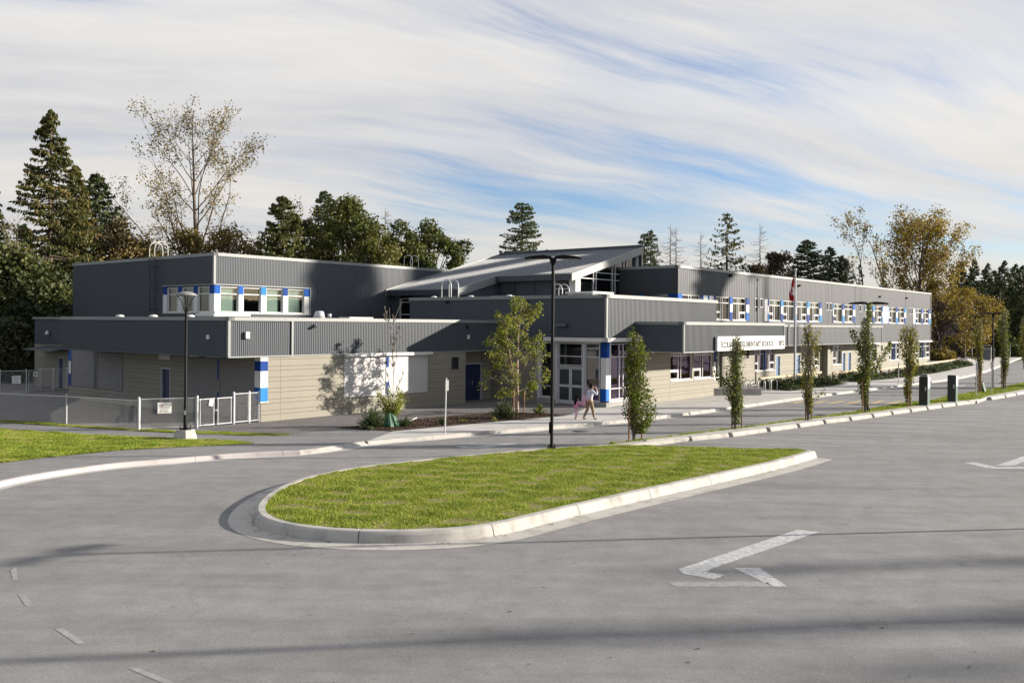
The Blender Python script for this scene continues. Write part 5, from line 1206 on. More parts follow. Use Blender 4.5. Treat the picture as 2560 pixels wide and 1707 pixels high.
p, h = top_at(963, 520, 108); bare_spire('snag_tree', p, h, 2.6, 43, 'thin ragged conifer snag between the maples', low=260, nb=90)
p, h = top_at(1010, 548, 100); bushy('maple_tree', p, h, 8, 44, 'leaf_maple', 'bark', 'dark maple right of the ragged snag', n=9000, size=.33, clumps=56, ragged=.8)
p, h = top_at(1078, 542, 102); bushy('maple_tree', p, h, 8.5, 45, 'leaf_maple', 'bark', 'round dark maple behind the right roof hoops', n=10000, size=.33, clumps=60, ragged=.8, tb=-.08)
p, h = top_at(1148, 592, 104); bushy('maple_tree', p, h, 6.5, 46, 'leaf_maple', 'bark', 'low maple at the right end of the dark maples', n=6000, size=.33, clumps=42, ragged=.85, tb=-.05)
p, h = top_at(1306, 508, 116); conifer('cedar_tree', p, h, 4.8, 47, 'leaf_fir', 'single cedar standing alone behind the sloping library roof', nb=360, per=28, size=.4, droop=.2, power=.42, hang=.6, tb=.15, wid=.4, gappy=.12)
# ---- behind the classroom wing
p, h = top_at(1612, 585, 130); conifer('fir_tree', p, h, 3.6, 51, 'leaf_fir', 'left one of the twin dark firs beside the peak of the library roof', nb=260, per=20, size=.38, power=.5, droop=.25, gappy=.1)
p, h = top_at(1628, 576, 126); conifer('fir_tree', p, h, 3.6, 52, 'leaf_fir', 'right one of the twin dark firs beside the peak of the library roof', nb=260, per=20, size=.38, power=.6, droop=.3, gappy=.12)
p, h = top_at(1676, 560, 132); bare_spire('larch_tree', p, h, 4.0, 53, 'taller leafless spire of the bare pair behind the classroom wing', low=90)
p, h = top_at(1690, 568, 134); bare_spire('larch_tree', p, h, 3.2, 54, 'thinner leafless spire of the bare pair behind the classroom wing', low=120)
p, h = top_at(1752, 580, 134); bare_spire('larch_tree', p, h, 3.6, 55, 'lone short leafless spire left of the open cedar')
p, h = top_at(1818, 532, 130); conifer('cedar_tree', p, h, 5.6, 56, 'leaf_cedar', 'tall open cedar with drooping see through branches', nb=210, per=17, size=.5, droop=.55, power=.55, hang=.75, gappy=.25, tb=-.1, upturn=.6, wid=.36)
p, h = top_at(1900, 558, 132); bare_spire('larch_tree', p, h, 4.6, 57, 'leafless spire standing over the dark copper maple')
p, h = top_at(1890, 655, 128); bushy('maple_tree', p, h, 6, 58, 'leaf_brown', 'bark', 'reddish brown maple lower left of the dark copper maple', n=5000, size=.34)
p, h = top_at(1945, 628, 130); bushy('maple_tree', p, h, 8.5, 59, 'leaf_brown', 'bark', 'dark copper leafed maple behind the flag pole', n=9000, size=.34, clumps=56, tb=-.15, ragged=.85)
p, h = top_at(2020, 600, 134); conifer('fir_tree', p, h, 6.0, 60, 'leaf_fir', 'broad dark fir right of the copper maple', nb=420, per=36, size=.42, power=.55, droop=.15, hang=.35, tb=-.05)
p, h = top_at(2076, 618, 138); conifer('fir_tree', p, h, 5.0, 61, 'leaf_fir', 'second fir right of the copper maple, spiky topped', nb=320, per=28, size=.4, power=.65, droop=.2)
p, h = top_at(2106, 640, 138); conifer('fir_tree', p, h, 4.6, 62, 'leaf_fir', 'third fir right of the copper maple, lowest of them', nb=300, per=28, size=.4, power=.65, droop=.2, tb=-.08)
p, h = top_at(2148, 662, 142); conifer('hemlock_tree', p, h, 3.0, 63, 'leaf_fir', 'little drooping hemlock alone above the classroom roof', nb=80, per=14, size=.42, droop=.6, gappy=.15, hang=.7)
# ---- the big autumn cottonwood past the end of the wing
p, h = top_at(2300, 516, 136); cottonwood(p, h, 71, 'leaf_orange', 'bark', 'large autumn cottonwood in orange leaf past the end of the school', 8.6, 6.5, .32, 14, sig=.5, base=.20, vox=.65, nch=8)
p, h = top_at(2192, 590, 140); decid('cottonwood_tree', p, h, .26, 72, 'leaf_gold', 'bark', 'slender yellow cottonwood left of the large autumn one', per=3.2, size=.32, nch=9, ratio=.36, ang=.5, sig=.45, start=.35)
p, h = top_at(2248, 560, 140); decid('cottonwood_tree', p, h, .26, 73, 'leaf_gold', 'bark', 'slender yellow cottonwood just left of the tall autumn crown', per=3.4, size=.32, nch=9, ratio=.34, ang=.5, sig=.45, start=.3)
p, h = top_at(2350, 690, 132); bushy('cottonwood_tree', p, h, 10, 74, 'leaf_orange', 'bark', 'orange leafed lower crown against the end of the school', n=6000, size=.27, tb=-.2, z0=.04, clumps=70, ragged=.62)
p, h = top_at(2410, 715, 138); bushy('cottonwood_tree', p, h, 11, 75, 'leaf_orange', 'bark', 'orange leafed spreading crown reaching over the roadside', n=4800, size=.27, tb=-.05, z0=.25, clumps=60, ragged=.6)
p, h = top_at(2345, 880, 128); bushy('shrub', p, h, 5, 76, 'leaf_orange', 'bark', 'russet bush at the foot of the school end wall', n=3000, size=.26, z0=.0, tb=-.25, clumps=24)
# ---- far forest on the right: six moulds, then copies
FAR = 'dark conifers of the far forest'
FL = 'dark pointed conifer in the far forest at the right'
moulds = [conifer('forest_conifer', (0, 0, 0), 27, 5.4, 80 + i, 'leaf_fir' if i % 2 else 'leaf_dark', FL, nb=240, per=24, size=.62, droop=.25, power=.7, hang=.45, group=FAR, wid=.42, tb=-.1) for i in range(4)]
rngf = np.random.default_rng(5)
spots = [(2404, 655, 176), (2436, 648, 184), (2462, 672, 172), (2486, 676, 180), (2512, 652, 176), (2532, 668, 184), (2556, 664, 172), (2582, 650, 180), (2380, 690, 190), (2420, 700, 166), (2448, 705, 162), (2476, 712, 165), (2500, 705, 160), (2528, 715, 163), (2552, 722, 158), (2580, 700, 164), (2370, 735, 170), (2610, 660, 170), (2640, 690, 165),
         (2396, 662, 206), (2428, 668, 212), (2470, 658, 214), (2500, 668, 208), (2540, 660, 215), (2570, 668, 210), (2400, 760, 152), (2560, 760, 150), (2590, 740, 152), (2255, 690, 190), (2290, 700, 195), (2330, 690, 196), (2210, 700, 200), (2620, 720, 155)]
for i, (px, py, Y) in enumerate(spots):
    q = AT(px, py, Y); o = moulds[i % 4] if i < 4 else copy_tree(moulds[i % 4]); s = q.z / 27.0
    o.location = (q.x, Y, 0); o.scale = (max(s, .75), max(s, .75), s); o.rotation_euler = (0, 0, rngf.uniform(0, 6.28))
LG = 'dark conifers behind the spruces'
LLb = 'dark conifer in the shade behind the tall left spruces'
for i, (px, py, Y) in enumerate([(-10, 600, 112), (60, 560, 116), (150, 560, 118), (300, 640, 124), (440, 660, 126), (620, 640, 126), (760, 600, 124), (900, 590, 128), (1040, 600, 128)]):
    q = AT(px, py, Y); o = copy_tree(moulds[i % 4]); s = q.z / 27.0; o.location = (q.x, Y, 0); o.scale = (max(s, .9), max(s, .9), s); o['label'] = LLb if i < 4 else 'dark conifer seen through gaps in the trees behind the gym'; o['group'] = LG if i < 4 else 'dark conifers behind the maples'
p, h = top_at(2470, 800, 146); bushy('cedar_tree', p, h, 6, 91, 'leaf_cedar', 'bark', 'sunlit green cedar behind the far lamp post', n=5500, size=.34, tb=-.15)
p, h = top_at(2440, 790, 148); bushy('cedar_tree', p, h, 5, 92, 'leaf_shrub', 'bark', 'dull green tree left of the far lamp post', n=4500, size=.34, tb=-.2)
p, h = top_at(2500, 830, 145); bushy('cedar_tree', p, h, 5, 93, 'leaf_cedar', 'bark', 'dull green tree right of the far lamp post', n=4500, size=.34, tb=-.25)
p, h = top_at(2545, 850, 150); bushy('shrub', p, h, 12, 94, 'leaf_dark', 'bark', 'dark hedge like thicket at the end of the drive', n=5000, size=.4, z0=.0)
p, h = top_at(2410, 850, 150); bushy('shrub', p, h, 12, 95, 'leaf_dark', 'bark', 'dark thicket around the shadowed house', n=4500, size=.4, z0=.0)
# ---- birch sapling with a white stem at the far left
p = G(28, 930); decid('birch_tree', tuple(p), 11.5, .12, 101, 'leaf_shrub', 'bark_pale', 'slim pale stemmed tree leaning beside the far fence gate', maxlev=2, per=.5, size=.24, ang=.5, nch=7, ratio=.42, sig=.3, lean=(.16, 0), start=.4, wob=.05)
# ---- birch in the mulch bed
p = G(1293, 1032)
def birch(p, h, seed, label):
    rng = np.random.default_rng(seed); o = tree_root('birch_tree', p, label, 'tree'); segs, tips = [], []
    def tr(pts, r0, r1):
        for i in range(len(pts) - 1): segs.append((V3(*pts[i]), V3(*pts[i + 1]), r0 + (r1 - r0) * i / len(pts), r0 + (r1 - r0) * (i + 1) / len(pts)))
    main = [(0, 0, 0), (.02, 0, .8), (-.02, 0, 1.8), (.0, .02, 3.0), (.03, 0, 4.2), (.12, 0, 5.2), (.2, 0, h)]; tr(main, .075, .015)
    tr([(-.03, 0, .05), (-.12, .05, 1.2), (-.3, .05, 2.4), (-.55, .1, 3.8), (-.72, .1, h * .86)], .045, .012)
    zs = np.linspace(.6, h * .93, 30)
    for i, z in enumerate(zs):
        x = np.interp(z, [m[2] for m in main], [m[0] for m in main]); az = i * 2.4 + rng.uniform(-.5, .5); t = z / h
        L = 1.95 * (1 - t) ** .55 * (0.55 if z < 1.0 else 1.0) * rng.uniform(.7, 1.15) + .2; e = rng.uniform(.9, 1.3) * (1 if z > 1.5 else 1.6)
        grow(rng, V3(x, 0, z), unit(V3(math.cos(az) * e, math.sin(az) * e, .75)), L, .022, 1, segs, tips, 3, .5, .7, 5, .03, .13, .6, .15)
    for i in range(10):
        z = 1.0 + i * .42; f = z / (h * .86); b = V3(-.75 * f, .1 * f, z); az = rng.uniform(1.6, 4.6)
        grow(rng, b, unit(V3(math.cos(az), math.sin(az), .9)), 1.2 * (1 - f * .7), .016, 1, segs, tips, 3, .5, .7, 5, .03, .13, .6, .15)
    nt_ = 10; tubes('trunk', segs[:nt_], 'bark_birch', o, 8); tubes('limbs', segs[nt_:], 'bark_grey', o)
    C = leafy(rng, tips, 1.2, .085); n = len(C); cards('crown', C, .11 * rng.uniform(.7, 1.3, n), .082 * rng.uniform(.7, 1.3, n), .52 + .1 * np.sin(C[:, 2] * 3) + rng.normal(0, .2, n), 'leaf_birch', rng, o)
birch(tuple(p), 5.75, 111, 'young birch with two pale pink stems in the mulch bed')
# ---- bare sapling with leafy foot
p = G(978, 1066); 
rng = np.random.default_rng(121); o = tree_root('young_tree', tuple(p), 'nearly bare sapling, leafy only at its foot, in front of the white shutters', 'tree'); segs, tips = [], []
grow(rng, V3(.05, 0, .3), V3(.02, 0, 1), 5.0, .020, 0, segs, tips, 2, .30, .45, 8, .1, .03, .30, .12)
segs.append((V3(0, 0, 0), V3(.05, 0, .35), .04, .034))
for i in range(26):
    az = rng.uniform(0, 6.28); e = rng.uniform(.4, 1.0); segs.append((V3(0, 0, .3), V3(math.cos(az) * e * .75, math.sin(az) * e * .75, .5 + rng.uniform(.2, 1.3)), .012, .005))
tubes('trunk', segs, 'bark_grey', o)
C = np.vstack([s[0] + (s[1] - s[0]) * rng.uniform(.25, 1.05, (48, 1)) + rng.normal(0, .07, (48, 3)) for s in segs[-26:]]); n = len(C)
cards('crown', C, .095, .07, .5 + rng.normal(0, .2, n), 'leaf_birch', rng, o)
tp = np.vstack([t[0] + rng.normal(0, .1, (1, 3)) for t in tips if t[0][2] > 3.6][:70]); cards('upper_leaves', tp, .05, .035, rng.uniform(.2, .6, len(tp)), 'leaf_brown', rng, o)
# ---- columnar street trees
def columnar(p, h, w, seed, leaf, label, n, gold=0, prof=None, z0=.12, size=.085, stems=6, forks=(), lean=0.0):
    rng = np.random.default_rng(seed); o = tree_root('hornbeam_tree', p, label, 'tree', 'columnar young trees on the median'); segs = []
    prof = prof or [(0, .35), (.2, .75), (.45, 1.0), (.7, .8), (.9, .5), (1, .15)]
    zt = rng.uniform(z0, 1, n * 2); lim = np.interp(zt, [a for a, b in prof], [b for a, b in prof]) * w / 2
    keep = rng.random(n * 2) < (lim / (w / 2)) * .9 + .1; zt, lim = zt[keep][:n], lim[keep][:n]; m = len(zt)
    tw = 140; ti = rng.integers(0, tw, m); ta = rng.uniform(0, 6.28, tw); tz = rng.uniform(z0, 1, tw)
    # leaves sit on many upright twigs, so gaps stay between them
    az = ta[ti] + rng.normal(0, .25, m); zt = tz[ti] * .94 + rng.uniform(-.11, .09, m); zt = np.where(zt > .99, .99 - np.abs(rng.normal(0, .10, m)), np.maximum(zt, z0 * .8)); lim = np.interp(zt, [a for a, b in prof], [b for a, b in prof]) * w / 2
    rr = lim * np.clip(.55 + (zt - tz[ti]) * 2.2 + rng.normal(.22, .2, m), .02, 1.2)
    C = np.stack([np.cos(az) * rr + .07 * np.sin(zt * 9 + seed) + lean * (1 - zt), np.sin(az) * rr + .05 * np.cos(zt * 7), zt * h], 1)
    for i in range(tw):
        l = float(np.interp(tz[i], [a for a, b in prof], [b for a, b in prof])) * w / 2
        a = V3(0, 0, max(tz[i] - .16, .03) * h); b = V3(math.cos(ta[i]) * l * .8, math.sin(ta[i]) * l * .8, min(tz[i] + .1, 1) * h); segs.append((a, b, .010, .004))
    for i in range(stems):
        a = i * 6.28 / stems; top = V3(math.cos(a) * w * .16, math.sin(a) * w * .16, h * rng.uniform(.7, .98)); md = V3(math.cos(a) * w * .10, math.sin(a) * w * .10, h * .25); segs += [(V3(math.cos(a) * .03, math.sin(a) * .03, 0), md, .028, .022), (md, top, .022, .008)]
    ex = []
    for (dx, dz0, dz1, k) in forks:
        a, b = V3(0, 0, h * dz0), V3(dx, 0, h * dz1); segs.append((a, b, .016, .006)); ex.append(a + (b - a) * rng.uniform(.3, 1.05, (k, 1)) + rng.normal(0, .10, (k, 3)))
    if ex: C = np.vstack([C] + ex)
    tubes('trunk', segs, 'bark_grey', o); n_ = len(C); sd = C[:, 0] * .18 / w
    cards('crown', C, size * rng.uniform(.7, 1.35, n_), size * .68 * rng.uniform(.7, 1.3, n_), .40 + gold * np.clip(C[:, 2] / h - .55, 0, 1) + rng.normal(0, .18, n_), leaf, rng, o)
    return o
HB = [((1585, 1102), 4.25, 1.45, 131, 'leaf_hornbeam', 'densest green columnar tree, nearest on the median by the island', 4700, [(0, .35), (.10, .55), (.22, .95), (.40, 1), (.55, .80), (.72, .72), (.86, .70), (.94, .5), (1, .18)], .10, ((.42, .62, .82, 120), (-.12, .8, 1.03, 130))),
      ((1838, 1073), 4.2, 1.0, 132, 'leaf_hornbeam', 'slim columnar tree in front of the school sign, one long side twig', 2000, [(0, .3), (.2, .6), (.4, .8), (.6, 1), (.85, .8), (1, .5)], .08, ((-.95, .40, .60, 160), (-.5, .22, .45, 90))),
      ((2020, 1052), 4.75, 1.25, 133, 'leaf_hornbeam_gold', 'thin see through columnar tree in front of the flag pole', 1500, [(0, .2), (.2, .4), (.4, .6), (.6, 1), (.8, .9), (1, .3)], .10, ((.5, .7, .92, 110), (.7, .18, .3, 50))),
      ((2163, 1031), 5.1, 1.35, 134, 'leaf_hornbeam', 'forked columnar tree in front of the lamp post with wide arms', 2200, [(0, .2), (.2, .4), (.45, .8), (.7, 1), (.85, .5), (1, .2)], .10, ((1.25, .28, .70, 330), (-.7, .5, .85, 260), (.2, .7, 1.12, 170))),
      ((2272, 1017), 4.75, 1.5, 135, 'leaf_hornbeam_gold', 'bushy orange tipped columnar tree left of the first kiosk', 2200, [(0, .15), (.2, .35), (.5, .6), (.72, 1), (.9, .85), (1, .35)], .08, ()),
      ((2447, 981), 5.3, 1.0, 136, 'leaf_hornbeam_gold', 'golden topped columnar tree with a green water bag at its foot', 1600, [(0, .2), (.25, .5), (.5, .45), (.75, 1), (1, .3)], .08, ((-.75, .46, .50, 120),)),
      ((2509, 974), 6.0, 1.25, 137, 'leaf_hornbeam', 'dark columnar tree right of the far lamp post', 1900, [(0, .3), (.3, .5), (.6, .8), (.85, 1), (1, .4)], .1, ()),
      ((2566, 963), 5.6, 1.5, 138, 'leaf_hornbeam_gold', 'columnar tree cut by the right edge of the photo', 1700, [(0, .2), (.3, .5), (.6, .9), (.85, 1), (1, .4)], .15, ())]
for q, h, w, sd, lf, lb, n, pr, z0, fk in HB:
    columnar(tuple(G(*q)), h, w * .84, sd, lf, lb, n, .5 if 'gold' in lf else .15, pr, z0, .10 if q[0] < 2100 else .12, 6, fk, .22 if sd == 131 else 0.0)
# ---- low shrubs
def shrub(px, py, w, h, seed, leaf, label, n=500, size=.07, spiky=0, z=0.0, group=None, pos=None):
    rng = np.random.default_rng(seed); p = pos if pos is not None else tuple(G(px, py, z)); o = tree_root('shrub', p, label, 'shrub', group); segs = []; k = 34; C = []; A = []
    for i in range(k):
        az = rng.uniform(0, 6.28); e = rng.uniform(.1, 1); tip = V3(math.cos(az) * e * w / 2, math.sin(az) * e * w / 2, h * (1.05 - .7 * e * e) * rng.uniform(.7, 1.1)); segs.append((V3(0, 0, 0), tip, .012, .004))
        t = rng.uniform(.25, 1.05, (n // k, 1)); C.append(tip * t + rng.normal(0, .06, (n // k, 3)) * (w * .7)); A.append(np.tile(unit(tip), (n // k, 1)))
    C = np.vstack(C); C[:, 2] = np.maximum(C[:, 2], .02); tubes('stem', segs, 'bark_grey', o, 4)
    cards('foliage', C, size * (2.2 if spiky else 1) * rng.uniform(.7, 1.3, len(C)), size * (.35 if spiky else .7), .42 + rng.normal(0, .2, len(C)), leaf, rng, o, np.vstack(A) if spiky else None, .35)
shrub(933, 1073, 1.5, .75, 141, 'leaf_shrub', 'spiky green shrub left of the green bag in the mulch bed', 1500, .08, 1)
shrub(1008, 1067, 1.0, .35, 142, 'leaf_shrub', 'low green ground shrub right of the green bag', 700, .07, 1)
shrub(1262, 1047, 1.5, .75, 143, 'leaf_shrub', 'rounded dark shrub left of the young birch', 1500, .08, 1)
shrub(1347, 1036, .8, .55, 144, 'leaf_birch', 'small bright green shrub right of the young birch', 420, .08)
shrub(1236, 1054, .4, .2, 145, 'leaf_birch', 'tiny green plant in the mulch below the dark rounded shrub', 160, .06)
shrub(1106, 1064, .7, .35, 146, 'leaf_shrub', 'small grassy plant behind the edge on sign post', 400, .07, 1)
shrub(1157, 1057, .5, .16, 147, 'leaf_birch', 'tiny flat plant between the sign post and the birch', 160, .06)
SG = 'shrubs in the planting beds along the timber rails'
SL = ('low dark green shrub in the bed around the flag pole', 'low dark green shrub in the small bed before the paired blue doors', 'low dark green shrub in the long bed along the far timber rail')
rs = np.random.default_rng(150); sproto = {}
for bi, poly in enumerate(BEDS):
    us_ = np.array(poly); cnt = (16, 12, 44)[bi]; k = 0
    while k < cnt:
        u, v = rs.uniform(us_[:, 0].min(), us_[:, 0].max()), rs.uniform(us_[:, 1].min(), us_[:, 1].max())
        ins = False; j = len(poly) - 1
        for i in range(len(poly)):
            if (poly[i][1] > v) != (poly[j][1] > v) and u < (poly[j][0] - poly[i][0]) * (v - poly[i][1]) / (poly[j][1] - poly[i][1]) + poly[i][0]: ins = not ins
            j = i
        if not ins: continue
        P_ = B2W(u, v, .03); key = (k % 3)
        if key not in sproto:
            shrub(0, 0, 1.3, .6, 160 + key, 'leaf_shrub' if key else 'leaf_dark', SL[bi], 700, .09, 1 if key == 1 else 0, 0, SG, tuple(P_)); sproto[key] = [o for o in COL.objects if o.name.startswith('shrub') and o.parent is None][-1]
            sproto[key]['label'] = SL[bi]
            src = [o for o in COL.objects if o.parent is None and o.get('group') == SG][-1]; sproto[key] = src; o = src
        else: o = copy_tree(sproto[key])
        o.location = P_; s = rs.uniform(.6, 1.15); o.scale = (s * 1.2, s * 1.2, s); o.rotation_euler = (0, 0, rs.uniform(0, 6.28)); o['label'] = SL[bi]; o['group'] = SG; k += 1
# ground cover between them
def cover(name, poly, n, seed, z, label):
    rng = np.random.default_rng(seed); us_ = np.array(poly); C = []
    while len(C) < n:
        u, v = rng.uniform(us_[:, 0].min(), us_[:, 0].max()), rng.uniform(us_[:, 1].min(), us_[:, 1].max()); ins = False; j = len(poly) - 1
        for i in range(len(poly)):
            if (poly[i][1] > v) != (poly[j][1] > v) and u < (poly[j][0] - poly[i][0]) * (v - poly[i][1]) / (poly[j][1] - poly[i][1]) + poly[i][0]: ins = not ins
            j = i
        if ins: q = B2W(u, v); C.append((q.x, q.y, z + rng.uniform(0, .22)))
    o = cards(name, C, .16, .08, .4 + rng.normal(0, .2, n), 'leaf_shrub', rng, None); tag(o, label, 'ground cover', None, 'stuff')
for i, (poly, n) in enumerate(zip(BEDS, (2600, 1800, 7000))): cover('ground_cover', poly, n, 170 + i, .03, 'green ground cover in the planting bed')
# mulch chips give the bed its broken surface
rng = np.random.default_rng(180); pa, pb_ = [np.array([tuple(G(*q)[:2]) for q in L]) for L in ([(850, 1070), (982, 1077), (1210, 1055.5), (1400, 1039)], [(915, 1068), (1040, 1050), (1261, 1032), (1376, 1037)])]
t = rng.uniform(0, 3, 9000); i = t.astype(int); fr = (t - i)[:, None]; w = rng.uniform(0, 1, (9000, 1)); A_ = pa[i] * (1 - fr) + pa[i + 1] * fr; B_ = pb_[i] * (1 - fr) + pb_[i + 1] * fr
xy = A_ * w + B_ * (1 - w); C = np.column_stack([xy, rng.uniform(.03, .07, 9000)])
M['chip'] = leafmat('chip', [(0, (.022, .013, .009)), (.6, (.07, .04, .025)), (1, (.16, .10, .065))], .0, .9)
tag(cards('mulch', C, .07, .035, rng.uniform(0, 1, 9000), 'chip', rng, None), 'dark bark mulch in the bed before the low wing', 'mulch', None, 'stuff')
# ---- trees beyond the photo's right edge: they throw the long soft shadows
ta = math.tan(SUN_AZ)
for i, (x, y, h, w, n) in enumerate(((112, 14.3, 32, 2.6, 1000), (104, 17.6, 29, 1.4, 500), (120, 12.2, 34, 2.2, 900), (98, 10.9, 30, 1.4, 600))):
    bushy('roadside_tree', (x, y + (x - 4) * ta, R0), h, w, 200 + i, 'leaf_maple', 'bark', 'slender roadside tree standing beyond the right edge of the photo', n=n, size=.6, clumps=40, z0=.35, group='roadside trees beyond the right edge', dep=w * .8)
du, dv = math.cos(math.pi / 2 - YAW - SUN_AZ), -math.sin(math.pi / 2 - YAW - SUN_AZ)
for i, (k, u, v, h) in enumerate(((80, 61.5, 31.6, 41), (92, 63.0, 31.6, 45), (110, 71.0, 31.6, 50))):
    q = B2W(u + du * k, v + dv * k); conifer('fir_tree', (q.x, q.y, R0), h, 4.2, 210 + i, 'leaf_fir', 'very tall fir with a bare lower trunk beyond the right edge of the photo', nb=230, per=30, size=.8, z0=.72 if i < 2 else .79, power=.45, group='very tall firs beyond the right edge')

# a few fallen leaves in the gutters and on the tarmac
rng = np.random.default_rng(300); C = []
for i in range(230):
    p = foot[rng.integers(0, len(foot))]; C.append((p.x + rng.normal(0, .12), p.y - abs(rng.normal(.12, .16)), R0 + .02))
for i in range(170): C.append((rng.uniform(-9, 14), rng.uniform(11, 33), R0 + .008))
C = np.array(C); n = len(C); a = rng.uniform(0, 6.283, n); L = .05 * rng.uniform(.5, 1.4, n)
V = np.stack([C + np.stack([np.cos(a + k) * L * w, np.sin(a + k) * L * w, np.full(n, .004 * (i % 2))], 1) for i, (k, w) in enumerate(((0, .6), (1.57, .35), (3.14, .6), (4.71, .35)))], 1)
tag(np_mesh('fallen_leaves', V.reshape(-1, 3), np.arange(4 * n).reshape(-1, 4), [M['leaf_brown']], None, attr=rng.uniform(.2, 1, n)), 'brown fallen leaves strewn on the tarmac and gutters', 'leaves', None, 'stuff')
# ------------------------------------------------------------------ street furniture, fences, signs
def thing(name, p, label, cat, rz=0.0, group=None): return empty(name, tuple(p), rz, label, cat, group)
# ---- post top lamp on the left path
p = G(463, 1096.5); L = thing('lamp_post', p, 'black lamp post with a dish head, on a pale concrete block by the path', 'lamp post')
mb = MB()
for i, (r0, z0, r1, z1) in enumerate(((.46, -.1, .42, .12), (.42, .12, .34, .36))):
    for k in range(8):
        a, b = 2 * math.pi * (k + .5) / 8, 2 * math.pi * (k + 1.5) / 8
        mb.quad((r0 * math.cos(a), r0 * math.sin(a), z0), (r0 * math.cos(b), r0 * math.sin(b), z0), (r1 * math.cos(b), r1 * math.sin(b), z1), (r1 * math.cos(a), r1 * math.sin(a), z1))
mb.add([(.34 * math.cos(2 * math.pi * (k + .5) / 8), .34 * math.sin(2 * math.pi * (k + .5) / 8), .36) for k in range(8)], [list(range(8))])
mb.build('concrete_base', M['kerb'], L)
mb = MB(); mb.tube([(0, 0, .36), (0, 0, 1.3), (0, 0, 1.32), (0, 0, 5.0)], [.075, .072, .062, .05], 12); mb.lathe([(.18, .36), (.18, .40), (.09, .42)], 12)
for k in range(4): a = k * math.pi / 2 + .6; mb.tube([(.2 * math.cos(a), .2 * math.sin(a), .36), (.2 * math.cos(a), .2 * math.sin(a), .52)], .022, 6)
mb.build('pole', M['black'], L)
mb = MB(); mb.box(-.03, .03, -.085, -.05, .95, 1.12); mb.build('access_cover', M['galv'], L)
for k in range(4):
    a = k * math.pi / 2 + .55; mb = MB(); mb.tube([(.03 * math.cos(a), .03 * math.sin(a), 4.95), (.10 * math.cos(a), .10 * math.sin(a), 5.15), (.20 * math.cos(a), .20 * math.sin(a), 5.42), (.33 * math.cos(a), .33 * math.sin(a), 5.60)], [.028, .022, .018, .016], 6); mb.build('arm', M['black'], L)
mb = MB(); mb.lathe([(.0, 5.78), (.16, 5.765), (.30, 5.72), (.39, 5.655), (.40, 5.63), (.34, 5.60), (0, 5.60)], 24); mb.build('lamp_head', M['metal_cap'], L)
mb = MB(); mb.lathe([(.0, 5.57), (.14, 5.575), (.24, 5.598)], 20); mb.build('lens', M['lens'], L)
# ---- double headed lot lamps
def lot_lamp(p, h, label, rz=0.0, up=0.0):
    L = thing('lamp_post', p, label, 'lamp post', rz, 'double headed lamp posts along the drive')
    mb = MB(); mb.tube([(0, 0, 0), (0, 0, h - .12)], .060, 14); mb.lathe([(.17, 0), (.17, .035), (.07, .05)], 12); mb.build('pole', M['black'], L)
    mb = MB()
    for k in range(4): a = k * math.pi / 2 + .7; mb.tube([(.14 * math.cos(a), .14 * math.sin(a), 0), (.14 * math.cos(a), .14 * math.sin(a), .14)], .018, 6)
    mb.build('anchor_bolt', M['black'], L)
    mb = MB(); mb.lathe([(.06, h - .34), (.075, h - .30), (.13, h - .14), (.14, h - .06), (0, h - .05)], 8, smooth=False); mb.build('pole_cap', M['black'], L)
    for s in (-1, 1):
        mb = MB(); y = .17; z = h - .05
        top = [(s * .06, -.07, z + .04), (s * .06, .07, z + .04), (s * .35, y, z + .075), (s * .75, y, z + .05), (s * 1.02, y * .85, z), (s * 1.02, -y * .85, z), (s * .75, -y, z + .05), (s * .35, -y, z + .075)]
        bot = [(a, b, c - (.07 if abs(a) > .9 else .10)) for a, b, c in top]
        mb.add(top + bot, [list(range(8)), list(range(8, 16))[::-1]] + [[i, (i + 1) % 8, 8 + (i + 1) % 8, 8 + i] for i in range(8)]); hd = mb.build('lamp_head', M['black'], L, bevel=.012)
        mb = MB(); mb.box(min(s * .45, s * .98), max(s * .45, s * .98), -.12, .12, z - .066, z - .058); mb.build('lens', M['lens'], hd)
    if up: mb = MB(); mb.box(-.10, -.05, -.06, .06, .55, .95); mb.build('access_cover', M['black'], L)
    return L
p = G(1379, 1120.5, IZ); lot_lamp(p, 6.98, 'tall black double headed lamp post standing at the back edge of the grass island', D2R(-8), 1)
p = G(2169, 1027.5); lot_lamp(p, 5.95, 'black double headed lamp post behind the forked columnar tree', D2R(-6))
p = G(2481.6, 971.5); lot_lamp(p, 5.75, 'farthest black double headed lamp post, right of the golden topped tree', D2R(-4))
lot_lamp(Vector((16.8, 22.2, R0)), 7.2, 'black double headed lamp post beyond the right edge, seen only by its shadow', D2R(60))
for x, y, h in ((27, 14.2, 9.5), (31, 18.2, 11)): 
    P_ = thing('utility_pole', (x, y, R0), 'wooden pole beyond the right edge, seen only by its shadow', 'pole', 0, 'poles beyond the right edge'); mb = MB(); mb.tube([(0, 0, 0), (0, 0, h)], [.13, .09], 8); mb.build('pole', M['bark'], P_)
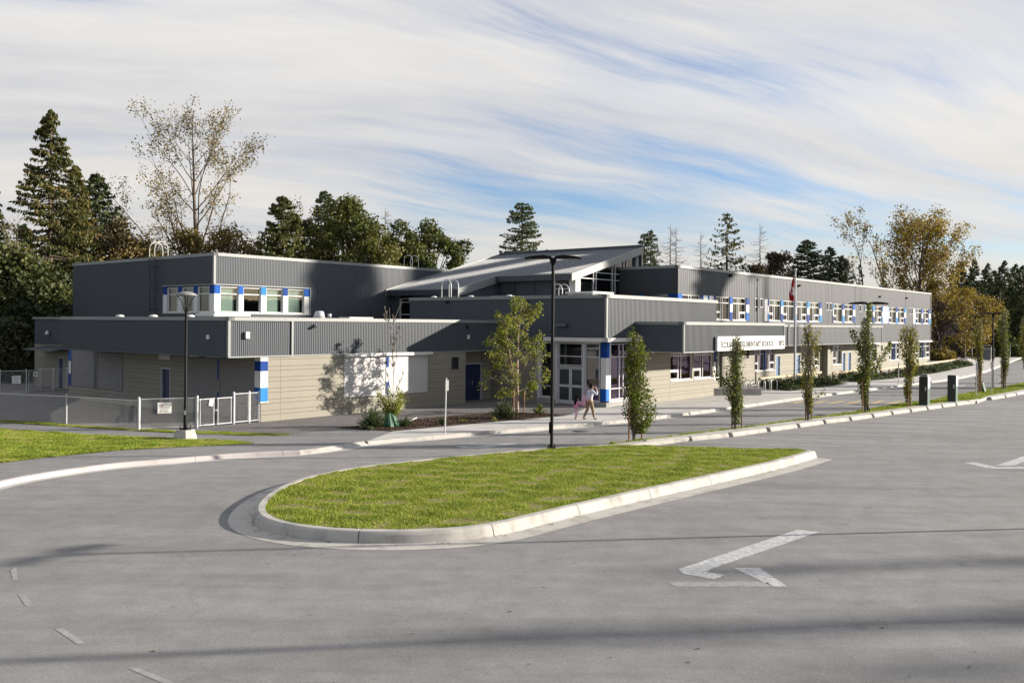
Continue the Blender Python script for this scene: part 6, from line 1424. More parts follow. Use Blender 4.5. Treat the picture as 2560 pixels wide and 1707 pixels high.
# ---- flag pole and flag
fp = B2W(71.75, 29.4); F_ = thing('flag_pole', fp, 'white flag pole in the planting bed before the classroom wing', 'flag pole')
mb = MB(); mb.tube([(0, 0, 0), (0, 0, 4.5), (0, 0, 9.1)], [.10, .085, .05], 12); mb.build('pole', M['white_frame'], F_)
mb = MB(); mb.lathe([(0, 9.05), (.07, 9.1), (.12, 9.2), (.07, 9.3), (0, 9.33)], 12); mb.build('finial', M['white_frame'], F_)
mb = MB(); mb.lathe([(.28, 0), (.28, .05), (.16, .12), (.11, .35)], 14); mb.build('base', M['white_frame'], F_)
Fl = thing('flag', fp + Vector((-.09, -.06, 0)), 'red and white maple leaf flag hanging limp from the pole', 'flag'); mb = MB()
nu, nv = 14, 22
for j in range(nv + 1):
    t = j / nv
    for i in range(nu + 1):
        s = i / nu; wdt = .10 + .34 * math.sin(min(t * 1.25 + .05, 1.0) * math.pi / 2) * (1 - .25 * max(0, t - .8) / .2)
        x = -s * wdt; y = .09 * math.sin(s * 11 + t * 2.5) * (.3 + t) + .03 * math.sin(s * 23); z = 8.62 - t * 2.0 - s * .10 * (1 - t) + .05 * math.sin(s * 9)
        mb.V.append((x, y, z))
for j in range(nv):
    t = (j + .5) / nv
    for i in range(nu):
        s = (i + .5) / nu; q = t + .22 * (s - .5); mat_i = 0 if q < .38 or q > .70 else 1
        if mat_i == 1 and abs(q - .54) < .085 and .35 < s < .8 and (abs(s - .57) < .10 or abs(q - .53) < .04): mat_i = 0
        mb.F.append([j * (nu + 1) + i, j * (nu + 1) + i + 1, (j + 1) * (nu + 1) + i + 1, (j + 1) * (nu + 1) + i]); mb.M.append(mat_i); mb.S.append(True)
mb.build('cloth', [M['red'], M['cloth_white']], Fl)
# ---- chain link fences
def chain(mb_segs, a, b, z0, z1, pitch=.078, r=.0024):
    d = (b - a); L = d.length; t = d / L; H_ = z1 - z0; k = -int(H_ / pitch) - 1
    while k * pitch < L:
        x0 = k * pitch
        for sgn in (1, -1):
            xa, xb = (x0, x0 + H_) if sgn > 0 else (x0 + H_, x0); za, zb = z0, z1
            pts = []
            f0, f1 = 0.0, 1.0
            dx = xb - xa
            lo, hi = sorted(((0 - xa) / dx, (L - xa) / dx)); f0, f1 = max(0, lo), min(1, hi)
            if f1 - f0 > .02:
                p0 = a + t * (xa + dx * f0); p1 = a + t * (xa + dx * f1)
                mb_segs.append(((p0.x, p0.y, za + H_ * f0), (p1.x, p1.y, za + H_ * f1), r, r))
        k += 1
def fence(name, label, cat, pts, h, post_idx, rails=(1.0,), frame=False, mesh=True, zoff=0.06, pr=.035, group=None, m='galv'):
    o = thing(name, Vector((pts[0].x, pts[0].y, 0)), label, cat, 0, group); c = Vector((pts[0].x, pts[0].y, 0)); P_ = [Vector((q.x, q.y, 0)) - c for q in pts]
    for i in post_idx:
        mb = MB(); mb.tube([P_[i], P_[i] + Vector((0, 0, h + .04))], pr, 8); mb.lathe([(pr + .012, h + .03), (pr + .012, h + .07), (0, h + .11)], 8, 0, tuple(P_[i])); mb.build('post', M[m], o)
    segs = []
    for a, b in zip(P_, P_[1:]):
        for rl in rails: mb = MB(); mb.tube([a + Vector((0, 0, h * rl)), b + Vector((0, 0, h * rl))], .021, 6); mb.build('rail', M[m], o)
        if frame:
            t = (b - a).normalized()
            for q in (a + t * .05, b - t * .05): mb = MB(); mb.tube([q + Vector((0, 0, zoff)), q + Vector((0, 0, h))], .022, 6); mb.build('stile', M[m], o)
        chain(segs, a, b, zoff, h)
    tubes('mesh', segs, 'galv_wire', o, 3)
    return o
fpt = [G(x, y) for x, y in ((-160, 1043), (165.8, 1061), (346.7, 1075))]
fence('chain_link_fence', 'long chain link fence along the grass strip at the left', 'fence', fpt, 1.24, (0, 1))
A0, A1 = G(346.7, 1075), G(492.6, 1069.3); t = (A1 - A0).normalized()
fence('chain_link_fence', 'wide framed chain link panel carrying the white notice board', 'fence', [A0, A1], 1.30, (0, 1), (1.0, .05), True, pr=.05)
q0, q1, q2, q3 = A1 + (G(584, 1060.4) - A1) * .05, A1 + (G(584, 1060.4) - A1) * .47, A1 + (G(584, 1060.4) - A1) * .53, A1 + (G(584, 1060.4) - A1) * .95
fence('chain_link_gate', 'left leaf of the double chain link gate, with a tilted paper notice', 'gate', [q0, q1], 1.22, (), (1.0, .07), True)
fence('chain_link_gate', 'right leaf of the double chain link gate', 'gate', [q2, q3], 1.22, (), (1.0, .07), True)
fence('chain_link_fence', 'short chain link fence between the double gate and the wall corner', 'fence', [G(584, 1060.4), G(622.6, 1056.8), G(648, 1054.6)], 1.36, (0, 1, 2), (1.0, .07), True, pr=.045)
mb = MB(); a = (q1 + q2) / 2; mb.box(a.x - .06, a.x + .06, a.y - .05, a.y + .03, .66, .74); o = mb.build('gate_latch', M['galv']); tag(o, 'grey latch where the two chain link gate leaves meet', 'latch')
fence('chain_link_fence', 'far chain link fence with a white board, at the back of the yard', 'fence', [G(-120, 989), G(0, 985), G(65.8, 983)], 1.42, (1, 2), (1.0, .05))
fence('chain_link_gate', 'far shaded chain link gate with a small notice, by the end block', 'gate', [G(70, 981.5), G(99, 977.5)], 1.40, (), (1.0, .05), True)
fence('chain_link_fence', 'far shaded chain link fence in front of the navy end door', 'fence', [G(101, 977.5), G(134, 976.5), G(168, 975)], 1.42, (0, 1, 2), (1.0, .05), True)
# notices: plain boards with broken grey strokes and small coloured blots, too small to read in the photo
def board(name, c, t, w, h, label, rows, seed, tilt=0.0, base='sign_white', blots=()):
    rng = random.Random(seed); o = thing(name, c, label, 'notice', math.atan2(t.y, t.x)); o.rotation_euler = (0, tilt, math.atan2(t.y, t.x))
    mb = MB(); mb.box(-w / 2, w / 2, -.012, 0, -h / 2, h / 2); mb.build('board', M[base], o)
    mb = MB()
    for i in range(rows):
        z = h / 2 - h * (.16 + .74 * i / max(rows - 1, 1)); x = -w * .38 + rng.uniform(0, .08) * w; xe = w * .38 - rng.uniform(0, .2) * w
        while x < xe: l = rng.uniform(.03, .10) * w; mb.box(x, min(x + l, xe), -.016, -.0125, z - h * .022, z + h * .022); x += l + .022 * w
    mb.build('print', M['metal_dark'], o)
    for x, z, r, mm in blots:
        mb = MB(); mb.add([(x * w + r * math.cos(k * .785), -.019, z * h + r * math.sin(k * .785)) for k in range(8)], [list(range(8))]); mb.build('blot', M[mm], o)
s = (0.5 * (392.7 + 425.6) - 346.7) / (492.6 - 346.7); c = A0.lerp(A1, s + .005); c = Vector((c.x, c.y, .91)) + Vector((t.y, -t.x, 0)) * .05
board('notice_board', c, t, .56, .46, 'white notice board wired to the wide chain link panel', 7, 1, 0, 'sign_white', ((-.18, .22, .035, 'red'), (.38, .22, .03, 'post_wood'), (-.3, -.36, .035, 'paint_yellow')))
c = q0.lerp(q1, .72); t2 = (q1 - q0).normalized(); c = Vector((c.x, c.y, 1.05)) + Vector((t2.y, -t2.x, 0)) * .05
board('paper_notice', c, t2, .20, .28, 'small tilted cream notice on the left gate leaf', 4, 2, .2)
c = G(42, 984); c = Vector((c.x, c.y - .06, .88)); board('notice_board', c, Vector((1, .02, 0)), .54, .48, 'white notice board on the far fence at the left edge', 6, 3, -.03, 'sign_white', ((.38, .2, .03, 'post_wood'), (-.3, -.36, .03, 'paint_yellow')))
c = G(90, 978.5); c = Vector((c.x, c.y - .08, 1.12)); board('paper_notice', c, Vector((1, .12, 0)), .25, .30, 'small shaded notice with a green mark on the far gate', 1, 4, 0, 'sign_white', ((.0, .0, .07, 'leaf_shrub'),))
# ---- school sign
SG_ = empty('school_sign', B2W(49.42, 25.2 - .10, 3.10), math.pi / 2 - YAW, 'long white sign board with black letters over the office windows', 'sign')
mb = MB(); mb.box(0, 9.80, -.12, .03, 0, .80); mb.box(0, 9.80, -.14, .05, .80, .86); mb.build('board', M['sign_white'], SG_)
def text(s, x0, x1, z0, z1, parent, m='letter', y=-.124, bold=.038, name='lettering'):
    cu = bpy.data.curves.new(name, 'FONT'); cu.body = s; cu.size = 1.0; cu.extrude = .012; cu.offset = bold
    to = bpy.data.objects.new('tmp', cu); COL.objects.link(to); bpy.context.view_layer.update()
    me = bpy.data.meshes.new_from_object(to.evaluated_get(bpy.context.evaluated_depsgraph_get())); bpy.data.objects.remove(to)
    co = np.empty(len(me.vertices) * 3, np.float32); me.vertices.foreach_get('co', co); co = co.reshape(-1, 3)
    base_h = .70                                            # cap height of the built-in face, accents rise above it
    X = (co[:, 0] - co[:, 0].min()) / (co[:, 0].max() - co[:, 0].min()) * (x1 - x0) + x0; Z = co[:, 1] / base_h * (z1 - z0) + z0
    me.vertices.foreach_set('co', np.stack([X, np.full(len(X), y) - co[:, 2], Z], 1).astype(np.float32).ravel()); me.materials.clear(); me.materials.append(M[m]); me.update()
    o = bpy.data.objects.new(name, me); COL.objects.link(o); o.parent = parent; return o
o = text('\u00c9COLE IRVINE ELEMENTARY SCHOOL', .38, 7.98, .20, .54, SG_); o['label'] = 'black school name'
o = text('3862', 8.78, 9.70, .22, .55, SG_); o['label'] = 'black street number'
# ---- sign posts
def post_sign(px, py, pt, label, w=.30, h=.45, face=0.0, z=None, plate='sign_white', lean=0.0, top=None, strokes=0, gap=.1):
    p = G(px, py); H_ = (py - pt) / FPX * p.y
    o = thing('sign_post', p, label, 'sign', face); mb = MB(); mb.tube([(0, 0, 0), (lean, 0, H_)], .032, 8); mb.build('post', M['galv'], o)
    if h:
        mb = MB(); z1 = H_ - gap; mb.box(-w / 2 + lean, w / 2 + lean, -.045, -.037, z1 - h, z1); mb.build('plate', M[plate], o)
        if strokes:
            mb = MB()
            for i in range(strokes): zz = z1 - h * (i + .7) / (strokes + .4); mb.box(-w * .25 + lean, w * .25 + lean, -.049, -.0455, zz - .03, zz + .03)
            mb.build('print', M['letter'], o)
    return o
post_sign(1112, 1083, 944.5, 'leaning galvanised sign post at the kerb before the low wing, its plate turned edge on', .30, .44, D2R(68), plate='metal_cap', lean=.10)
post_sign(2441, 992, 904.5, 'thin sign post, narrow black and white plate, left of the green water bag', .14, .55, D2R(-10), strokes=4, gap=.05)
post_sign(2479, 984, 904, 'thin sign post, narrow black and white plate, before the far lamp post', .16, .52, D2R(-10), strokes=4, gap=.02)
post_sign(2246, 960.5, 905, 'thin grey sign post at the far kerb behind the bushy orange tipped tree', .10, .5, D2R(70), plate='galv')
post_sign(2525.3, 902, 856.5, 'distant thin sign post where the drive bends away', .12, .8, D2R(60), plate='galv')
# ---- kiosks
def kiosk(px, py, pt, label, capbox):
    p = G(px, py); H_ = (py - pt) / FPX * p.y; o = thing('charging_kiosk', p, label, 'kiosk', math.pi / 2 - YAW, 'green kiosks on the median')
    mb = MB(); mb.box(0, .48, -.24, .25, .0, H_, 0); mb.box(-.02, .50, -.26, .27, -.05, .05, 1); b = mb.build('cabinet', [M['kiosk_green'], M['lowwall']], o, bevel=.01)
    mb = MB(); mb.box(-.012, -.001, -.225, .235, .08, H_ - .02); mb.build('door', M['kiosk_black'], o)
    mb = MB(); mb.box(.03, .45, -.252, -.241, H_ * .60, H_ - .02); mb.build('sign_plate', M['sign_white'], o)
    mb = MB()
    for k in range(3): mb.box(.20, .25, -.256, -.2525, H_ * .93 - k * .10 - .06, H_ * .93 - k * .10)
    mb.build('print', M['blue_dark'], o)
    mb = MB(); mb.box(-.05, -.012, -.16, -.10, H_ * .52, H_ * .66); mb.build('handle', M['galv'], o)
    if capbox: mb = MB(); mb.box(.06, .44, -.20, .20, H_ + .001, H_ + .16); mb.build('top_box', M['metal_cap'], o)
kiosk(2308, 1014, 942, 'dark green kiosk with a small grey box on its top', True)
kiosk(2379, 1005, 938, 'dark green kiosk with a plain flat top', False)
# ---- tree stakes
SL_ = [((1572, 1104.5), 1003, 'brown stake left of the densest columnar tree'), ((1604.6, 1100.5), 1012, 'brown stake right of the densest columnar tree, half hidden in leaves'), ((1829.9, 1072.5), 987, 'dark stake left of the slim tree before the school sign'), ((1853.8, 1069.5), 981, 'dark stake right of the slim tree before the school sign'),
       ((2014.2, 1051), 971, 'dark stake left of the thin tree before the flag pole'), ((2028.3, 1049.5), 975, 'dark stake right of the thin tree before the flag pole'), ((2156, 1032), 942, 'brown stake beside the forked tree at the lamp post'), ((2270.3, 1017.5), 947, 'pale stake left of the bushy orange tipped tree'), ((2276.5, 1016.5), 975, 'stake right of the bushy orange tipped tree'),
       ((2445.5, 983), 923, 'brown stake left of the golden topped tree'), ((2452, 981.5), 925, 'brown stake right of the golden topped tree'), ((2504.5, 975.5), 915, 'stake left of the dark tree past the far lamp post'), ((2514, 974.5), 918, 'stake right of the dark tree past the far lamp post'), ((1283.9, 1041.5), 976, 'orange brown stake left of the young birch'), ((1310.4, 1034.5), 974, 'orange brown stake right of the young birch')]
for q, pt, lb in SL_:
    p = G(*q); H_ = (q[1] - pt) / FPX * p.y; mb = MB(); mb.tube([(0, 0, -.05), (0, 0, H_)], .034, 8); o = mb.build('tree_stake', M['post_wood'] if 'dark' in lb else M['stake']); o.location = p; tag(o, lb, 'stake', 'stakes beside young trees')
# ---- watering bags
def bag(p, w, h, seed, label, lean=(0, 0)):
    rng = random.Random(seed); mb = MB(); n, k = 26, 9; rings = []
    ph = [rng.uniform(0, 6.28) for _ in range(5)]
    for j in range(k):
        t = j / (k - 1); r = w / 2 * (1.0 - .62 * t ** 1.5) * (1 + .05 * math.sin(t * 9))
        for i in range(n):
            a = 2 * math.pi * i / n; f = 1 + (.16 * math.sin(3 * a + ph[0] + t) + .10 * math.sin(7 * a + ph[1] + 2 * t)) * (1 - .3 * t)
            rings.append((r * f * math.cos(a) + lean[0] * t, r * f * math.sin(a) * .8 + lean[1] * t, h * t * (1 + .06 * math.sin(2 * a + ph[2]))))
    mb.add(rings, [[j * n + i, j * n + (i + 1) % n, (j + 1) * n + (i + 1) % n, (j + 1) * n + i] for j in range(k - 1) for i in range(n)], 0, False)
    o = mb.build('watering_bag', M['bag_green']); o.location = p; tag(o, label, 'bag')
bag(G(977, 1068), .78, .62, 1, 'green plastic watering bag tied round the foot of the leafy sapling', (-.05, 0))
bag(G(2456, 980.5), .55, .75, 2, 'green watering bag at the foot of the golden topped tree', (-.05, 0))
# ---- bike racks and low wall
mb = MB(); a, b = Vector((54.72, 27.95)), Vector((57.3, 25.75)); d = (b - a).normalized(); nn = Vector((-d.y, d.x)) * .32
mb.prism([tuple(a), tuple(b), tuple(b + nn), tuple(a + nn)], 0, .46, 0); o = mb.build('low_wall', M['lowwall'], None, bevel=.012); o.rotation_euler = (0, 0, math.pi / 2 - YAW); tag(o, 'low grey concrete wall sticking out from the corner of the office wing', 'low wall')
k = 0
HL = ['bike hoop nearest the concrete low wall', 'second bike hoop from the low wall in the front row', 'third bike hoop from the low wall in the front row', 'fourth bike hoop from the low wall in the front row', 'bike hoop second from the open end of the front row', 'bike hoop at the open end of the front row, by the planting bed', 'first bike hoop of the back row', 'middle bike hoop of the back row', 'last bike hoop of the back row']
proto = None
for u, v in ((57.9, 27.15), (58.8, 27.15), (59.8, 27.1), (60.8, 27.05), (61.7, 27.0), (62.6, 26.95), (58.6, 28.4), (59.7, 28.4), (60.8, 28.4)):
    if proto is None:
        mb = MB(); mb.tube([(0, 0, 0), (0, 0, .58)] + [(0, .28 - .28 * math.cos(i * math.pi / 8), .58 + .28 * math.sin(i * math.pi / 8)) for i in range(1, 8)] + [(0, .56, .58), (0, .56, 0)], .030, 8); o = proto = mb.build('bike_rack', M['galv'])
    else: o = proto.copy(); COL.objects.link(o)
    o.location = B2W(u, v); o.rotation_euler = (0, 0, math.pi / 2 - YAW); tag(o, HL[k], 'bike rack', 'bike hoops by the office wing'); k += 1
# ---- timber rails
def rail(pts, label, tall=False, step=2.3, h=.55):
    P_ = [B2W(*q) for q in pts]; o = thing('timber_rail', P_[0], label, 'rail'); c = P_[0]; L = [(q - c) for q in P_]
    for a, b in zip(L, L[1:]):
        mb = MB(); mb.tube([a + Vector((0, 0, h)), b + Vector((0, 0, h))], .115, 10); mb.build('log', M['log'], o); n = max(1, int((b - a).length / step))
        for i in range(n + 1):
            q = a.lerp(b, (i + .15) / (n + .3)); mb = MB(); hh = h - .08; r = .10
            if tall and i == 0: hh, r = h + .14, .13
            mb.tube([q, q + Vector((0, 0, hh))], r, 8); mb.build('post', M['post_wood'] if tall and i == 0 else M['timber'], o)
rail([(65.8, 29.75), (79.5, 30.2)], 'round timber rail behind the flag pole bed', step=3.0)
rail([(77.9, 28.55), (87.0, 29.3)], 'round timber rail before the paired blue doors, its first post taller', True, 1.6)
rail([(89.2, 28.2), (101.0, 28.5), (126.3, 30.1)], 'longest timber rail running to the end of the school', True, 2.6)
# ---- far end of the drive
def dumpster(px, py, Y, w, h, label):
    q = AT(px, py, Y); o = thing('dumpster', Vector((q.x, Y, 0)), label, 'dumpster', D2R(-20)); mb = MB()
    mb.add([(-w / 2, -.6, .12), (w / 2, -.6, .12), (w / 2, .6, .12), (-w / 2, .6, .12), (-w * .56, -.75, h), (w * .56, -.75, h), (w * .56, .75, h), (-w * .56, .75, h)], ((3, 2, 1, 0), (0, 1, 5, 4), (1, 2, 6, 5), (2, 3, 7, 6), (3, 0, 4, 7))); mb.box(-w * .58, w * .58, -.78, .78, h * .9, h * .94)
    mb.build('bin', M['dumpster'], o); mb = MB(); mb.add([(-w * .57, -.78, h), (w * .57, -.78, h), (w * .57, .75, h + .28), (-w * .57, .75, h + .28), (-w * .57, .75, h), (w * .57, .75, h)], ((0, 1, 2, 3), (0, 3, 4), (1, 5, 2), (3, 2, 5, 4))); mb.build('lid', M['metal_dark'], o)
    for x in (-w * .4, w * .4):
        for y in (-.5, .5): mb = MB(); mb.tube([(x - .04, y, .07), (x + .04, y, .07)], .07, 8); mb.build('caster', M['black'], o)
dumpster(2459, 880, 128, 1.5, 1.55, 'larger grey dumpster at the end of the drive')
dumpster(2473, 880, 133, 1.3, 1.4, 'smaller grey dumpster tucked behind the larger one')
q = AT(2456, 880, 112); o = thing('goal_frame', Vector((q.x, 112, 0)), 'white tubular frame standing before the dumpsters', 'frame', D2R(-16))
mb = MB()
for pts in (((-1.15, 0, 0), (-1.15, 0, 2.25), (.2, 0, 2.25)), ((1.15, 0, 0), (1.15, 0, 2.45), (-.3, .8, 2.45)), ((1.15, .9, 0), (1.15, .9, 2.3), (1.15, 0, 2.3))): mb.tube(pts, .05, 6)
mb.build('tube', M['white_pipe'], o)
H0 = AT(2388, 870, 150); o = thing('house', Vector((H0.x, 150, 0)), 'dark shadowed house behind the autumn trees', 'house', D2R(-25)); mb = MB(); mb.box(-5.5, 5.5, -3, 3, 0, 3.0); mb.build('wall', M['house_wall'], o)
mb = MB(); mb.prism([(-3.6, 3.0), (3.6, 3.0), (0, 5.2)], -6, 6, 0, lambda x, y, z: (z, x, y)); mb.build('roof', M['house_roof'], o)
for x in (-2.6, 2.0):
    mb = MB(); 
    for b_ in ((x - .8, x - .72, .9, 2.3), (x + .72, x + .8, .9, 2.3), (x - .72, x + .72, .9, .98), (x - .72, x + .72, 2.22, 2.3)): mb.box(b_[0], b_[1], -3.06, -2.98, b_[2], b_[3])
    w_ = mb.build('window', M['white'], o); mb = MB(); mb.quad((x - .72, -3.01, .98), (x + .72, -3.01, .98), (x + .72, -3.01, 2.22), (x - .72, -3.01, 2.22)); mb.build('pane', M['glass_dark'], w_)
q = AT(2424, 850, 152); o = thing('street_lamp', Vector((q.x, 152, 0)), 'distant street lamp with a curved arm before the dark forest', 'street lamp'); mb = MB(); mb.tube([(0, 0, 0), (0, 0, 4.6), (.2, 0, 5.1), (.9, 0, 5.5)], .06, 6); mb.build('pole', M['galv'], o); mb = MB(); mb.box(.75, 1.2, -.1, .1, 5.44, 5.56); mb.build('lamp_head', M['lens'], o)
q = AT(2541, 850, 158); o = thing('utility_pole', Vector((q.x, 158, 0)), 'distant wooden utility pole with a cross arm before the dark forest', 'utility pole'); mb = MB(); mb.tube([(0, 0, 0), (0, 0, 6.3)], [.14, .1], 6); mb.build('pole', M['bark_grey'], o); mb = MB(); mb.box(-.9, .9, -.06, .06, 5.7, 5.85); mb.build('cross_arm', M['bark_grey'], o)
mb = MB()
for k, (z, zz) in enumerate(((5.9, 5.6), (4.9, 4.6))): mb.tube([Vector((q.x - .7, 158, z)), Vector((q.x + 6, 157, zz - .2)), Vector((q.x + 14, 156, zz))], .035, 4)
for k, (z, zz) in enumerate(((5.9, 5.4), (4.9, 4.5))): mb.tube([Vector((q.x - .7, 158, z)), Vector((q.x - 3, 159, zz)), Vector((q.x - 6.5, 160, zz + .3))], .03, 4)
o = mb.build('power_line', M['metal_dark']); tag(o, 'faint power lines strung across the dark forest', 'power line')
for (px, py, Y, w, lb) in ((2403, 906, 118, 1.9, 'low grey concrete block at the end of the timber rail'), (2421, 903, 121, 1.7, 'pale concrete block beyond the end of the timber rail')):
    q = G(px, py + 2); mb = MB(); mb.box(-w / 2, w / 2, -.35, .35, 0, .45); o = mb.build('concrete_block', M['lowwall'] if 'grey' in lb else M['kerb'], None, bevel=.03); o.location = q; o.rotation_euler = (0, 0, D2R(35)); tag(o, lb, 'concrete block')
lw = sheet('verge', [tuple(G(*q)[:2]) for q in ((2478, 890.5), (2560, 884.5), (2700, 876), (2700, 869), (2560, 884), (2470, 889))], .02, M['turf'])
# ------------------------------------------------------------------ people
def skin_mesh(name, verts, edges, m, parent, sub=2, root=0):
    """verts: (x, y, z, r); grown with the Skin modifier, then made real"""
    me = bpy.data.meshes.new(name); me.from_pydata([v[:3] for v in verts], edges, []); o = bpy.data.objects.new(name, me); COL.objects.link(o)
    o.modifiers.new('skin', 'SKIN'); sk = me.skin_vertices[0].data
    for i, v in enumerate(verts): sk[i].radius = (v[3], v[4] if len(v) > 4 else v[3]); sk[i].use_root = (i == root)
    s = o.modifiers.new('sub', 'SUBSURF'); s.levels = s.render_levels = sub
    bpy.context.view_layer.update()
    m2 = bpy.data.meshes.new_from_object(o.evaluated_get(bpy.context.evaluated_depsgraph_get())); bpy.data.objects.remove(o)
    m2.materials.clear(); m2.materials.append(M[m]); m2.polygons.foreach_set('use_smooth', np.ones(len(m2.polygons), bool)); m2.polygons.foreach_set('material_index', np.zeros(len(m2.polygons), np.int32))
    o = bpy.data.objects.new(name, m2); COL.objects.link(o); o.parent = parent; return o
class SK:
    def __init__(s): s.v = []; s.e = []
    def p(s, x, y, z, r, par=None, r2=None):
        s.v.append((x, y, z, r, r2 or r)); i = len(s.v) - 1
        if par is not None: s.e.append((par, i))
        return i
    def chain(s, par, pts):
        for q in pts: par = s.p(*q[:4], par)
        return par
def hand(sk, wrist, d, side, k=1.0, curl=.5):
    """palm, four unequal bent fingers and a thumb from the side of the palm"""
    w = Vector(sk.v[wrist][:3]); d = Vector(d).normalized(); s = Vector(side).normalized(); n = d.cross(s).normalized()
    pm = w + d * .05 * k; pi = sk.p(*pm, .026 * k, wrist)
    for j, (o_, ln) in enumerate(((-.028, .062), (-.010, .074), (.010, .070), (.027, .055))):
        a = pm + d * .035 * k + s * o_ * k; b = a + (d * (1 - curl * .4) + n * curl * .5).normalized() * ln * .5 * k; c = b + (d * (1 - curl) + n * curl).normalized() * ln * .5 * k
        i = sk.p(*a, .0095 * k, pi); i = sk.p(*b, .0085 * k, i); sk.p(*c, .0075 * k, i)
    a = pm - s * .03 * k - d * .01 * k; b = a - s * .018 * k + d * .03 * k + n * .01 * k; c = b + d * .028 * k + n * .012 * k
    i = sk.p(*a, .011 * k, pi); i = sk.p(*b, .0095 * k, i); sk.p(*c, .0085 * k, i)
mp_ = G(1474, 1048.5, .0); face = math.atan2(.45, .9) - math.pi / 2           # walking away to the right along the pavement
MAN = thing('person', mp_, 'man in pale grey sweater and brown trousers walking, hand raised to his head', 'person', face)
sk = SK(); pel = sk.p(0, 0, .90, .13, None, .11)
ch = sk.chain(pel, [(0, .01, 1.05, .125), (0, .03, 1.22, .15), (0, .05, 1.37, .13)]); nk = sk.chain(ch, [(0, .075, 1.46, .055)])
hd = sk.chain(nk, [(0, .10, 1.54, .075), (0, .125, 1.61, .088), (0, .13, 1.67, .07)])
sk.chain(hd - 1, [(0, .215, 1.595, .018)])                              # nose
for s in (-1, 1): sk.chain(hd - 1, [(s * .088, .12, 1.60, .016)])        # ears
sl_ = sk.chain(ch, [(-.17, .04, 1.37, .065)]); el = sk.chain(sl_, [(-.24, .0, 1.16, .048), (-.27, .02, 1.08, .042)]); wl = sk.chain(el, [(-.32, .06, .90, .034), (-.34, .08, .82, .026)]); hand(sk, wl, (-.15, .1, -1), (.2, 1, 0), 1.0, .6)
sr_ = sk.chain(ch, [(.17, .05, 1.37, .065)]); er = sk.chain(sr_, [(.30, .12, 1.26, .05), (.36, .18, 1.22, .044)]); wr = sk.chain(er, [(.24, .26, 1.42, .034), (.17, .27, 1.52, .026)]); hand(sk, wr, (-.5, -.1, .85), (0, 1, .2), 1.0, .5)
lh = sk.chain(pel, [(-.10, 0, .84, .098), (-.10, -.06, .48, .062), (-.10, -.17, .30, .056), (-.10, -.28, .12, .042), (-.10, -.30, .06, .042), (-.10, -.17, .03, .035)])
rh = sk.chain(pel, [(.10, .02, .84, .098), (.10, .12, .48, .062), (.10, .15, .30, .056), (.10, .20, .10, .042), (.10, .20, .045, .042), (.10, .34, .03, .032)])
skin_mesh('body', sk.v, sk.e, 'skin', MAN)
s2 = SK(); a = s2.p(0, 0, .88, .155, None, .13); c2 = s2.chain(a, [(0, .01, 1.06, .145), (0, .03, 1.24, .168), (0, .05, 1.36, .148), (0, .07, 1.43, .085)]) - 1
e1 = s2.chain(c2, [(-.18, .04, 1.375, .082), (-.245, .0, 1.16, .064), (-.27, .02, 1.08, .058), (-.325, .065, .89, .045)]); e2 = s2.chain(c2, [(.18, .05, 1.375, .082), (.31, .12, 1.26, .066), (.36, .18, 1.22, .058), (.24, .26, 1.42, .046)])
skin_mesh('sweater', s2.v, s2.e, 'shirt', MAN)
s3 = SK(); a = s3.p(0, 0, .93, .142, None, .122); s3.chain(a, [(-.10, 0, .82, .112), (-.10, -.06, .48, .080), (-.10, -.17, .30, .073), (-.10, -.27, .13, .062)]); s3.chain(a, [(.10, .02, .82, .112), (.10, .12, .48, .080), (.10, .15, .30, .073), (.10, .195, .11, .062)])
skin_mesh('trousers', s3.v, s3.e, 'trouser', MAN)
s4 = SK(); a = s4.p(-.10, -.30, .07, .05); s4.chain(a, [(-.10, -.22, .045, .05), (-.10, -.13, .035, .042)]); skin_mesh('shoe', s4.v, s4.e, 'shoe_pale', MAN)
s4 = SK(); a = s4.p(.10, .19, .06, .05); s4.chain(a, [(.10, .27, .045, .05), (.10, .36, .035, .042)]); skin_mesh('shoe', s4.v, s4.e, 'shoe_dark', MAN)
s5 = SK(); a = s5.p(0, .055, 1.605, .085); s5.chain(a, [(0, .09, 1.67, .098), (0, .14, 1.71, .08), (0, .20, 1.70, .04)]); s5.chain(a, [(0, .05, 1.54, .06)]); skin_mesh('hair', s5.v, s5.e, 'hair', MAN)
bp = Matrix.Translation(mp_) @ Matrix.Rotation(face, 4, 'Z')
BK = thing('backpack', bp @ Vector((-.27, -.16, .62)), "pink child's backpack hanging from the man's left shoulder", 'backpack', face)
s6 = SK(); a = s6.p(0, 0, .16, .14, None, .11); s6.chain(a, [(0, 0, .32, .15), (.02, .0, .48, .12), (.03, 0, .56, .06)]); s6.chain(a, [(0, 0, .02, .12)]); skin_mesh('bag', s6.v, s6.e, 'pink_pale', BK)
s6 = SK(); a = s6.p(-.06, -.10, .02, .10); s6.chain(a, [(-.06, -.10, .16, .09)]); skin_mesh('front_pocket', s6.v, s6.e, 'pink', BK)
mb = MB(); mb.tube([(.03, .02, .56), (.10, .06, .76), (.14, .16, .84), (.10, .26, .70)], .018, 6); mb.build('strap', M['pink'], BK)
gpz = G(1441, 1048.5); gf = face + .15
GIRL = thing('person', gpz, 'small girl with long black hair in pink top and trousers beside the man', 'person', gf)
sk = SK(); k = 1.12 / 1.72; pel = sk.p(0, 0, .54, .088, None, .075)
ch = sk.chain(pel, [(0, .0, .66, .085), (0, .01, .78, .095), (0, .01, .86, .075)]); nk = sk.chain(ch, [(0, .015, .91, .036)]); hd = sk.chain(nk, [(0, .02, .96, .062), (0, .025, 1.03, .078), (0, .025, 1.08, .06)])
sk.chain(hd - 1, [(0, .105, 1.015, .014)])
for s in (-1, 1): sk.chain(hd - 1, [(s * .078, .02, 1.02, .013)])
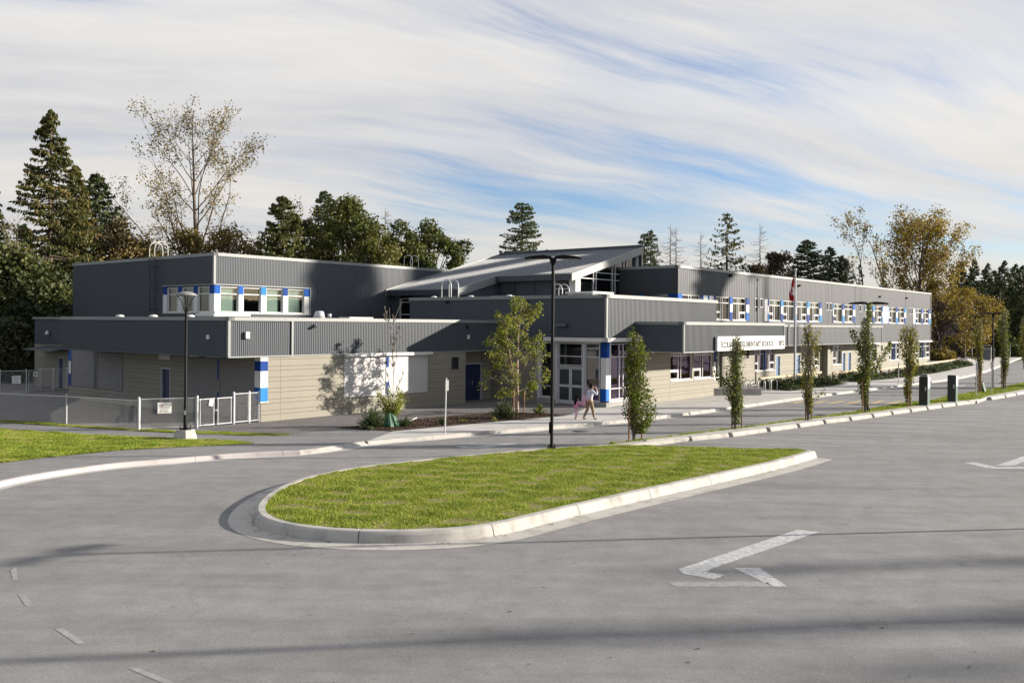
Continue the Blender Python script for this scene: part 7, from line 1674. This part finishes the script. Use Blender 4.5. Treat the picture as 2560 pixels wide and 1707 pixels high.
sr_ = sk.chain(ch, [(.105, .01, .85, .042), (.22, .03, .80, .034), (.27, .05, .79, .03)]); wr = sk.chain(sr_, [(.38, .07, .80, .024), (.43, .08, .81, .019)]); hand(sk, wr, (1, .15, .1), (0, .2, 1), .72, .6)
sl_ = sk.chain(ch, [(-.105, .01, .85, .042), (-.16, -.01, .73, .034), (-.18, .0, .67, .03)]); wl = sk.chain(sl_, [(-.19, .03, .57, .024), (-.19, .04, .53, .019)]); hand(sk, wl, (0, .1, -1), (0, 1, 0), .72, .5)
sk.chain(pel, [(-.06, 0, .50, .066), (-.06, .05, .28, .044), (-.06, .05, .17, .040), (-.06, .03, .06, .03), (-.06, .10, .02, .025)]); sk.chain(pel, [(.06, 0, .50, .066), (.06, -.03, .28, .044), (.06, -.09, .17, .040), (.06, -.13, .06, .03), (.06, -.06, .02, .025)])
skin_mesh('body', sk.v, sk.e, 'skin', GIRL)
s2 = SK(); a = s2.p(0, 0, .50, .125, None, .10); c2 = s2.chain(a, [(0, .0, .64, .105), (0, .01, .78, .112), (0, .01, .855, .09)]); s2.chain(c2, [(.11, .01, .85, .055), (.22, .03, .80, .048), (.27, .05, .79, .043), (.37, .07, .80, .034)]); s2.chain(c2, [(-.11, .01, .85, .055), (-.16, -.01, .73, .048), (-.18, .0, .67, .043), (-.19, .03, .59, .034)]); skin_mesh('top', s2.v, s2.e, 'pink', GIRL)
s3 = SK(); a = s3.p(0, 0, .53, .10, None, .09); s3.chain(a, [(-.06, 0, .48, .08), (-.06, .05, .28, .060), (-.06, .05, .17, .052), (-.06, .03, .08, .044)]); s3.chain(a, [(.06, 0, .48, .08), (.06, -.03, .28, .060), (.06, -.09, .17, .052), (.06, -.12, .08, .044)]); skin_mesh('trousers', s3.v, s3.e, 'pink_pale', GIRL)
for x, y in ((-.06, .05), (.06, -.11)): s4 = SK(); a = s4.p(x, y - .03, .035, .034); s4.chain(a, [(x, y + .07, .025, .03)]); skin_mesh('shoe', s4.v, s4.e, 'shoe_pale', GIRL)
s5 = SK(); a = s5.p(0, -.01, 1.06, .085); s5.chain(a, [(0, .02, 1.10, .07)]); s5.chain(a, [(0, -.05, .97, .088), (0, -.075, .86, .090), (0, -.08, .76, .07), (0, -.08, .70, .035)]); skin_mesh('hair', s5.v, s5.e, 'hair', GIRL)
